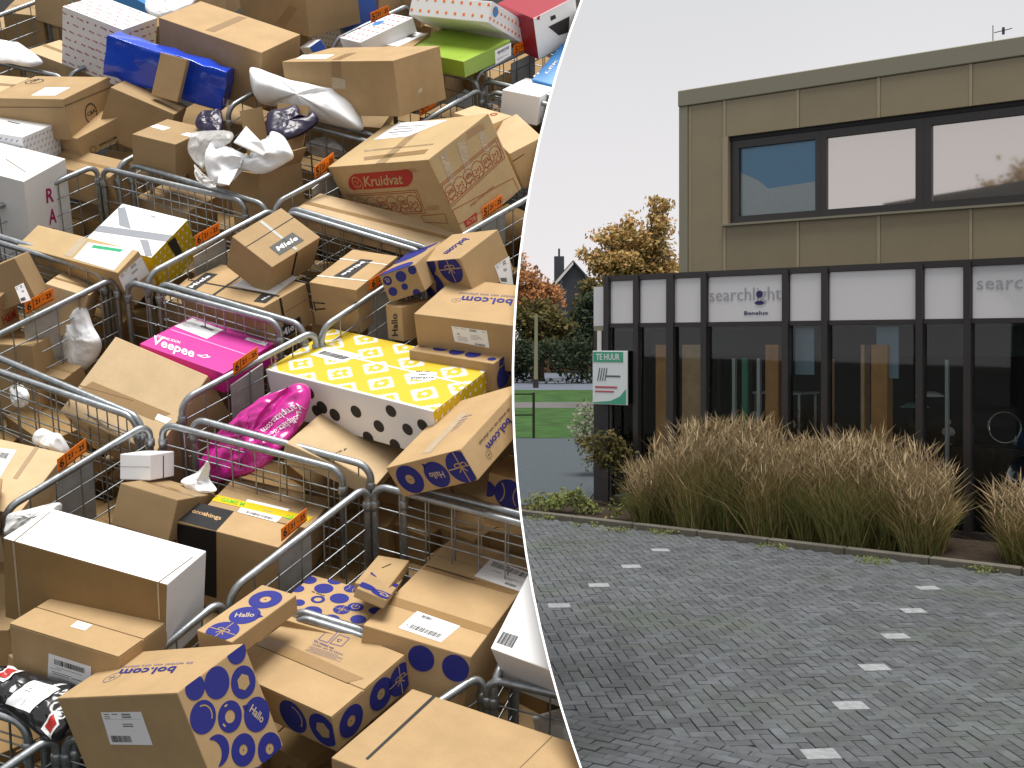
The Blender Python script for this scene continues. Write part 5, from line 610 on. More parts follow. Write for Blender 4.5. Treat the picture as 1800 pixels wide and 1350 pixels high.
{"n":"cardboard_box","l":"brown carton deep behind the wires left of the strapped flat box","c":"box","m":"kraft2","ms":{},"o":[-1.6083,5.16,2.3526],"q":[0.965,0.2248,0.1166,-0.0675],"d":[0.3014,0.25,0.4],"seam":None,"op":False,"dec":[]},
{"n":"cardboard_box","l":"brown carton deep inside the cage below the crumpled plastic","c":"box","m":"kraft2","ms":{},"o":[-1.9054,5.8206,2.888],"q":[0.9506,0.237,0.1068,-0.1696],"d":[0.3002,0.25,0.4],"seam":None,"op":False,"dec":[]},
{"n":"cardboard_box","l":"grey white carton low behind wires at the bottom right","c":"box","m":"whitecard","ms":{},"o":[0.1236,3.5886,1.0255],"q":[0.8248,0.0188,-0.1103,-0.5543],"d":[0.2495,0.15,0.3],"seam":None,"op":False,"dec":[]},
{"n":"cardboard_box","l":"tan carton at the top edge above the white word printed carton","c":"box","m":"kraftlight","ms":{},"o":[-2.8699,6.8564,4.4553],"q":[0.9334,0.3328,0.127,-0.0435],"d":[0.2102,0.2441,0.2],"seam":None,"op":False,"dec":[]},
{"n":"cardboard_box","l":"brown carton at the top edge left of the red dotted box","c":"box","m":"kraft","ms":{},"o":[-0.7391,6.7719,4.4412],"q":[0.938,0.2961,0.1288,-0.1261],"d":[0.2115,0.2478,0.2],"seam":None,"op":False,"dec":[]},
{"n":"cardboard_box","l":"brown carton at the top edge above the shaded front carton","c":"box","m":"kraftlight","ms":{},"o":[-1.9739,6.8977,4.5307],"q":[0.9488,0.2883,0.1192,-0.0494],"d":[0.2466,0.2585,0.2],"seam":None,"op":False,"dec":[]},
{"n":"cardboard_box","l":"blue carton corner at the top edge above the white word printed carton","c":"box","m":"skyblue","ms":{},"o":[-2.4109,6.7101,4.4315],"q":[0.9285,0.254,0.2597,0.0771],"d":[0.209,0.2597,0.2],"seam":None,"op":False,"dec":[]},
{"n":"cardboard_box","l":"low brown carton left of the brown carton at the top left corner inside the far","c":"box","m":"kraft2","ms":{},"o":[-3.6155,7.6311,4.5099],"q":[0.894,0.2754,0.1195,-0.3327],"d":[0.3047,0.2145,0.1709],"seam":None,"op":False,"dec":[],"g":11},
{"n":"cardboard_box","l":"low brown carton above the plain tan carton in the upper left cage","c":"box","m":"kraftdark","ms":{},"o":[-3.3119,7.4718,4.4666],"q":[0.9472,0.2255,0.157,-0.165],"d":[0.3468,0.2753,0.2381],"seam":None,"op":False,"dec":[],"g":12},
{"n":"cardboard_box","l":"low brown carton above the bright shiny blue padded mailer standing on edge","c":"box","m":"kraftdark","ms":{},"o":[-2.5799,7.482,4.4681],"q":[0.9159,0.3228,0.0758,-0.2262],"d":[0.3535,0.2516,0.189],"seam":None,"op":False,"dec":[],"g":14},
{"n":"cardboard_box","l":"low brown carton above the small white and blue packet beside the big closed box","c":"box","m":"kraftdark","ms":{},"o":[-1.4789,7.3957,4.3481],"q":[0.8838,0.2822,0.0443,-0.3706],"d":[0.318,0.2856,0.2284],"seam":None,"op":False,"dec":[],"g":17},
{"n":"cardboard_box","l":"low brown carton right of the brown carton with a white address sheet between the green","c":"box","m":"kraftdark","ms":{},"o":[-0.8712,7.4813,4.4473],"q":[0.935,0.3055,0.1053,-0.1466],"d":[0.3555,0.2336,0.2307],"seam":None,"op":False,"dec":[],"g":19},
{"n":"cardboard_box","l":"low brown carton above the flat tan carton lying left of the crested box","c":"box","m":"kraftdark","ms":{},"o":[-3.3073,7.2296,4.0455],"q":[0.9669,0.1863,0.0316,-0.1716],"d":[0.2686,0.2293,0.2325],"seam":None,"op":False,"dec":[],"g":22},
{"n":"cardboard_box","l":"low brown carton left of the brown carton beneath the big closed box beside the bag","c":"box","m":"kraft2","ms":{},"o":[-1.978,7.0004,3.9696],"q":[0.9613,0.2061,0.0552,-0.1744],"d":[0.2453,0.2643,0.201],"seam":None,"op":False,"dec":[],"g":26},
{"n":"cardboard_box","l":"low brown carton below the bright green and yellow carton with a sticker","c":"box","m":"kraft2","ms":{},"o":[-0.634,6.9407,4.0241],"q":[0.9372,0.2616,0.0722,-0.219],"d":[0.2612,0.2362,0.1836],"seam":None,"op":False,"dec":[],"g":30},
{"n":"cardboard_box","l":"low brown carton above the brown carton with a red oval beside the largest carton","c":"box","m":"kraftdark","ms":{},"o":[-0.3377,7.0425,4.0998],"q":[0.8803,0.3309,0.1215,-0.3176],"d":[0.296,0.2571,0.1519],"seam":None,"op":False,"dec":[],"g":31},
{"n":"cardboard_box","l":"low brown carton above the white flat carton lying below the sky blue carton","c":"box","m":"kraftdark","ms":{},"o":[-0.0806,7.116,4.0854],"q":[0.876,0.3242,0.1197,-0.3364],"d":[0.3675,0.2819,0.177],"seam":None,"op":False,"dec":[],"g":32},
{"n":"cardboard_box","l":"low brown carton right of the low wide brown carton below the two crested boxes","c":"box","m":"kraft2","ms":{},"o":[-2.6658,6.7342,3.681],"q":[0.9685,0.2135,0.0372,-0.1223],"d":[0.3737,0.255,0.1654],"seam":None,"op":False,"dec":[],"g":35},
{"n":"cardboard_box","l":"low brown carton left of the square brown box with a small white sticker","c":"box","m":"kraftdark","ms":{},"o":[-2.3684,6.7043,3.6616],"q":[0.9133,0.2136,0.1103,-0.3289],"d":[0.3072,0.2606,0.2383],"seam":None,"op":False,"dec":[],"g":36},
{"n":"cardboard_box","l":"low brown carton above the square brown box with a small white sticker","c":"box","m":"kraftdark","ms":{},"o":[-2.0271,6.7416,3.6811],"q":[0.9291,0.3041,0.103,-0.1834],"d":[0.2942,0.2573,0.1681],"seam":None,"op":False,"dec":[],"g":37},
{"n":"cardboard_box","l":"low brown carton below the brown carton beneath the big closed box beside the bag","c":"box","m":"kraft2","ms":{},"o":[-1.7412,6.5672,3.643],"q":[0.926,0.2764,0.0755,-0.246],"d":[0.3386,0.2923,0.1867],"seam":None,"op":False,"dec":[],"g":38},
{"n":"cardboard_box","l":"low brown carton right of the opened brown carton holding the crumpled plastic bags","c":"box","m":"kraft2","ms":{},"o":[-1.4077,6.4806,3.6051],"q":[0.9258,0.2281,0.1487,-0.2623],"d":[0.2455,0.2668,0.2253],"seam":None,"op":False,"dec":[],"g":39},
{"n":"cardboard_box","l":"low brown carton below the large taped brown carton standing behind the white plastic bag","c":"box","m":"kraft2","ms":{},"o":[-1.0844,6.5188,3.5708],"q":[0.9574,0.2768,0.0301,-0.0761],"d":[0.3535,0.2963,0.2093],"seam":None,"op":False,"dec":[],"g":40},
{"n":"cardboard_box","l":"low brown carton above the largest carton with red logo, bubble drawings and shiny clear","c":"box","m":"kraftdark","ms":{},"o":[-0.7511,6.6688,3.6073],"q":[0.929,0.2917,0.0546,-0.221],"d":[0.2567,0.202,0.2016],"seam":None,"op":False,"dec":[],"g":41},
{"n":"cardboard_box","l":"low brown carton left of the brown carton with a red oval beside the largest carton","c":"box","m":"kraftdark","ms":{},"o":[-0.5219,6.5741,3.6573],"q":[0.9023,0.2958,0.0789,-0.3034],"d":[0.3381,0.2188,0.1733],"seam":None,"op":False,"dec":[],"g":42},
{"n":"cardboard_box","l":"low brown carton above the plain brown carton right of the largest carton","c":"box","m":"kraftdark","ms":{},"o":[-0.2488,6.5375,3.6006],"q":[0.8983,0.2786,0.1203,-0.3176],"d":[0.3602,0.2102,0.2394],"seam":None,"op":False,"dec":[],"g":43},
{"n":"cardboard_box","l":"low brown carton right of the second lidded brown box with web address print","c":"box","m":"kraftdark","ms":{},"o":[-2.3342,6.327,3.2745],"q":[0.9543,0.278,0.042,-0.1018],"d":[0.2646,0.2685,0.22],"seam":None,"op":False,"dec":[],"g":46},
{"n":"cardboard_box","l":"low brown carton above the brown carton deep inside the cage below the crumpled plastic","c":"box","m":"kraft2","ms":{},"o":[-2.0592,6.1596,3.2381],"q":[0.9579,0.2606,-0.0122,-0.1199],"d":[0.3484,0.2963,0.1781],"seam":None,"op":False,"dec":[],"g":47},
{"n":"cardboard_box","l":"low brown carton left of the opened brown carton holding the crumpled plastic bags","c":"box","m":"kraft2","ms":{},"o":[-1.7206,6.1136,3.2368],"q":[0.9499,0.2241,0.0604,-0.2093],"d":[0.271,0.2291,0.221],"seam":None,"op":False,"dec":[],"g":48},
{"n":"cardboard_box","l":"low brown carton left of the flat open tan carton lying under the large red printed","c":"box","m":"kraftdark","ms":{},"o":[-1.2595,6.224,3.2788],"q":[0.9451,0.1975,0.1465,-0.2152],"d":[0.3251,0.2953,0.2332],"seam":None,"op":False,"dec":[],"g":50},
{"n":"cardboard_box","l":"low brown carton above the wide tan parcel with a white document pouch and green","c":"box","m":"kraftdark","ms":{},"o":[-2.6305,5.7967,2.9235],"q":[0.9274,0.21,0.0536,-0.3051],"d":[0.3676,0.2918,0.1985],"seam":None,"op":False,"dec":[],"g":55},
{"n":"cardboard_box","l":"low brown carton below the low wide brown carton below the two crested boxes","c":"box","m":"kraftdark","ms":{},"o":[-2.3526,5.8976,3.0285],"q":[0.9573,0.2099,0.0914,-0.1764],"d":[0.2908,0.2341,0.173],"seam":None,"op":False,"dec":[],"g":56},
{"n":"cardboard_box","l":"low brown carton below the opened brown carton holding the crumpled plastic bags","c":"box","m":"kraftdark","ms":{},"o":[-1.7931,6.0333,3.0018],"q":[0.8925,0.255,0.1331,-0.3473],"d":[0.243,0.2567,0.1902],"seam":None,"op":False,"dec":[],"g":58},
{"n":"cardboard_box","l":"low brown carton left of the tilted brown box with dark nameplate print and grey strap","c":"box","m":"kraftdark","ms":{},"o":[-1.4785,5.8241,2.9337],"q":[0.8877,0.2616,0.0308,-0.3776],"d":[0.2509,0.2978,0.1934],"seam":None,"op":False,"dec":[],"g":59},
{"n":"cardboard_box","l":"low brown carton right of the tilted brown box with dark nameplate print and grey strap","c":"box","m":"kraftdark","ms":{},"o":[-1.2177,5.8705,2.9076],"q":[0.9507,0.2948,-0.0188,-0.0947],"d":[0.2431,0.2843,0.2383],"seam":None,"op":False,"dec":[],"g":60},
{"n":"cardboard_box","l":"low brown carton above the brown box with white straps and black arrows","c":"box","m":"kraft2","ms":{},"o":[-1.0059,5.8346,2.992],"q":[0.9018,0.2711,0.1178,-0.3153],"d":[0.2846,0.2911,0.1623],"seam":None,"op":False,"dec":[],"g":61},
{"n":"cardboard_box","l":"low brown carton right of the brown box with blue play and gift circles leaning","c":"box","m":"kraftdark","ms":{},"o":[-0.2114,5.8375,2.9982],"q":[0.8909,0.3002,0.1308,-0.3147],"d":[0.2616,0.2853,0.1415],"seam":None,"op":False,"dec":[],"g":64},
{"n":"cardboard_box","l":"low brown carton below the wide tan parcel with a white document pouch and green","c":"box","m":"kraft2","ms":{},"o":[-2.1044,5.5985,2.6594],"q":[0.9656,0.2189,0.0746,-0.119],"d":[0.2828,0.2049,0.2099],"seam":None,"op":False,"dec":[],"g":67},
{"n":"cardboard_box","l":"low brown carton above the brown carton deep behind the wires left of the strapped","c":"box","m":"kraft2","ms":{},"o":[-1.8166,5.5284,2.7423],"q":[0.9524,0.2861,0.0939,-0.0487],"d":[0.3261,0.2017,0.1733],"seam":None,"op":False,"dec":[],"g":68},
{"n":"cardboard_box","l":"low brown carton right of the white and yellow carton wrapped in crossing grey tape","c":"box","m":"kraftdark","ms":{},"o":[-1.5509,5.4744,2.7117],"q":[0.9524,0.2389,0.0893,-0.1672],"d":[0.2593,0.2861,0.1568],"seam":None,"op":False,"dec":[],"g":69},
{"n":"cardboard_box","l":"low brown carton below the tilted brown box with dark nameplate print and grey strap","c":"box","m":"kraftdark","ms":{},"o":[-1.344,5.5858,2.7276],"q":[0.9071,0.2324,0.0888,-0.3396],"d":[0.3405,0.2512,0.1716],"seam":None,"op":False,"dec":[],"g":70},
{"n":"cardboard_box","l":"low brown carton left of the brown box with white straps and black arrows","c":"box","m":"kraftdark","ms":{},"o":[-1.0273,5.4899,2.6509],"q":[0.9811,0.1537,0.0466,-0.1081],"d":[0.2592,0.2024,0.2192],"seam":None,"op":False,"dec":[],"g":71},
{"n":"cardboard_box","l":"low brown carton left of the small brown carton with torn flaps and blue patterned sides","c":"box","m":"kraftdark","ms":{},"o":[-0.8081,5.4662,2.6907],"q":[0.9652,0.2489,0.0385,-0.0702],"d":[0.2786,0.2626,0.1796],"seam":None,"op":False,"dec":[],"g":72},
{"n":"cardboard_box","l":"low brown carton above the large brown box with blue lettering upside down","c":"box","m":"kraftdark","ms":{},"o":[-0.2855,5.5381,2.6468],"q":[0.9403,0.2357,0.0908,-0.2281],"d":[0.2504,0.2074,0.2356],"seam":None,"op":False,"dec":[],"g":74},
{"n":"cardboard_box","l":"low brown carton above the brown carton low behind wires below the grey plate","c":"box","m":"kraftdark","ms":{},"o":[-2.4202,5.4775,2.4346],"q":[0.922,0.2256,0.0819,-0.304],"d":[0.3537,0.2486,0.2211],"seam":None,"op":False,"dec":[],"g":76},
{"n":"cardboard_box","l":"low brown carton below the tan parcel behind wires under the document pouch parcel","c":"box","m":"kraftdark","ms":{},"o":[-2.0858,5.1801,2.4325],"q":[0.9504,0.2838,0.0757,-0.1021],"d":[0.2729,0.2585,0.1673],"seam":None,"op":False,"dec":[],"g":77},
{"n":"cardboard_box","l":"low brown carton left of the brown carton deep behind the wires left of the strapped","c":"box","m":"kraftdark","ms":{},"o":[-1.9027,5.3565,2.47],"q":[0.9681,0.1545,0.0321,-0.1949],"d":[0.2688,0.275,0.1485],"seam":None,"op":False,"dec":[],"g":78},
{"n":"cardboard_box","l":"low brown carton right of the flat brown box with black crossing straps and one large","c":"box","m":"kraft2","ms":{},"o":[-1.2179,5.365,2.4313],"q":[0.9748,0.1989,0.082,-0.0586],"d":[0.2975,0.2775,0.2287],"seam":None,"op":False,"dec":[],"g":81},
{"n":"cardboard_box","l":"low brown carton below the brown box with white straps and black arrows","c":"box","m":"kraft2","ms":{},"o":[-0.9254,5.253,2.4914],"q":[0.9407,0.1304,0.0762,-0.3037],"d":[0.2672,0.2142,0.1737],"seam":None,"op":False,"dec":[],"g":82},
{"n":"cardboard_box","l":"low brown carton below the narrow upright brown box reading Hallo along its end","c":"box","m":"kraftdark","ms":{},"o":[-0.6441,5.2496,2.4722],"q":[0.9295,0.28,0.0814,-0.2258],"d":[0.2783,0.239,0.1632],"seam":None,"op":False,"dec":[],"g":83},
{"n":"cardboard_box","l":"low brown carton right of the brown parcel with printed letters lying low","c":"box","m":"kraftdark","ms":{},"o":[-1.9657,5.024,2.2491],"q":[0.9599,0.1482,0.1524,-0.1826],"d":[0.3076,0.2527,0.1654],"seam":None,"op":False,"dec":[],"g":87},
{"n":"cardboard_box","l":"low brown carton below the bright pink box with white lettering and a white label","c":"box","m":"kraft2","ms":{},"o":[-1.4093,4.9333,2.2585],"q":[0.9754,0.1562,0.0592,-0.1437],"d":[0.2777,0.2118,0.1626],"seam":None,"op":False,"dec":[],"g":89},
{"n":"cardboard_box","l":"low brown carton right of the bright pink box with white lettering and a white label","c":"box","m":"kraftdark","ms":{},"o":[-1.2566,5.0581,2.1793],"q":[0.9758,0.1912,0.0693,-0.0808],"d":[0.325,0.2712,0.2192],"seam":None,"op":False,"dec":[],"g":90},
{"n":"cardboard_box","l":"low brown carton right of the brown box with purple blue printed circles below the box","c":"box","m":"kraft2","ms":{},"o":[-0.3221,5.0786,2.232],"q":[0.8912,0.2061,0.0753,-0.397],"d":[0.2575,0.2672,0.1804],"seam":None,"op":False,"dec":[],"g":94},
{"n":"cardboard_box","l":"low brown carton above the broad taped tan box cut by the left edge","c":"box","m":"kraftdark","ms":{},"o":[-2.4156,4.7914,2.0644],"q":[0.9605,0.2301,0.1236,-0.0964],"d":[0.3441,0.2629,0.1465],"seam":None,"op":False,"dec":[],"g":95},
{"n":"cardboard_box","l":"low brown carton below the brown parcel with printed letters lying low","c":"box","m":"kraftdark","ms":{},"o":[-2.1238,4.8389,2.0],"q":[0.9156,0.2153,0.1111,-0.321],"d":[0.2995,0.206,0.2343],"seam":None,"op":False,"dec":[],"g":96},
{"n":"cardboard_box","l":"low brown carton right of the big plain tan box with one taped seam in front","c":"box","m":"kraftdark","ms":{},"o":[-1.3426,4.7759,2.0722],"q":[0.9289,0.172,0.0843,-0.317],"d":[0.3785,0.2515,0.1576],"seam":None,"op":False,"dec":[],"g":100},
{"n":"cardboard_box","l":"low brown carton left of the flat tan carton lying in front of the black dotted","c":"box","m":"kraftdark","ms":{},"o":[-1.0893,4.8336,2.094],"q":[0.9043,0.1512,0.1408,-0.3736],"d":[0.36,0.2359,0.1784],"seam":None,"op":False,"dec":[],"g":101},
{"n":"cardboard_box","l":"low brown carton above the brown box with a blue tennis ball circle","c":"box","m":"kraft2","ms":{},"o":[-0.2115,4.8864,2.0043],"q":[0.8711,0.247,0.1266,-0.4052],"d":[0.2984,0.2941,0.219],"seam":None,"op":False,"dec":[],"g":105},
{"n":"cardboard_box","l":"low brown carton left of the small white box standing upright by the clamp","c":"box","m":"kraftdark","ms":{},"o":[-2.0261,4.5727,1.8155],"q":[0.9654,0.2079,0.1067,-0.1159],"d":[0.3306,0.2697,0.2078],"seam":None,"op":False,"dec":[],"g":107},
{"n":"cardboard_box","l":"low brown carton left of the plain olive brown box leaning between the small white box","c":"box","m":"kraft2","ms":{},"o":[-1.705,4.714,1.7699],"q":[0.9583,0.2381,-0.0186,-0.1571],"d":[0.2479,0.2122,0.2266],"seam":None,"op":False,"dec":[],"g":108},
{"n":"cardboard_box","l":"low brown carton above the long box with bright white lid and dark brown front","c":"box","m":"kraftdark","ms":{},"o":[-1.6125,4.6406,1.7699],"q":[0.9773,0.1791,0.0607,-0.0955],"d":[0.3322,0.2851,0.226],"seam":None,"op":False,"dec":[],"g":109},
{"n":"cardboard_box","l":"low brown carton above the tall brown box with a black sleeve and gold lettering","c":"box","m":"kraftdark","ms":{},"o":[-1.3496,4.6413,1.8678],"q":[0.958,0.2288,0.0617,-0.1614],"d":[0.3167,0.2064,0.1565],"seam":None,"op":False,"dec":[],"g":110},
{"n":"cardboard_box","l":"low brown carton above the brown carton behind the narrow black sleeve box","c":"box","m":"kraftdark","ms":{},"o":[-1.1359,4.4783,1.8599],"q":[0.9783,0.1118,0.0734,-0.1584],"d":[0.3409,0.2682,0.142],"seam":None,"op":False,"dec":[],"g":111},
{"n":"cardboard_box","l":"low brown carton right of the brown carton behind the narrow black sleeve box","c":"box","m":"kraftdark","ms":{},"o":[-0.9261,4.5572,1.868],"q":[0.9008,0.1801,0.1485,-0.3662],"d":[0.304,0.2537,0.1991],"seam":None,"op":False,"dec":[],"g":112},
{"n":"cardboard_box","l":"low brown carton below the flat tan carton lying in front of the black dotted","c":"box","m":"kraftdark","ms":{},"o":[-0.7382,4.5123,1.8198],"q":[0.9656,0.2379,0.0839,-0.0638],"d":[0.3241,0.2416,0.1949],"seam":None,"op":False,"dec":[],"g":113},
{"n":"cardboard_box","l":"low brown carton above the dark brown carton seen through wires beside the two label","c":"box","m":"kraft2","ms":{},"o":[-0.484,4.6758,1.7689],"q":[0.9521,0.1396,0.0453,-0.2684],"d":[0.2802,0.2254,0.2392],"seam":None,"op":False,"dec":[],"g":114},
{"n":"cardboard_box","l":"low brown carton left of the brown box with a blue tennis ball circle","c":"box","m":"kraft2","ms":{},"o":[-0.3009,4.602,1.8362],"q":[0.9173,0.258,0.1093,-0.283],"d":[0.2628,0.2974,0.1641],"seam":None,"op":False,"dec":[],"g":115},
{"n":"cardboard_box","l":"low brown carton below the small white box standing upright by the clamp","c":"box","m":"kraftdark","ms":{},"o":[-1.7594,4.3077,1.6313],"q":[0.9829,0.1559,0.08,-0.0557],"d":[0.2452,0.246,0.214],"seam":None,"op":False,"dec":[],"g":118},
{"n":"cardboard_box","l":"low brown carton right of the small dark brown carton corner at the left edge","c":"box","m":"kraftdark","ms":{},"o":[-1.6154,4.4516,1.681],"q":[0.9319,0.232,0.0645,-0.2715],"d":[0.3229,0.2165,0.1965],"seam":None,"op":False,"dec":[],"g":119},
{"n":"cardboard_box","l":"low brown carton above the small brown box with a black slot handle","c":"box","m":"kraftdark","ms":{},"o":[-0.7882,4.3297,1.606],"q":[0.9892,0.1028,-0.0086,-0.1046],"d":[0.3408,0.2652,0.2287],"seam":None,"op":False,"dec":[],"g":123},
{"n":"cardboard_box","l":"low brown carton left of the dark brown carton seen through wires beside the two label","c":"box","m":"kraftdark","ms":{},"o":[-0.581,4.4217,1.7236],"q":[0.9414,0.1691,0.072,-0.2828],"d":[0.3148,0.2414,0.1487],"seam":None,"op":False,"dec":[],"g":124},
{"n":"cardboard_box","l":"low brown carton below the brown box with a blue tennis ball circle","c":"box","m":"kraftdark","ms":{},"o":[-0.3468,4.4415,1.6635],"q":[0.9008,0.1934,0.0059,-0.3887],"d":[0.3312,0.2296,0.1886],"seam":None,"op":False,"dec":[],"g":125},
{"n":"cardboard_box","l":"low brown carton right of the dark brown carton seen through wires beside the two label","c":"box","m":"kraftdark","ms":{},"o":[-0.2275,4.2895,1.6122],"q":[0.9825,0.1239,0.0339,-0.1347],"d":[0.3723,0.2392,0.2239],"seam":None,"op":False,"dec":[],"g":126},
{"n":"cardboard_box","l":"low brown carton left of the brown carton with slit lid and small white sticker before","c":"box","m":"kraft2","ms":{},"o":[-2.0454,4.1483,1.556],"q":[0.9825,0.0863,0.0199,-0.1636],"d":[0.3373,0.2388,0.1443],"seam":None,"op":False,"dec":[],"g":127},
{"n":"cardboard_box","l":"low brown carton above the flattened brown carton covered with many blue dots","c":"box","m":"kraft2","ms":{},"o":[-1.0746,4.1886,1.4608],"q":[0.9486,0.1398,0.0915,-0.2689],"d":[0.267,0.2718,0.2321],"seam":None,"op":False,"dec":[],"g":132},
{"n":"cardboard_box","l":"low brown carton left of the torn upright carton flap with blue dots","c":"box","m":"kraftdark","ms":{},"o":[-0.8758,4.3136,1.5624],"q":[0.9188,0.1465,0.1366,-0.3401],"d":[0.3127,0.2264,0.1671],"seam":None,"op":False,"dec":[],"g":133},
{"n":"cardboard_box","l":"low brown carton right of the small brown box with a black slot handle","c":"box","m":"kraft2","ms":{},"o":[-0.4746,4.2844,1.5178],"q":[0.9334,0.0844,0.0468,-0.3455],"d":[0.303,0.2335,0.1565],"seam":None,"op":False,"dec":[],"g":135},
{"n":"cardboard_box","l":"low brown carton above the large flat brown carton carrying two white address labels","c":"box","m":"kraftdark","ms":{},"o":[-0.3313,4.2178,1.5222],"q":[0.9411,0.1792,0.0767,-0.2762],"d":[0.3556,0.2004,0.216],"seam":None,"op":False,"dec":[],"g":136},
{"n":"cardboard_box","l":"low brown carton left of the long box with bright white lid and dark brown front","c":"box","m":"kraft2","ms":{},"o":[-2.012,3.9476,1.3804],"q":[0.9876,0.1557,-0.012,-0.0133],"d":[0.2917,0.2522,0.1445],"seam":None,"op":False,"dec":[],"g":137},
{"n":"cardboard_box","l":"low brown carton left of the slim brown box with three blue printed discs","c":"box","m":"kraft2","ms":{},"o":[-1.1776,4.0078,1.3976],"q":[0.9682,0.1873,0.0881,-0.1402],"d":[0.3536,0.2759,0.1694],"seam":None,"op":False,"dec":[],"g":142},
{"n":"cardboard_box","l":"low brown carton below the small dark brown carton corner at the left edge","c":"box","m":"kraft2","ms":{},"o":[-1.7591,3.9495,1.2371],"q":[0.9356,0.0722,0.0989,-0.3311],"d":[0.3285,0.2876,0.2053],"seam":None,"op":False,"dec":[],"g":149},
{"n":"cardboard_box","l":"low brown carton left of the grey white carton low behind wires at the bottom right","c":"box","m":"kraftdark","ms":{},"o":[-0.3246,3.9554,1.1862],"q":[0.9483,0.0889,0.1166,-0.2814],"d":[0.3136,0.2659,0.2313],"seam":None,"op":False,"dec":[],"g":157},
{"n":"cardboard_box","l":"low brown carton above the grey white carton low behind wires at the bottom right","c":"box","m":"kraftdark","ms":{},"o":[-0.1327,3.9725,1.1979],"q":[0.9255,0.1186,0.0621,-0.3544],"d":[0.3259,0.2445,0.2234],"seam":None,"op":False,"dec":[],"g":158},
{"n":"cardboard_box","l":"low brown carton below the brown carton with slit lid and small white sticker before","c":"box","m":"kraftdark","ms":{},"o":[-1.9504,3.7487,1.0886],"q":[0.9423,0.0846,0.072,-0.3157],"d":[0.3776,0.2617,0.2084],"seam":None,"op":False,"dec":[],"g":159},
{"n":"cardboard_box","l":"low brown carton left of the large tilted brown box with nine blue printed circles","c":"box","m":"kraftdark","ms":{},"o":[-1.7765,3.7911,1.1607],"q":[0.9203,0.1521,0.1272,-0.3373],"d":[0.2648,0.2795,0.1601],"seam":None,"op":False,"dec":[],"g":160},
{"n":"cardboard_box","l":"low brown carton below the brown box with faint recycling print on top and blue","c":"box","m":"kraftdark","ms":{},"o":[-1.022,3.7491,1.0959],"q":[0.9589,0.1777,0.0212,-0.22],"d":[0.2594,0.2613,0.1691],"seam":None,"op":False,"dec":[],"g":164},
{"n":"cardboard_box","l":"low brown carton right of the large tilted brown box with nine blue printed circles","c":"box","m":"kraftdark","ms":{},"o":[-0.9028,3.7525,1.1154],"q":[0.9385,0.1451,0.0391,-0.3109],"d":[0.3341,0.299,0.1515],"seam":None,"op":False,"dec":[],"g":165},
{"n":"cardboard_box","l":"low brown carton left of the wide plain brown box with one black strap across","c":"box","m":"kraftdark","ms":{},"o":[-0.7125,3.7974,1.1539],"q":[0.9041,0.1174,0.1185,-0.3935],"d":[0.2675,0.2915,0.1452],"seam":None,"op":False,"dec":[],"g":166},
{"n":"cardboard_box","l":"low brown carton below the flattened brown carton covered with many blue dots","c":"box","m":"kraft2","ms":{},"o":[-0.5658,3.7689,1.1468],"q":[0.9314,0.1626,0.098,-0.3105],"d":[0.3754,0.2624,0.1908],"seam":None,"op":False,"dec":[],"g":167},
{"n":"cardboard_box","l":"low brown carton below the white carton with a barcode printed on its top","c":"box","m":"kraft2","ms":{},"o":[-0.2159,3.7883,1.0773],"q":[0.9285,0.143,0.0489,-0.3392],"d":[0.3253,0.2203,0.2089],"seam":None,"op":False,"dec":[],"g":169},
{"n":"cardboard_box","l":"low brown carton below the long box with bright white lid and dark brown front","c":"box","m":"kraftdark","ms":{},"o":[-1.7568,3.6823,0.909],"q":[0.9564,0.1325,-0.0013,-0.2603],"d":[0.2507,0.2394,0.2384],"seam":None,"op":False,"dec":[],"g":170},
{"n":"cardboard_box","l":"low brown carton below the slim brown box with three blue printed discs","c":"box","m":"kraftdark","ms":{},"o":[-0.7324,3.5412,0.9779],"q":[0.9687,0.0732,0.0077,-0.2372],"d":[0.263,0.2551,0.1936],"seam":None,"op":False,"dec":[],"g":176},
],
'soft': [
{"n":"plastic_bag","l":"large white plastic mailing bag bulging against the taped brown carton","c":"plastic bag","m":"whiteplastic","P":[[-1.3312,5.8374,3.9131],[-1.2261,5.7837,3.881],[-1.1166,5.7264,3.8322],[-1.0135,5.6937,3.8058],[-0.9331,5.6625,3.7799],[-0.8804,5.6679,3.7731],[-0.8294,5.6853,3.7501],[-0.7841,5.6684,3.7089],[-0.7538,5.6416,3.6446],[-0.7333,5.5872,3.5544],[-0.8312,5.625,3.5722],[-0.9674,5.6757,3.614],[-1.0609,5.7175,3.6492],[-1.1841,5.792,3.7134],[-1.2948,5.7978,3.742]],"nrm":[-0.2934,-0.9516,0.0919],"b":0.12,"cr":0.2,"dec":[]},
{"n":"plastic_bag","l":"dark purple glossy mailing bag beside the white plastic bag","c":"plastic bag","m":"purpleplastic","P":[[-1.1881,5.5304,3.6221],[-1.1163,5.5371,3.6443],[-1.05,5.5595,3.6673],[-1.022,5.5077,3.6071],[-0.9721,5.5497,3.6338],[-0.94,5.5306,3.6038],[-0.9443,5.51,3.5711],[-0.9899,5.4739,3.5227],[-1.0353,5.4411,3.4909],[-1.0985,5.4233,3.4723],[-1.1749,5.4688,3.5114]],"nrm":[0.0365,-0.8351,0.5488],"b":0.03,"cr":0.22,"dec":[]},
{"n":"plastic_bag","l":"purple mailing bag corner below the blue padded mailer","c":"plastic bag","m":"purpleplastic","P":[[-1.5437,5.5506,3.5737],[-1.5342,5.6117,3.6438],[-1.473,5.6008,3.6496],[-1.4292,5.5949,3.6457],[-1.4015,5.4867,3.5199],[-1.4801,5.509,3.5241]],"nrm":[-0.1256,-0.7756,0.6186],"b":0.03,"cr":0.4,"dec":[]},
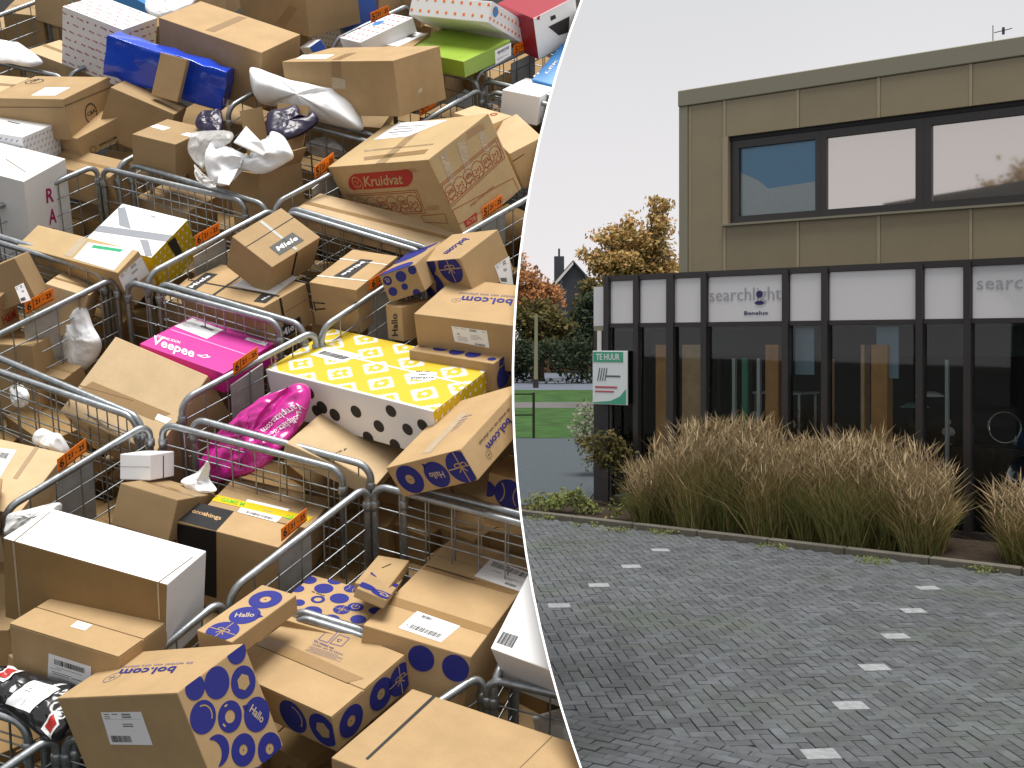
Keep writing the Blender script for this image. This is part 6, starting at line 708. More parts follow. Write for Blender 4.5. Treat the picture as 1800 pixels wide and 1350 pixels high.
{"n":"plastic_bag","l":"magenta pink mailing bag with white printed words lying in the cage","c":"plastic bag","m":"pinkplastic","P":[[-0.7639,4.2874,2.3434],[-0.7511,4.2611,2.3061],[-0.7728,4.2257,2.2319],[-0.815,4.1961,2.1624],[-0.8697,4.1547,2.0952],[-0.9288,4.1731,2.0421],[-1.0345,4.2512,2.0014],[-1.1345,4.3266,1.9722],[-1.195,4.3682,2.0083],[-1.1879,4.3725,2.0533],[-1.1479,4.3463,2.1257],[-1.0885,4.3062,2.1861],[-1.0264,4.2844,2.2363],[-0.939,4.2737,2.2975],[-0.8596,4.2803,2.3335],[-0.8102,4.2968,2.3573]],"nrm":[-0.4412,-0.8245,0.3542],"b":0.055,"cr":0.7,"dec":[{"t":"text","s":"Yarnplaza.com","m":"whiteink","n":"printed_lettering","p":[[-0.788,4.2323,2.2834],[-0.9189,4.2552,2.1738],[-0.7726,4.218,2.2694]]},{"t":"text","s":"Wollplatz.de","m":"whiteink","n":"printed_lettering","p":[[-0.778,4.215,2.2557],[-0.875,4.2275,2.1639],[-0.7646,4.2025,2.2433]]}]},
{"n":"plastic_bag","l":"grey white mailing bag tucked behind the long white topped box","c":"plastic bag","m":"greyplastic","P":[[-1.7106,3.8663,1.9224],[-1.638,3.8845,1.9417],[-1.5527,3.9007,1.9596],[-1.5423,3.9023,1.9207],[-1.561,3.8756,1.8954],[-1.6222,3.8472,1.8671],[-1.7062,3.8399,1.8575],[-1.7197,3.858,1.8872]],"nrm":[0.123,-0.9031,0.4114],"b":0.03,"cr":0.5,"dec":[]},
{"n":"plastic_bag","l":"white padded bag standing behind the wires of the left cage","c":"plastic bag","m":"whiteplastic","P":[[-1.8582,4.8285,2.6669],[-1.8041,4.8059,2.6615],[-1.7718,4.8045,2.5798],[-1.7377,4.7981,2.5208],[-1.7485,4.8279,2.4662],[-1.823,4.8687,2.3923],[-1.879,4.8708,2.3923],[-1.9199,4.8928,2.4519],[-1.9034,4.8451,2.6125]],"nrm":[-0.3443,-0.9229,-0.1726],"b":0.05,"cr":0.4,"dec":[]},
{"n":"plastic_bag","l":"white crumpled bag tip behind the wires near the small white box","c":"plastic bag","m":"whiteplastic","P":[[-1.0846,4.0631,2.0849],[-1.095,4.1091,2.0181],[-1.0651,4.0915,1.9757],[-1.1289,4.0844,1.967],[-1.1954,4.1275,2.0042],[-1.1418,4.1032,2.0382]],"nrm":[-0.3103,-0.939,-0.1483],"b":0.03,"cr":0.5,"dec":[]},
{"n":"plastic_bag","l":"black glossy mailing bag with red and white stickers at the lower left","c":"plastic bag","m":"blackplastic","P":[[-1.5588,3.4352,1.5174],[-1.5227,3.4269,1.5246],[-1.4214,3.4092,1.5119],[-1.2983,3.3819,1.4911],[-1.3,3.3371,1.4635],[-1.2655,3.2966,1.4138],[-1.2952,3.2615,1.3668],[-1.3398,3.2652,1.3686],[-1.4246,3.3045,1.4018],[-1.5051,3.3446,1.4359],[-1.533,3.3505,1.4403]],"nrm":[-0.0818,-0.7245,0.6844],"b":0.05,"cr":0.45,"dec":[{"t":"lab","k":"mbar","m":"paper","n":"shipping_label","p":[[-1.4765,3.3407,1.4339],[-1.3897,3.3105,1.4123],[-1.3204,3.3571,1.4699],[-1.412,3.3826,1.4861]]},{"t":"lab","k":"red","m":"paper","n":"sticker","p":[[-1.5429,3.4001,1.4889],[-1.4973,3.3843,1.4776],[-1.4578,3.4152,1.515],[-1.5064,3.4267,1.5214]]},{"t":"lab","k":"red","m":"paper","n":"sticker","p":[[-1.3523,3.2804,1.385],[-1.3192,3.26,1.3673],[-1.2932,3.2798,1.3914],[-1.3115,3.3105,1.4217]]}]},
{"n":"plastic_bag","l":"thin clear plastic bag on the left of the opened carton","c":"plastic bag","m":"clearplastic","P":[[-1.5071,5.3824,3.5017],[-1.4236,5.3551,3.5068],[-1.3051,5.3054,3.4924],[-1.2967,5.2509,3.4425],[-1.3554,5.2867,3.419],[-1.4384,5.3163,3.389],[-1.4446,5.3024,3.3216],[-1.4843,5.3372,3.3522],[-1.5239,5.3699,3.4081],[-1.5212,5.3786,3.4705]],"nrm":[-0.4193,-0.8641,0.2782],"b":0.04,"cr":0.5,"dec":[]},
{"n":"plastic_bag","l":"white crumpled plastic bag filling the opened carton","c":"plastic bag","m":"whiteplastic","P":[[-1.4231,5.2597,3.3646],[-1.3985,5.3176,3.4595],[-1.3769,5.2925,3.41],[-1.3196,5.3032,3.4219],[-1.211,5.245,3.3721],[-1.154,5.2789,3.4326],[-1.1128,5.2961,3.4907],[-1.0541,5.2779,3.4623],[-1.0011,5.2351,3.3705],[-1.0476,5.2454,3.3375],[-1.1502,5.2387,3.287],[-1.2665,5.2699,3.3116],[-1.2963,5.2294,3.2461],[-1.3559,5.2306,3.2314],[-1.407,5.2553,3.2795]],"nrm":[-0.0871,-0.9468,0.3098],"b":0.05,"cr":0.55,"dec":[]},
{"n":"paper_sheet","l":"blank white card sticking up out of the opened carton","c":"sheet","m":"paper","P":[[-1.2833,5.2369,3.4301],[-1.2305,5.2649,3.5122],[-1.1403,5.1935,3.4224],[-1.1131,5.1812,3.3713],[-1.1326,5.1807,3.3565]],"nrm":[-0.2046,-0.9097,0.3613],"b":0.004,"cr":0.02,"dec":[]},
{"n":"paper_sheet","l":"white folded paper hanging over the opened carton edge","c":"sheet","m":"paper","P":[[-1.3392,5.1945,3.2803],[-1.253,5.2136,3.3078],[-1.2687,5.1771,3.2533],[-1.2834,5.1576,3.2212],[-1.3409,5.1727,3.2331]],"nrm":[-0.033,-0.8495,0.5265],"b":0.004,"cr":0.05,"dec":[]},
{"n":"plastic_bag","l":"translucent plastic bag hanging over the cage rail","c":"plastic bag","m":"clearplastic","P":[[-1.4825,5.2948,3.3404],[-1.4277,5.2402,3.2922],[-1.379,5.206,3.2624],[-1.3501,5.1892,3.2207],[-1.3828,5.2018,3.2176],[-1.4394,5.2471,3.2436],[-1.4659,5.2709,3.2918]],"nrm":[-0.5555,-0.8222,0.1244],"b":0.03,"cr":0.9,"dec":[]},
{"n":"foam_sheet","l":"white folded foam wrap lying on the left cage rail","c":"foam wrap","m":"foam","P":[[-2.8715,6.3017,4.1773],[-2.7374,6.2808,4.1629],[-2.7011,6.2653,4.1499],[-2.5396,6.1608,4.0322],[-2.5942,6.1249,3.9972],[-2.7125,6.1569,4.0225],[-2.8179,6.1841,4.0438]],"nrm":[-0.0431,-0.7545,0.6549],"b":0.03,"cr":0.15,"dec":[]},
{"n":"plastic_bag","l":"grey white film roll seen through the wires behind the purple bag","c":"plastic bag","m":"greyplastic","P":[[-1.0387,5.7744,3.5256],[-0.9343,5.7695,3.552],[-0.8325,5.7065,3.4704],[-0.8597,5.7441,3.4497],[-0.963,5.7777,3.4498],[-1.0323,5.7992,3.4807]],"nrm":[-0.3396,-0.9366,-0.0858],"b":0.04,"cr":0.5,"dec":[]},
{"n":"plastic_bag","l":"white bag low inside the left wire cage under the document parcel","c":"plastic bag","m":"whiteplastic","P":[[-1.989,4.5051,2.3238],[-1.9493,4.5215,2.3402],[-1.912,4.504,2.2983],[-1.9302,4.5168,2.2551],[-1.9798,4.523,2.259]],"nrm":[-0.0738,-0.9941,-0.0794],"b":0.04,"cr":0.6,"dec":[]},
{"n":"plastic_bag","l":"pale wrapped parcel behind the wires above the taped tan box","c":"plastic bag","m":"whiteplastic","P":[[-1.8139,4.321,2.1606],[-1.7862,4.3132,2.1815],[-1.7493,4.3229,2.1645],[-1.7129,4.3134,2.1571],[-1.6837,4.3326,2.0942],[-1.7302,4.3569,2.0878],[-1.8207,4.347,2.1298]],"nrm":[-0.1532,-0.8794,-0.4508],"b":0.04,"cr":0.4,"dec":[]},
{"n":"plastic_bag","l":"white wrapped parcel with dark marks at the top edge beside the big closed box","c":"plastic bag","m":"whiteplastic","P":[[-2.069,6.486,4.4977],[-1.9531,6.5103,4.5377],[-1.8012,6.4908,4.5251],[-1.798,6.3986,4.4132],[-1.9135,6.3784,4.3497],[-2.0146,6.3955,4.3483],[-2.0832,6.4596,4.4185]],"nrm":[-0.1117,-0.8265,0.5517],"b":0.03,"cr":0.5,"dec":[]},
],
'cage': [
{"l":"steel roll cage around the tan and pink boxes","p":[["A",[-1.2483,4.2897,2.2877],[-0.7878,4.5672,2.5594],[0.0438,-0.4041,0.9137]],["B",[-1.6371,4.8292,2.7704],[-0.9391,4.6036,2.5875],[0.0493,-0.4282,0.9023]],["B",[-2.1324,4.5371,2.4841],[-1.3787,4.2291,2.2272],[0.0701,-0.3946,0.9162]]],"cards":[[0,[-1.0704,4.3735,2.3819],[-0.9903,4.4408,2.4467],"6"]]},
{"l":"steel roll cage at the left holding the broad taped tan box","p":[["A",[-1.7534,3.9183,1.9279],[-1.3432,4.2107,2.2116],[0.0683,-0.3633,0.9292]],["B",[-2.1012,4.4706,2.424],[-1.3958,4.2297,2.2272],[0.0704,-0.3917,0.9174]]],"cards":[[0,[-1.6079,4.0298,2.0466],[-1.5344,4.1028,2.1164],"6"]]},
{"l":"steel roll cage holding the long white topped box and gold lettered box","p":[["A",[-0.9064,3.6474,1.7085],[-0.503,3.9604,2.0109],[0.0397,-0.3359,0.941]],["B",[-1.2957,4.2069,2.2097],[-0.598,4.0136,2.0565],[0.0448,-0.3718,0.9272]]],"cards":[[0,[-0.7661,3.7797,1.8461],[-0.6935,3.8423,1.9064],"6"]]},
{"l":"steel roll cage holding the yellow patterned box and pink bag","p":[["B",[-1.1864,4.2222,2.2277],[-0.499,4.0239,2.0694],[0.0403,-0.3738,0.9266]]],"cards":[]},
{"l":"steel roll cage holding the red lettered brown carton at the left edge","p":[["A",[-2.1048,4.5757,2.5206],[-1.6881,4.8509,2.7886],[0.0704,-0.4227,0.9036]],["B",[-2.4547,5.114,3.0037],[-1.7474,4.8675,2.8018],[0.0719,-0.4424,0.8939]]],"cards":[[0,[-1.9972,4.6719,2.6238],[-1.9079,4.7372,2.6871],"6"]]},
{"l":"steel roll cage holding the yellow white carton with grey tape","p":[["A",[-1.5581,4.854,2.7961],[-1.0849,5.1909,3.1229],[0.0467,-0.4515,0.891]],["B",[-1.973,5.4729,3.351],[-1.2306,5.2366,3.1598],[0.051,-0.4719,0.8802]],["B",[-2.4732,5.1524,3.0384],[-1.7348,4.8869,2.8201],[0.0715,-0.4445,0.8929]]],"cards":[[0,[-1.3833,4.976,2.9255],[-1.2965,5.0449,2.9919],"6"]]},
{"l":"steel roll cage holding the opened carton full of plastic","p":[["A",[-1.0904,5.2172,3.1469],[-0.5851,5.5727,3.4919],[0.0242,-0.48,0.8769]],["B",[-1.8453,5.4921,3.3732],[-1.1258,5.2123,3.1411],[0.0471,-0.4727,0.88]],["A",[-1.9045,5.4804,3.3604],[-1.7871,5.5847,3.4606],[0.0565,-0.4803,0.8753]]],"cards":[[0,[-0.9246,5.337,3.2739],[-0.8481,5.428,3.3603],"5"]]},
{"l":"steel roll cage holding the tall white carton at the left edge","p":[["A",[-2.4481,5.2088,3.0912],[-2.0047,5.4923,3.3678],[0.0705,-0.4652,0.8824]]],"cards":[[0,[-2.3269,5.2883,3.1796],[-2.2371,5.3519,3.2412],"6"]]},
{"l":"steel roll cage holding the three strapped boxes","p":[["A",[-0.768,4.5715,2.564],[-0.3781,4.8793,2.8611],[0.0218,-0.4336,0.9008]],["B",[-1.0267,5.1722,3.1077],[-0.3813,4.9201,2.8985],[0.0225,-0.458,0.8886]],["B",[-1.4984,4.8179,2.765],[-0.8399,4.5895,2.578],[0.0451,-0.4281,0.9026]]],"cards":[[0,[-0.5882,4.7245,2.7221],[-0.5026,4.7868,2.7824],"6"]]},
{"l":"steel roll cage holding the largest red printed carton","p":[["A",[-0.356,4.9103,2.8904],[0.1576,5.2542,3.2251],[-0.0016,-0.463,0.8863]],["B",[-1.0181,5.1945,3.1285],[-0.3453,4.9333,2.9119],[0.0214,-0.4594,0.888]]],"cards":[[0,[-0.1319,5.0719,3.0579],[-0.0437,5.1442,3.1276],"5"]]},
{"l":"steel roll cage under the tilted box with blue gift circle","p":[["B",[-0.3802,3.96,2.0149],[0.1901,3.8022,1.8898],[0.0107,-0.3494,0.9369]]],"cards":[]},
{"l":"steel roll cage holding the two label carton","p":[["B",[-0.4813,3.9616,2.0127],[0.1887,3.7743,1.864],[0.0132,-0.3475,0.9376]],["B",[-0.6953,3.5934,1.6663],[-0.1635,3.4427,1.5464],[0.0309,-0.2993,0.9537]]],"cards":[]},
{"l":"steel roll cage holding the recycling print box","p":[["B",[-0.6827,3.5744,1.6493],[-0.1854,3.4333,1.537],[0.0313,-0.2972,0.9543]],["A",[-0.3434,3.2705,1.3815],[-0.0886,3.4077,1.5169],[0.0241,-0.2741,0.9614]]],"cards":[]},
{"l":"steel roll cage holding the slit lid brown carton","p":[["A",[-1.1722,3.4224,1.4921],[-0.9217,3.6287,1.6908],[0.0568,-0.2987,0.9527]],["B",[-1.6683,3.4046,1.4582],[-1.3707,3.3309,1.4008],[0.0745,-0.2792,0.9573]]],"cards":[[0,[-1.1761,3.4795,1.5553],[-1.109,3.5039,1.5802],"6"]]},
{"l":"steel roll cage with dark wires at the lower left corner","p":[["A",[-1.496,3.183,1.2602],[-1.3224,3.2979,1.3721],[0.0721,-0.2613,0.9626]],["B",[-1.6593,3.3864,1.4417],[-1.4161,3.3242,1.393],[0.0752,-0.2777,0.9577]]],"cards":[]},
{"l":"steel roll cage at the bottom below the nine circle box","p":[["B",[-1.2952,3.2958,1.3712],[-0.9142,3.2077,1.3035],[0.0615,-0.2609,0.9634]],["B",[-1.2722,3.3043,1.3798],[-0.9185,3.2227,1.3173],[0.0611,-0.2625,0.963]]],"cards":[]},
{"l":"steel roll cage at the bottom by the divider under the white carton","p":[["B",[-0.0747,3.3947,1.5054],[0.2655,3.3191,1.4478],[0.0092,-0.279,0.9603]],["A",[-0.0542,3.3899,1.5017],[0.0087,3.4812,1.5879],[0.0137,-0.2897,0.957]]],"cards":[]},
{"l":"steel roll cage holding the large taped carton","p":[["A",[-0.7147,5.4974,3.4181],[-0.1602,5.932,3.8377],[0.006,-0.4999,0.866]],["B",[-0.6474,6.1652,4.0351],[-0.1797,5.989,3.8894],[0.0015,-0.5177,0.8555]]],"cards":[[0,[-0.4638,5.7258,3.648],[-0.383,5.8024,3.7214],"5"]]},
{"l":"steel roll cage holding the green carton","p":[["A",[-0.1934,6.0424,3.9381],[0.4189,6.4451,4.3304],[-0.0176,-0.5254,0.8507]],["B",[-0.1643,6.5704,4.4251],[0.2721,6.4029,4.2864],[-0.0173,-0.5348,0.8448]]],"cards":[[0,[0.0092,6.1604,4.0647],[0.1089,6.2251,4.1279],"5"]]},
{"l":"empty topped steel roll cage by the divider below the sky blue carton","p":[["B",[-0.1559,5.9965,3.8972],[0.4039,5.7704,3.7089],[-0.0167,-0.5099,0.8601]]],"cards":[]},
{"l":"steel roll cage with a wire side beside the plain brown carton","p":[["B",[-0.1182,5.9086,3.8176],[0.3997,5.7104,3.6535],[-0.0168,-0.5063,0.8622]]],"cards":[]},
{"l":"steel roll cage at the far upper left corner","p":[["A",[-3.0875,6.6398,4.3857],[-2.811,6.8394,4.5792],[0.0687,-0.5241,0.8489]],["B",[-3.1196,6.3665,4.133],[-2.4154,6.1305,3.9407],[0.0711,-0.5065,0.8593]]],"cards":[]},
{"l":"steel roll cage behind the crested boxes","p":[["A",[-2.3975,6.1475,3.957],[-2.1119,6.3996,4.1991],[0.0579,-0.513,0.8564]],["B",[-2.8098,6.8449,4.5843],[-2.3729,6.6841,4.4518],[0.0598,-0.5289,0.8466]]],"cards":[]},
{"l":"steel roll cage behind the opened carton with the purple bag","p":[["B",[-1.1112,5.7727,3.6574],[-0.6512,5.6136,3.5273],[0.0219,-0.4971,0.8674]],["A",[-1.4627,5.8509,3.717],[-1.1679,6.1469,3.9998],[0.0334,-0.5091,0.86]]],"cards":[[1,[-1.2585,6.0505,3.9189],[-1.1905,6.1049,3.9713],"5"]]},
{"l":"steel roll cage half hidden below the purple bag","p":[["B",[-1.1027,5.7285,3.6171],[-0.6683,5.5691,3.4857],[0.0225,-0.4947,0.8688]]],"cards":[]},
{"l":"steel roll cage at the top edge behind the red dotted box","p":[["A",[-1.0008,6.3542,4.1966],[-0.5993,6.6586,4.4909],[0.0113,-0.5333,0.8458]]],"cards":[[0,[-0.8042,6.4857,4.3355],[-0.7077,6.5523,4.4002],"5"]]},
],
'wall': [
[[0.4755,6.3897,4.6757],[0.6753,9.0736,5.5896],[0.487,6.389,4.6755],[0.6915,9.0726,5.5892]],
[[0.3758,6.0533,4.3625],[0.5337,8.5959,5.1448],[0.3867,6.0526,4.3623],[0.5491,8.595,5.1446]],
[[0.2878,5.7504,4.0806],[0.4087,8.1658,4.7446],[0.2981,5.7498,4.0805],[0.4233,8.165,4.7444]],
[[0.2161,5.476,3.8255],[0.3068,7.7761,4.3823],[0.2259,5.4755,3.8254],[0.3208,7.7754,4.3821]],
[[0.1583,5.2262,3.5936],[0.2247,7.4214,4.0529],[0.1676,5.2257,3.5935],[0.2381,7.4207,4.0528]],
[[0.112,4.9979,3.3818],[0.1591,7.0972,3.7522],[0.121,4.9975,3.3817],[0.1719,7.0966,3.7521]],
[[0.0757,4.7884,3.1877],[0.1075,6.7998,3.4766],[0.0843,4.788,3.1877],[0.1197,6.7992,3.4765]],
[[0.0477,4.5956,3.0092],[0.0677,6.5259,3.2232],[0.056,4.5952,3.0092],[0.0795,6.5254,3.2231]],
[[0.027,4.4174,2.8446],[0.0383,6.2729,2.9893],[0.0349,4.4171,2.8445],[0.0496,6.2725,2.9893]],
[[0.0125,4.2524,2.6922],[0.0178,6.0386,2.7729],[0.0202,4.2521,2.6921],[0.0287,6.0382,2.7728]],
[[0.0037,4.0991,2.5507],[0.0052,5.8209,2.572],[0.0111,4.0988,2.5507],[0.0157,5.8205,2.572]],
[[-0.0002,3.9563,2.4191],[-0.0003,5.6181,2.3852],[0.0069,3.956,2.4191],[0.0098,5.6177,2.3852]],
[[0.0003,3.8229,2.2964],[0.0005,5.4287,2.2109],[0.0072,3.8227,2.2964],[0.0102,5.4284,2.2109]],
[[0.0049,3.6981,2.1817],[0.007,5.2515,2.048],[0.0116,3.6979,2.1817],[0.0164,5.2512,2.0481]],
[[0.0132,3.5811,2.0743],[0.0187,5.0853,1.8955],[0.0196,3.5809,2.0743],[0.0278,5.085,1.8955]],
[[0.0248,3.4711,1.9735],[0.0352,4.9291,1.7523],[0.031,3.4709,1.9735],[0.044,4.9288,1.7524]],
[[0.0395,3.3676,1.8787],[0.0561,4.7821,1.6177],[0.0455,3.3674,1.8787],[0.0647,4.7818,1.6178]],
[[0.0571,3.2699,1.7894],[0.081,4.6434,1.4909],[0.0629,3.2697,1.7895],[0.0894,4.6431,1.491]],
[[0.0773,3.1776,1.7052],[0.1097,4.5124,1.3713],[0.083,3.1774,1.7052],[0.1178,4.5121,1.3714]],
[[0.0999,3.0903,1.6256],[0.1418,4.3884,1.2584],[0.1054,3.0901,1.6257],[0.1497,4.3881,1.2584]],
[[0.1247,3.0076,1.5504],[0.177,4.2709,1.1515],[0.1301,3.0074,1.5504],[0.1847,4.2707,1.1515]],
[[0.1514,2.9291,1.479],[0.215,4.1594,1.0502],[0.1567,2.9289,1.4791],[0.2225,4.1592,1.0503]],
[[0.1796,2.8545,1.4114],[0.255,4.0535,0.9541],[0.1847,2.8543,1.4114],[0.2623,4.0533,0.9542]],
[[0.2067,2.7836,1.3471],[0.2935,3.9528,0.8628],[0.2117,2.7834,1.3471],[0.3006,3.9526,0.8629]],
[[0.2325,2.7161,1.2859],[0.3302,3.857,0.7759],[0.2374,2.716,1.286],[0.3371,3.8568,0.776]],
],
'deck_poly': [
[-4.6523,9.3514,5.6842],
[-1.9417,3.9029,0.7651],
[0.3285,3.8371,0.7848],
[0.292,3.9324,0.8712],
[0.2537,4.0326,0.9621],
[0.2139,4.138,1.0577],
[0.1761,4.2489,1.1584],
[0.1411,4.3658,1.2648],
[0.1091,4.4891,1.3772],
[0.0806,4.6195,1.4961],
[0.0558,4.7575,1.6222],
[0.035,4.9038,1.7562],
[0.0186,5.0591,1.8986],
[0.0069,5.2245,2.0504],
[0.0005,5.4008,2.2124],
[-0.0003,5.5892,2.3858],
[0.0052,5.7909,2.5717],
[0.0177,6.0075,2.7715],
[0.0381,6.2407,2.9868],
[0.0674,6.4923,3.2194],
[0.1069,6.7648,3.4716],
[0.1583,7.0607,3.7458],
[0.2236,7.3832,4.0449],
[0.3053,7.7361,4.3726],
[0.4066,8.1238,4.733],
[0.5309,8.5517,5.1312],
[0.6718,9.027,5.5737],
],
'deck_low': [
[-4.7486,9.5448,5.75],
[-1.9819,3.9837,0.7293],
[0.3352,3.9165,0.7493],
[0.2981,4.0138,0.8375],
[0.259,4.116,0.9303],
[0.2183,4.2236,1.0278],
[0.1797,4.3368,1.1307],
[0.144,4.4561,1.2392],
[0.1114,4.582,1.3539],
[0.0823,4.715,1.4754],
[0.0569,4.8559,1.6041],
[0.0357,5.0052,1.7408],
[0.019,5.1638,1.8862],
[0.0071,5.3326,2.0411],
[0.0005,5.5125,2.2065],
[-0.0003,5.7048,2.3834],
[0.0053,5.9107,2.5731],
[0.0181,6.1318,2.7771],
[0.0389,6.3698,2.9968],
[0.0688,6.6266,3.2343],
[0.1091,6.9047,3.4917],
[0.1616,7.2067,3.7715],
[0.2282,7.5359,4.0769],
[0.3116,7.8961,4.4114],
[0.415,8.2918,4.7792],
[0.5419,8.7285,5.1857],
[0.6857,9.2137,5.6373],
],
'basis': [
[0.8332,-0.4212,-0.3582],
[0.5523,0.6035,0.575],
[-0.026,-0.677,0.7355],
],
'lens_f': 2000.0,
}
# ================================================================== THE PARCEL CAGES (left): a steep loading slope packed with roll cages
BX, BY, BZ = (Vector(q) for q in DATA['basis'])
WALL = [[Vector(q) for q in w] for w in DATA['wall']]
LEFT = []                                                  # every thing on the slope, cut flush where it meets the divider
strs = {'Hallo', '6', '5', '21 - 25'} | {d['s'] for b in DATA['box'] for d in b['dec'] if d['t'] == 'text'} | {q for b in DATA['box'] for d in b['dec'] if d['t'] == 'bubbles' for q in d['s']} | {d['s'] for b in DATA['soft'] for d in b['dec'] if d['t'] == 'text'} | {'NL', 'A6', 'N', 'PS'}
prep_texts([q for q in sorted(strs) if q not in TEXTS])
# slope and divider
top = [Vector(q) for q in DATA['deck_poly']]
n_ = len(top); low = [Vector(q) for q in DATA['deck_low']]
dk = from_py('sloping_floor', top+low, [tuple(range(n_)), tuple(reversed(range(n_, 2*n_)))]+[(i, i+n_, (i+1) % n_+n_, (i+1) % n_) for i in range(n_)], 'deck_concrete'); dk['kind'] = 'structure'
for k in (0, 1):                                         # trestle legs under the upper end of the slope
    q = top[0].lerp(top[-1], .15+.6*k)+Vector((0, -.25, -.15)); obox('support_post', (q.x-.06, q.y-.06, -.05), (q.x+.06, q.y+.06, q.z-.1), 'frame_dark', dk)
vs, fs = [], []
for w in WALL: vs += [w[0], w[2], w[3], w[1]]
for i in range(len(WALL)-1):
    for k in range(4): fs.append((i*4+k, i*4+(k+1) % 4, (i+1)*4+(k+1) % 4, (i+1)*4+k))
fs += [(0, 3, 2, 1), tuple((len(WALL)-1)*4+k for k in range(4))]
dv = from_py('divider_wall', vs, fs, 'divider_white'); tag(dv, 'thin curved white divider wall between the parcel cages and the courtyard', 'wall')

def clamp_poly(pts, w, h):
    return [(min(max(x, 0), w), min(max(y, 0), h)) for x, y in pts]
def ngon(cx, cy, r, n=36, a0=0, a1=2*math.pi): return [(cx+r*math.cos(a0+(a1-a0)*i/n), cy+r*math.sin(a0+(a1-a0)*i/n)) for i in range(n if abs(a1-a0-2*math.pi) < 1e-6 else n+1)]
class Face:
    def __init__(s, o, u, v, w, h, off, parent): s.o, s.u, s.v, s.w, s.h, s.off, s.parent = o, u, v, w, h, off, parent; s.n = u.cross(v)
    def P(s, x, y, lay=0): return s.o+s.u*x+s.v*y+s.n*(s.off+lay*.0005)
    def polys(s, name, mat, polys, lay=0, parent=None, clamp=True):
        vs, fs = [], []
        for pl in polys:
            if clamp: pl = clamp_poly(pl, s.w, s.h)
            if len({(round(a, 5), round(b, 5)) for a, b in pl}) < 3: continue
            b0 = len(vs); vs += [s.P(x, y, lay) for x, y in pl]; fs.append(tuple(range(b0, len(vs))))
        if not fs: return None
        return from_py(name, vs, fs, mat, parent or s.parent)
    def mesh2d(s, name, mat, pts, fs, lay, parent=None): return from_py(name, [s.P(x, y, lay) for x, y in pts], fs, mat, parent or s.parent)
    def text(s, st, o, e, up, mat, lay, parent=None, name='lettering'):
        v2, f2, asp = TEXTS[st]; ox, oy = o
        return s.mesh2d(name, mat, [(ox+(e[0]-ox)*x+(up[0]-ox)*y, oy+(e[1]-oy)*x+(up[1]-oy)*y) for x, y in v2], f2, lay, parent)
def lerp4(p, a, b):                                        # p0..p3 corners, a along p0-p1, b along p0-p3
    return tuple((p[0][i]*(1-a)+p[1][i]*a)*(1-b)+(p[3][i]*(1-a)+p[2][i]*a)*b for i in (0, 1))
def rect4(p, a0, b0, a1, b1): return [lerp4(p, a0, b0), lerp4(p, a1, b0), lerp4(p, a1, b1), lerp4(p, a0, b1)]
RND = random.Random(5)
def bars(p, a0, b0, a1, b1, n=26):
    out = []; x = a0; st = (a1-a0)/n
    while x < a1:
        w = st*RND.choice((.35, .5, .5, .9)); out.append(rect4(p, x, b0, min(x+w, a1), b1)); x += w+st*RND.choice((.3, .45, .6))
    return out
def lines(p, rows): return [rect4(p, a0, b, a1, b+h) for a0, a1, b, h in rows]
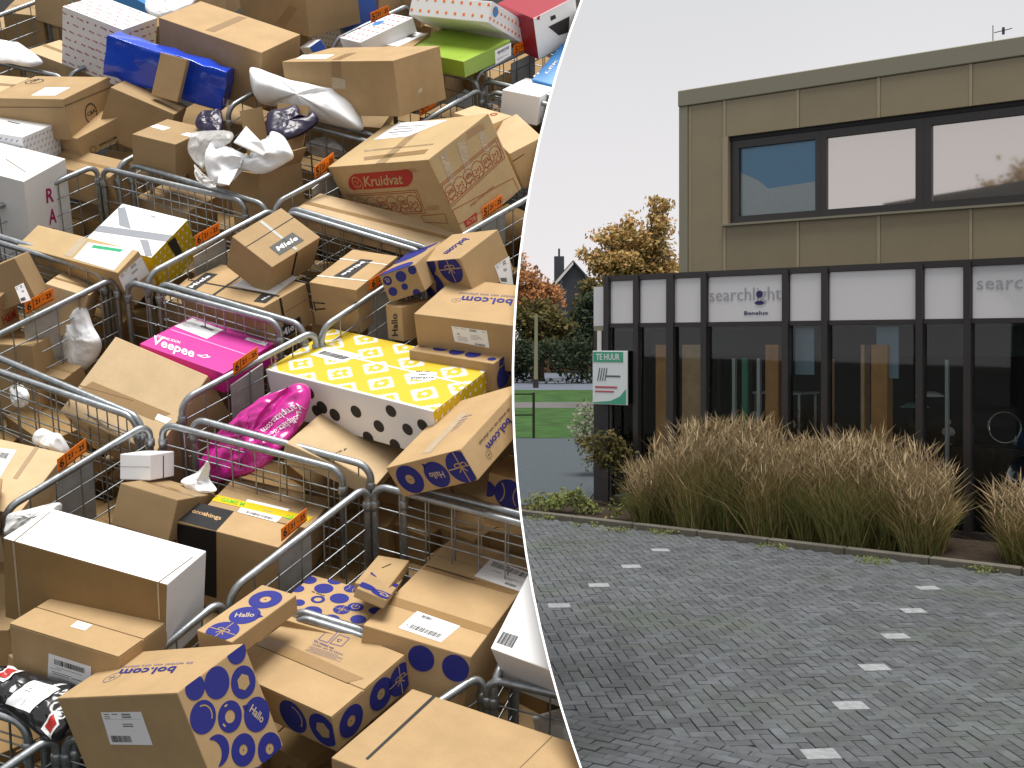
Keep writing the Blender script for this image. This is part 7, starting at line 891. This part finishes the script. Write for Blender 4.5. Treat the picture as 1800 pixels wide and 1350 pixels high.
def label(f, d):
    p = d['p']; k = d['k']; lb = f.polys(d['n'], d['m'], [p], 1, clamp=False)
    if lb is None or k == 'none': return lb
    B, T, pr = [], [], 'printed_lines'
    B2 = None
    if k == 'bigbar': B = bars(p, .14, .62, .86, .84); T = [(.1, .5, .2, .03), (.1, .55, .28, .03), (.55, .85, .22, .04), (.05, .3, .42, .02), (.2, .8, .5, .02)]
    elif k == 'topbar': B = bars(p, .1, .68, .85, .92); B2 = bars(p, .62, .1, .85, .22, 9); T = [(.5, .8, .4, .02), (.2, .4, .5, .02), (.55, .7, .33, .02)]
    elif k == 'botbar': B = bars(p, .2, .06, .85, .22); T = [(.5, .75, .55, .02), (.5, .7, .5, .02)]
    elif k == 'midbar': B = bars(p, .45, .62, .85, .78); T = [(.1, .4, .7, .02), (.1, .35, .6, .02), (.1, .3, .3, .02)]
    elif k == 'mbar': B = bars(p, .28, .58, .68, .74); T = [(.5, .62, .42, .025), (.3, .4, .25, .05), (.66, .9, .5, .02)]
    elif k == 'nbar': B = bars(p, .17, .13, .88, .36); B2 = bars(p, .18, .78, .42, .92, 12); T = [(.4, .6, .55, .02), (.4, .65, .5, .02), (.75, .9, .8, .02)]
    elif k == 'leftbar': B = bars(p, .08, .25, .9, .6, 34); T = [(.1, .5, .75, .04)]
    elif k == 'lines': T = [(.15, .8, .7, .05), (.15, .7, .55, .05), (.15, .75, .35, .07), (.3, .6, .2, .04)]
    elif k == 'addr': B = bars(p, .07, .08, .55, .28, 20); T = [(.06, .2, .92, .03), (.26, .4, .92, .03), (.5, .72, .9, .05), (.5, .72, .82, .05), (.06, .2, .86, .02), (.06, .2, .81, .02), (.45, .7, .62, .03), (.45, .7, .55, .04), (.05, .95, .78, .006)]
    elif k == 'addr2': B = bars(p, .6, .04, .88, .14, 14); T = [(.06, .2, .9, .025), (.25, .4, .9, .025), (.5, .7, .9, .05), (.5, .7, .82, .05), (.12, .4, .38, .02), (.12, .4, .3, .02), (.12, .42, .22, .02), (.12, .36, .14, .02), (.5, .75, .6, .02), (.5, .8, .52, .02), (.5, .85, .44, .02), (.5, .7, .36, .02), (.85, .95, .88, .03)]
    elif k == 'red':
        f.polys('printed_block', 'redink', [rect4(p, .15, .3, .85, .85)], 2, lb, False); T = [(.28, .72, .5, .08), (.28, .72, .65, .08)]
        f.polys('printed_lines', 'paper', lines(p, T), 3, lb, False); return lb
    if B: f.polys('barcode', 'blackink', B, 2, lb, False)
    if B2: f.polys('barcode', 'blackink', B2, 2, lb, False)
    if T:
        o = f.polys(pr, 'ink_grey', lines(p, T), 2, lb, False); o['kind'] = 'stuff'
    if k == 'addr2':
        o = lerp4(p, .12, .5); f.text('A6', o, lerp4(p, .2, .5), lerp4(p, .12, .62), 'blackink', 2, lb)
    if k == 'nbar':
        o = lerp4(p, .07, .2); f.text('N', o, lerp4(p, .12, .2), lerp4(p, .07, .3), 'blackink', 2, lb)
    return lb
def ringpoly(cx, cy, r0, r1, n=32):
    a = ngon(cx, cy, r0, n); b = ngon(cx, cy, r1, n); return [[a[i], a[(i+1) % n], b[(i+1) % n], b[i]] for i in range(n)]
def strip(pts, w):
    out = []
    for i in range(len(pts)-1):
        (x0, y0), (x1, y1) = pts[i], pts[i+1]; L = math.hypot(x1-x0, y1-y0) or 1; nx, ny = -(y1-y0)/L*w, (x1-x0)/L*w
        out.append([(x0+nx, y0+ny), (x0-nx, y0-ny), (x1-nx, y1-ny), (x1+nx, y1+ny)])
    return out
def circle(f, d):
    (cx, cy), (ex, ey) = d['p']; r = math.hypot(ex-cx, ey-cy); k = d['k']; nm = d['n']; m = d['m']
    if k == 'ringthin': f.polys(nm, m, ringpoly(cx, cy, r, r*.9)+strip([(cx-r*.5, cy), (cx+r*.5, cy)], r*.05)+strip([(cx, cy-r*.5), (cx, cy+r*.5)], r*.05), 1); return
    if k in ('crest', 'crestthin'):
        n = 40; a = [(cx+(r*(1+.05*math.cos(i*math.pi)))*math.cos(2*math.pi*i/n), cy+(r*(1+.05*math.cos(i*math.pi)))*math.sin(2*math.pi*i/n)) for i in range(n)]; b = ngon(cx, cy, r*.86, n)
        f.polys(nm, m, [[a[i], a[(i+1) % n], b[(i+1) % n], b[i]] for i in range(n)], 1); return
    if k == 'ringface':
        f.polys(nm, m, ringpoly(cx, cy, r, r*.88)+ringpoly(cx, cy, r*.0+.001, 0, 3)[:0]+strip([(cx+r*.5*math.cos(a), cy+r*.5*math.sin(a)) for a in [math.pi*(1.1+.8*i/8) for i in range(9)]], r*.06)+[ngon(cx-r*.3, cy+r*.3, r*.11, 8), ngon(cx+r*.3, cy+r*.3, r*.11, 8), ngon(cx, cy+.02*r, r*.11, 8)], 2); return
    if k == 'recycle': f.polys(nm, m, [q for a0 in (0, 2.1, 4.2) for q in strip([(cx+r*.6*math.cos(a0+.25*i), cy+r*.6*math.sin(a0+.25*i)) for i in range(7)], r*.16)], 1); return
    if k == 'bird': f.polys(nm, m, strip([(cx+r*x, cy+r*y) for x, y in ((-1, -.35), (-.3, -.1), (.2, .5), (.5, .1), (1, .3), (.6, -.3), (0, -.5), (-1, -.35))], r*.09), 1); return
    if k in ('ring', 'disk2', 'ringhole'):
        hole = {'ring': .55, 'disk2': .34, 'ringhole': .42}[k]
        o = f.polys(nm, m, ringpoly(cx, cy, r, r*hole), 1)
        if k == 'disk2': f.polys('printed_dot', m, [ngon(cx, cy, r*.05, 8)], 1, o)
        if k == 'ringhole': f.polys('printed_slot', 'kraft', [q for q in strip([(cx-r*.12, cy+r*.78), (cx+r*.12, cy+r*.78)], r*.06)]+strip([(cx-r*.72, cy-r*.1), (cx-r*.62, cy-r*.35)], r*.06), 2, o)
        return
    if k == 'moon':
        a = ngon(cx, cy, r, 22, -math.pi*.62, math.pi*.55); b = ngon(cx-r*.62, cy+.05*r, r*.95, 22, -math.pi*.33, math.pi*.36)
        f.polys(nm, m, [[a[i], a[i+1], b[i+1], b[i]] for i in range(22)], 1); return
    if k == 'swirl':
        f.polys(nm, m, [ngon(cx, cy, r, 24)], 1); f.polys('printed_line', 'kraftpale', strip([(cx+r*.1*i*math.cos(i*1.1)*.8, cy+r*.1*i*math.sin(i*1.1)*.8) for i in range(9)], r*.07), 2); return
    o = f.polys(nm, m, [ngon(cx, cy, r)], 1)
    if o is None: return
    K = 'kraft'
    if k in ('hallo', 'hallo2'):
        an = 2.2 if k == 'hallo' else .35
        f.polys('speech_tail', m, [[(cx+r*math.cos(an-.3)*.9, cy+r*math.sin(an-.3)*.9), (cx+1.25*r*math.cos(an), cy+1.25*r*math.sin(an)), (cx+r*math.cos(an+.3)*.9, cy+r*math.sin(an+.3)*.9)]], 1, o)
        dr = -1.15 if k == 'hallo' else .5
        if d['f'] == 'S': dr = math.pi*.97
        c_, s_ = math.cos(dr), math.sin(dr); q = lambda x, y: (cx+r*(x*c_-y*s_), cy+r*(x*s_+y*c_))
        f.text('Hallo', q(-.62, -.2), q(.62, -.2), q(-.62, .28), 'tapepale', 2, o)
    if k == 'hex': f.polys('printed_hexagon', K, [ngon(cx, cy, r*.52, 6, .3, .3+2*math.pi)], 2, o)
    if k == 'arc': f.polys('printed_arc', K, strip([(cx+r*.68*math.cos(a), cy+r*.68*math.sin(a)) for a in [-.7+2.2*i/14 for i in range(15)]], r*.045), 2, o)
    if k == 'play': f.polys('printed_triangle', K, [[(cx-.42*r, cy+.3*r), (cx+.1*r, cy-.55*r), (cx+.5*r, cy+.28*r)]], 2, o)
    if k == 'gift':
        L = strip([(cx-.98*r, cy-.02*r), (cx+.98*r, cy+.02*r)], r*.035)+strip([(cx+.02*r, cy-.98*r), (cx-.02*r, cy+.98*r)], r*.035)
        for sg_ in (-1, 1): L += strip([(cx+sg_*r*.22+r*.2*math.cos(a), cy+r*.14+r*.12*math.sin(a)) for a in [2*math.pi*i/12 for i in range(13)]], r*.035)+strip([(cx, cy), (cx+sg_*r*.28, cy-.3*r)], r*.035)
        f.polys('printed_ribbon', K, L, 2, o)
    if k == 'tennis':
        for sg_ in (-1, 1):
            L = strip([(cx+sg_*r*1.25+sg_*-r*.95*math.cos(a), cy+r*.95*math.sin(a)) for a in [-.75+1.5*i/12 for i in range(13)]], r*.04)
            f.polys('printed_line', K, [q for q in L if all(math.hypot(x-cx, y-cy) < r for x, y in q)], 2, o)
    if k == 'power': f.polys('printed_stem', K, strip([(cx, cy), (cx, cy+r*.6)], r*.06), 2, o); f.polys('printed_line', K, strip([(cx+r*.5*math.cos(a), cy+r*.5*math.sin(a)) for a in [2.2+5*i/14 for i in range(15)]], r*.06), 2, o)
def pattern(f, d):
    kw = d.get('kw', {}); k = d['k']; r = random.Random(int(f.w*1000)); out = []; out2 = []
    du, dv_ = kw['du'], kw['dv']; nv = int(f.h/dv_); nu = int(f.w/du)
    for j in range(nv+1):
        for i in range(nu+1):
            x = (i+.5*(j % 2)+.25)*du; y = (j+.5)*dv_
            if x > f.w-.01 or y > f.h-.006: continue
            if k == 'dots': out.append([(x+kw['w']*math.cos(a)*.9+kw['hh']*.25*math.sin(a), y+kw['hh']*.5*math.sin(a)) for a in [2*math.pi*q/8 for q in range(8)]])
            elif k == 'words':
                if r.random() < .25: out.append(ngon(x, y, .006, 8)); continue
                L_ = du*r.uniform(.5, .75); q = -L_/2; tilt = -.12
                while q < L_/2:
                    w = r.uniform(.003, .006); h = r.uniform(.005, .010); out.append([(x+q, y-h/2+q*tilt), (x+q+w, y-h/2+(q+w)*tilt), (x+q+w, y+h/2+(q+w)*tilt), (x+q, y+h/2+q*tilt)]); q += w+.0022
            elif k == 'dash': out += strip([(x-.006, y-.005), (x+.006, y+.006)], .0022)
            elif k == 'icons':
                t = r.randrange(3); s = .0085
                out.append(ngon(x, y, s, 9) if t == 0 else [(x-s, y-s*.7), (x+s, y-s*.7), (x+s*.8, y+s*.8), (x-s*.7, y+s)] if t == 1 else ngon(x, y, s*1.05, 5, .3, .3+2*math.pi))
    o = f.polys(d['n'], d['m'], out, 1)
    if o: o['kind'] = 'stuff'
def decal(f, d):
    t = d['t']; p = d['p']
    if t == 'lab': label(f, d)
    elif t == 'quad': f.polys(d['n'], d['m'], [p], .6 if d['m'].startswith('tape') else 1.3)
    elif t == 'text': f.text(d['s'], p[0], p[1], p[2], d['m'], 3, name=d['n'])
    elif t == 'circ': circle(f, d)
    elif t == 'pat': pattern(f, d)
    elif t == 'bar': f.polys(d['n'], d['m'], bars(p, 0, 0, 1, 1, 18), 1)
    elif t == 'lines': f.polys(d['n'], d['m'], [rect4(p, RND.uniform(0, .1), (i+.2)/d['k'], RND.uniform(.75, 1), (i+.42)/d['k']) for i in range(d['k'])], 1)
    elif t == 'frame':
        q = p; w = .0016; f.polys(d['n'], d['m'], strip([q[0], q[1], q[2], q[3], q[0]], w), 1)
    elif t == 'arrows': f.polys(d['n'], d['m'], strip([p[0], p[1]], .003)+sum([strip([lerp4([p[0], p[3], p[2], p[1]], 0, b), lerp4([p[0], p[3], p[2], p[1]], 1, b)], .003)+[[lerp4([p[0], p[3], p[2], p[1]], .8, b-.12), lerp4([p[0], p[3], p[2], p[1]], 1.1, b), lerp4([p[0], p[3], p[2], p[1]], .8, b+.12)]] for b in (.15, .85)], []), 1)
    elif t == 'pill':
        a, b = p[0], p[1]; ux, uy = b[0]-a[0], b[1]-a[1]; vx, vy = p[3][0]-a[0], p[3][1]-a[1]; L = math.hypot(ux, uy); h = math.hypot(vx, vy); ux, uy, vx, vy = ux/L, uy/L, vx/h, vy/h; r = h/2
        q = [(r+r*math.cos(x), r+r*math.sin(x)) for x in [math.pi*(.5+i/12) for i in range(13)]]+[(L-r+r*math.cos(x), r+r*math.sin(x)) for x in [math.pi*(-.5+i/12) for i in range(13)]]
        f.polys(d['n'], d['m'], [[(a[0]+ux*x+vx*y, a[1]+uy*x+vy*y) for x, y in q]], 1)
    elif t == 'ovalring':
        f.polys(d['n'], d['m'], strip([lerp4(p, .5+.5*math.cos(a), .5+.5*math.sin(a)) for a in [2*math.pi*i/24 for i in range(25)]], .005), 1)
    elif t == 'bubbles':
        P = []; w = .0016
        P += strip([p[0], p[1], p[2], p[3], p[0]], w)+strip([lerp4(p, -.04, -.1), lerp4(p, 1.04, -.1), lerp4(p, 1.03, 1.1), lerp4(p, -.03, 1.1), lerp4(p, -.04, -.1)], w)
        n = len(d['s']); H = math.hypot(p[3][0]-p[0][0], p[3][1]-p[0][1])
        for i, s in enumerate(d['s']):
            c = lerp4(p, (i+.5)/n, .42 if i % 2 else .5); rr = H*(.40 if i % 2 else .32); P += strip(ngon(c[0], c[1], rr, 20)+[ngon(c[0], c[1], rr, 20)[0]], w)
            e = lerp4(p, (i+.5)/n+.34/n, .42 if i % 2 else .5); o = lerp4(p, (i+.5)/n-.34/n, .42 if i % 2 else .5)
            dx, dy = e[0]-o[0], e[1]-o[1]; L = math.hypot(dx, dy); hh = H*.22; nx, ny = -dy/L*hh, dx/L*hh; o = (o[0]-nx*.5, o[1]-ny*.5); e = (e[0]-nx*.5, e[1]-ny*.5)
            f.text(s, o, e, (o[0]+nx, o[1]+ny), d['m'], 1, name='printed_number')
        for i in range(2*n): c = lerp4(p, (i+.3)/(2*n), .06); P += strip(ngon(c[0], c[1], H*.16, 12, 0, math.pi), w)
        f.polys(d['n'], d['m'], P, 1)
SOFTCARD = ('kraft', 'kraft2', 'kraftdark', 'kraftlight', 'kraftpale')
for bi, b in enumerate(DATA['box']):
    w, dp, h = b['d']; rb2 = random.Random(bi)
    root = empty(b['n']); LEFT.append(root)
    mm = Quaternion(b['q']).to_matrix().to_4x4(); mm.translation = Vector(b['o'])
    tag(root, b['l'], b['c'], 'brown cartons deep in the roll cages' if 'g' in b else 'parcels heaped in the roll cages')
    mats = [b['m'], b['ms'].get('T', b['m']), b['ms'].get('S', b['m']), b['ms'].get('E', b['m'])]
    bm = bmesh.new(); seam = b['seam'] is not None; th = .003
    if b['op']:
        t_ = .006
        for nm, lo, hi in (('base', (0, 0, 0), (w, dp, t_)), ('side_wall', (0, 0, t_), (w, t_, h)), ('side_wall', (0, dp-t_, t_), (w, dp, h)), ('side_wall', (0, t_, t_), (t_, dp-t_, h)), ('side_wall', (w-t_, t_, t_), (w, dp-t_, h))): obox(nm, lo, hi, b['m'], root, .001)
        for nm, hinge, out_, up_, ln in (('flap', ((0, dp, h), (w, dp, h)), (0, .35, .94), 0, .26), ('flap', ((0, 0, h), (0, dp, h)), (-.8, 0, .1), 0, .10), ('flap', ((w, 0, h), (w, dp, h)), (.5, .0, .86), 0, .09), ('flap', ((0, dp, h), (0, dp*.5, h)), (-.2, 0.1, .97), 0, .24)):
            q0, q1 = Vector(hinge[0]), Vector(hinge[1]); dv2 = Vector(out_).normalized()*ln; nn_ = (q1-q0).cross(dv2).normalized()*.004
            P_ = [q0, q1, q1+dv2*rb2.uniform(.85, 1.05), q0+dv2]; from_py(nm, P_+[x+nn_ for x in P_], [(0, 1, 2, 3), (7, 6, 5, 4), (0, 4, 5, 1), (1, 5, 6, 2), (2, 6, 7, 3), (3, 7, 4, 0)], b['m'], root)
        bm.free()
    else:
        hb = h-(th if seam else 0)
        n0 = len(bm.verts)
        bmesh.ops.create_cube(bm, size=1)
        for v in bm.verts: v.co = Vector(((v.co.x+.5)*w, (v.co.y+.5)*dp, (v.co.z+.5)*hb))
        bmesh.ops.bevel(bm, geom=bm.edges[:], offset=min(.004, h*.1), segments=2, affect='EDGES', profile=.6)
        uvl = bm.loops.layers.uv.new('UVMap')
        for f in bm.faces:
            n = f.normal; f.material_index = 1 if n.z > .7 else 2 if n.y < -.7 else 3 if n.x > .7 else 0
            for lp_ in f.loops:
                c = lp_.vert.co; lp_[uvl].uv = (c.x, c.y) if abs(n.z) > .6 else (c.x, c.z) if abs(n.y) > .6 else (c.y, c.z)
        if b['n'] == 'bubble_mailer':
            bmesh.ops.subdivide_edges(bm, edges=bm.edges[:], cuts=9, use_grid_fill=True)
            for v in bm.verts:
                q = v.co; v.co += Vector((0, 1, .3))*(noise.noise(q*9)*.022+noise.noise(q*30)*.008)+Vector((noise.noise(q*11)*.01, 0, noise.noise(q*13+Vector((5, 0, 0)))*.012))
        from_bm('box_body' if b['n'] == 'cardboard_box' else 'sleeve', bm, mats, root, b['n'] == 'bubble_mailer')
        if seam:
            ax, fr_ = b['seam']; g = .0025
            for lo, hi in (((0, 0), (1, fr_)), ((0, fr_), (1, 1))):
                a0 = (.0006, lo[1]*dp+(g if lo[1] else .0006)); a1 = (w-.0006, hi[1]*dp-(g if hi[1] < 1 else .0006))
                obox('flap', (a0[0], a0[1], hb+.0004), (a1[0], a1[1], h+.0005), b['m'], root, .001)
    FT = Face(Vector((0, 0, h)), Vector((1, 0, 0)), Vector((0, 1, 0)), w, dp, .0012 if seam else .0006, root)
    FS = Face(Vector((0, 0, 0)), Vector((1, 0, 0)), Vector((0, 0, 1)), w, h, .0006, root)
    FE = Face(Vector((w, 0, 0)), Vector((0, 1, 0)), Vector((0, 0, 1)), dp, h, .0006, root)
    for d in b['dec']: decal({'T': FT, 'S': FS, 'E': FE}[d['f']], d)
    if b['m'] in SOFTCARD and not b['op'] and not seam and not b['dec'] and 'g' not in b and w < .8:                 # taped centre seam on the plain ones
        FT.polys('tape_strip', 'tape', [[(0, dp*.44), (w, dp*.44), (w, dp*.56), (0, dp*.56)]], 1)
    root.matrix_world = mm

# ---- bags and sheets
for si, s in enumerate(DATA['soft']):
    P = [Vector(q) for q in s['P']]; n = Vector(s['nrm']); c = sum(P, Vector())/len(P)
    bu = n.orthogonal().normalized(); bv2 = n.cross(bu); pp = [((q-c).dot(bu), (q-c).dot(bv2)) for q in P]; ar = mx_ = my_ = 0
    for i_ in range(len(pp)):
        (x0, y0), (x1, y1) = pp[i_-1], pp[i_]; cr_ = x0*y1-x1*y0; ar += cr_/2; mx_ += (x0+x1)*cr_/6; my_ += (y0+y1)*cr_/6
    c = c+bu*(mx_/ar)+bv2*(my_/ar)                          # middle of the area, so that the outline fans out from inside
    root = empty(s['n'], c); tag(root, s['l'], s['c']); LEFT.append(root)
    # rounded outline, resampled
    N = len(P); out = []; per = max(4, int(110/N)); sharp = s['n'] == 'paper_sheet'
    for i in range(N):
        p0, p1, p2, p3 = P[i-1], P[i], P[(i+1) % N], P[(i+2) % N]
        for k in range(per):
            t = k/per
            q = p1.lerp(p2, t) if sharp else .5*((2*p1)+(p2-p0)*t+(2*p0-5*p1+4*p2-p3)*t*t+(3*p1-p0-3*p2+p3)*t**3)
            out.append(q-c)
    M_ = len(out); rings = 22; vs = []; fs = []; cr = s['cr']*.035; bl_ = s['b']
    po = [(q.dot(bu), q.dot(bv2)) for q in out[::2]]
    def rim(q):
        x, y = q.dot(bu), q.dot(bv2); m2 = 9
        for i_ in range(len(po)):
            ax, ay = po[i_-1]; ex, ey = po[i_][0]-ax, po[i_][1]-ay; L2 = ex*ex+ey*ey+1e-12
            tt = ((x-ax)*ex+(y-ay)*ey)/L2; tt = 0 if tt < 0 else 1 if tt > 1 else tt
            d2 = (x-ax-ex*tt)**2+(y-ay-ey*tt)**2
            if d2 < m2: m2 = d2
        return math.sqrt(m2)
    def height(q, t): 
        x = q+Vector((si*3.1, 0, 0))
        wr = (abs(noise.noise(x*7))*.7+abs(noise.noise(x*19))*.75+abs(noise.noise(x*41))*.35)
        k_ = 1-min(rim(q)/(bl_*1.25+.004), 1) if t < .999 else 1
        return bl_*math.sqrt(max(0, 1-k_*k_))-cr*wr*min(1, (1-t)*5+.15)*1.2
    for side in (1, -1):
        for r_ in range(1, rings+1):
            t = r_/rings
            for q in out:
                z = height(q*t, t) if side > 0 else -bl_*.6*math.sqrt(max(0, 1-t*t))
                e = q*t; vs.append(e+n*z+(Vector((noise.noise(q*13+Vector((si, 1, 0))), noise.noise(q*13+Vector((9, si, 0))), 0))*cr*.5 if side > 0 or r_ == rings else Vector()))
        b0 = 0 if side > 0 else rings*M_
        for r_ in range(rings-1):
            for k in range(M_):
                a = (b0+r_*M_+k, b0+r_*M_+(k+1) % M_, b0+(r_+1)*M_+(k+1) % M_, b0+(r_+1)*M_+k); fs.append(a if side < 0 else a[::-1])
        vs.append(n*(height(Vector(), 0) if side > 0 else -bl_*.6)); 
    # centres sit after each side's rings
    c0 = rings*M_; vs2 = vs[:c0]+vs[c0+1:2*c0+1]+[vs[c0], vs[-1]]; fs2 = []
    for a in fs: fs2.append(a)
    for k in range(M_): fs2.append((2*c0, (k+1) % M_, k)); fs2.append((2*c0+1, c0+k, c0+(k+1) % M_))
    for i_ in range(M_): vs2[c0+(rings-1)*M_+i_] = vs2[(rings-1)*M_+i_]
    body = from_py('bag_body' if 'bag' in s['n'] else 'sheet_body', vs2, fs2, s['m'], root, True)
    bmn = bmesh.new(); bmn.from_mesh(body.data); bmesh.ops.remove_doubles(bmn, verts=bmn.verts, dist=1e-5); bmesh.ops.recalc_face_normals(bmn, faces=bmn.faces); bmn.to_mesh(body.data); tree_ = BVHTree.FromBMesh(bmn); bmn.free()
    def drape(pts, lay):
        o_ = []
        for q in pts:
            q = Vector(q)-c; hit = tree_.ray_cast(q+n*.5, -n); z = hit[0] if hit[0] else q+n*(bl_*.5)
            o_.append(z+n*(.003+.001*lay))
        return o_
    for d in s['dec']:
        p = [Vector(q) for q in d['p']]
        if d['t'] == 'text':
            v2, f2, asp = TEXTS[d['s']]; from_py(d['n'], drape([p[0]+(p[1]-p[0])*x+(p[2]-p[0])*y for x, y in v2], 1), f2, d['m'], root)
        else:
            g = 8; pt = lambda a, b_: (p[0]*(1-a)+p[1]*a)*(1-b_)+(p[3]*(1-a)+p[2]*a)*b_
            def patch(nm, m_, a0, b0_, a1, b1_, lay, par): 
                return from_py(nm, drape([pt(a0+(a1-a0)*i/g, b0_+(b1_-b0_)*j/g) for j in range(g+1) for i in range(g+1)], lay), [(j*(g+1)+i, j*(g+1)+i+1, (j+1)*(g+1)+i+1, (j+1)*(g+1)+i) for j in range(g) for i in range(g)], m_, par, True)
            lb = patch(d['n'], d['m'], 0, 0, 1, 1, 1, root)
            if d['k'] == 'red': patch('printed_block', 'redink', .15, .2, .85, .85, 2.5, lb)
            else:
                g = 2
                for i in range(12): patch('barcode', 'blackink', .55+i*.03, .1, .55+i*.03+.017, .3, 2.5, lb) if i == 0 else None
                g = 8; patch('printed_line', 'ink_grey', .2, .55, .45, .58, 2.5, lb); patch('printed_line', 'ink_grey', .2, .65, .4, .68, 2.5, lb)

# ---- roll cages
for c in DATA['cage']:
    root = empty('roll_cage', Vector(c['p'][0][1])); base = root.location.copy(); tag(root, c['l'], 'roll cage', 'steel roll cages'); LEFT.append(root)
    fr_list = []
    for kind, p1, p2, up in c['p']:
        p1, p2, up = Vector(p1)-base, Vector(p2)-base, Vector(up).normalized(); d = (p2-p1); L = d.length; d.normalize(); rad = .0132; rc = min(.055, L*.3); drop = .80
        path = [p1-up*drop, p1-up*rc*1.02]
        for i in range(1, 7): a = math.pi/2*i/7; path.append(p1+d*rc*(1-math.cos(a))-up*rc*(1-math.sin(a)))
        path += [p1+d*rc, p2-d*rc]
        for i in range(1, 7): a = math.pi/2*(1-i/7); path.append(p2-d*rc*(1-math.cos(a))-up*rc*(1-math.sin(a)))
        path += [p2-up*rc*1.02, p2-up*drop]
        vs, fs = [], []; tube(vs, fs, path, rad, 10); fo = from_py('side_frame' if kind == 'A' else 'end_frame', vs, fs, 'steel', root, True); fr_list.append((fo, p1, p2, d, up, L))
        vs, fs = [], []; nrm = d.cross(up)*.004; k = 1
        while k*.098 < L-.03:
            x = p1+d*(k*.098); tube(vs, fs, [x-up*.004+nrm, x-up*drop+nrm], .003, 5, False); k += 1
        z = .085
        while z < drop: tube(vs, fs, [p1+d*.004-up*z, p2-d*.004-up*z], .003, 5, False); z += .082
        wo_ = from_py('wire_grid', vs, fs, 'steel', root, True); wo_['kind'] = 'stuff'
        for e in (p1, p2):
            vs, fs = [], []; tube(vs, fs, [e-up*.06, e-up*.068, e-up*.092, e-up*.10], [.013, .018, .018, .013], 8); from_py('post_clamp', vs, fs, 'steel', root, True)
    for i, q1, q2, dg in c['cards']:
        fo, p1, p2, d, up, L = fr_list[i]; a, b_ = Vector(q1)-base, Vector(q2)-base; hh = (b_-a).length*.42; up2 = up; nr = (b_-a).cross(up2).normalized(); th = nr*.001
        P_ = [a, b_, b_+up2*hh, a+up2*hh]
        cd = from_py('number_card', [x+th for x in P_]+[x-th for x in P_], [(0, 1, 2, 3), (7, 6, 5, 4), (0, 4, 5, 1), (1, 5, 6, 2), (2, 6, 7, 3), (3, 7, 4, 0)], 'orange', root)
        e = b_-a; th2 = nr*.0022
        def put(s_, x0, x1, y0, y1): v2, f2, asp = TEXTS[s_]; return from_py('number_print', [a+e*(x0+(x1-x0)*x)+up2*hh*(y0+(y1-y0)*y)+th2 for x, y in v2], f2, 'black', cd)
        put(dg, .07, .22, .22, .82); put('21 - 25', .36, .93, .38, .76)
        from_py('number_print', [a+e*x+up2*hh*y+th2 for x, y in ((.28, .08), (.30, .08), (.30, .95), (.28, .95), (0, .06), (1, .06), (1, .11), (0, .11))], [(0, 1, 2, 3), (4, 5, 6, 7)], 'black', cd)
        a2, b2 = a-e*.05, b_+e*.25; bm = bmesh.new()
        inn = -nr*.012; P2 = [a2-up2*.30+inn, b2-up2*.30+inn, b2-up2*.045+inn, a2-up2*.045+inn]; 
        from_py('name_plate', P2+[x-nr*.006 for x in P2], [(0, 1, 2, 3), (7, 6, 5, 4), (0, 4, 5, 1), (1, 5, 6, 2), (2, 6, 7, 3), (3, 7, 4, 0)], 'plate_steel', root); bm.free()

# ---- cut everything on the slope flush with the divider
bpy.context.view_layer.update()
planes = []
for i in range(len(WALL)-1):
    a, b_, f0 = WALL[i][0], WALL[i+1][0], WALL[i][1]
    n = (b_-a).cross(f0-a).normalized()
    if n.x < 0: n = -n
    a = a+(WALL[i][2]-a)*.5; planes.append((a, n))
knots = []
for w in WALL:
    g = (w[1]-w[0]).normalized(); n = Vector((1, 0, 0)).cross(g).normalized()
    if n.z < 0: n = -n
    knots.append((w[0], n))                                 # n points up the curve
def all_meshes(o):
    for ch in o.children:
        if ch.type == 'MESH': yield ch
        yield from all_meshes(ch)
ncut = 0
for root in LEFT:
    for o in list(all_meshes(root)):
        mw = o.matrix_world; co = [mw @ v.co for v in o.data.vertices]
        if max(q.x for q in co) < -.25: continue
        def slab(q):
            k = 0
            for i in range(len(planes)):
                up0 = (q-knots[i][0]).dot(knots[i][1]) <= 0
                if up0: k = i
            return k
        sl = [slab(q) for q in co]
        outside = [(q-planes[k][0]).dot(planes[k][1]) > 0 for q, k in zip(co, sl)]
        if not any(outside): continue
        if all(outside) and max(sl)-min(sl) < 2: bpy.data.objects.remove(o); continue
        bm = bmesh.new(); bm.from_mesh(o.data); bm.transform(mw)
        lo, hi = max(0, min(sl)), min(len(planes)-1, max(sl))
        for k in range(lo+1, hi+1): bmesh.ops.bisect_plane(bm, geom=bm.verts[:]+bm.edges[:]+bm.faces[:], dist=1e-6, plane_co=knots[k][0], plane_no=knots[k][1])
        for k in range(lo, hi+1):
            fc = [f for f in bm.faces if slab(f.calc_center_median()) == k]
            geom = list({e for f in fc for e in f.edges})+fc+list({v for f in fc for v in f.verts})
            if geom: bmesh.ops.bisect_plane(bm, geom=geom, dist=1e-6, plane_co=planes[k][0], plane_no=planes[k][1])
        dead = []
        for f in bm.faces:
            q = f.calc_center_median(); k = slab(q)
            if (q-planes[k][0]).dot(planes[k][1]) > 0: dead.append(f)
        bmesh.ops.delete(bm, geom=dead, context='FACES')
        bm.transform(mw.inverted())
        if not bm.faces: bm.free(); bpy.data.objects.remove(o); continue
        me = bpy.data.meshes.new(o.data.name)
        for x in o.data.materials: me.materials.append(x)
        bm.to_mesh(me); bm.free(); o.data = me; ncut += 1
for root in LEFT:
    if not root.children: bpy.data.objects.remove(root)
print('cut', ncut)
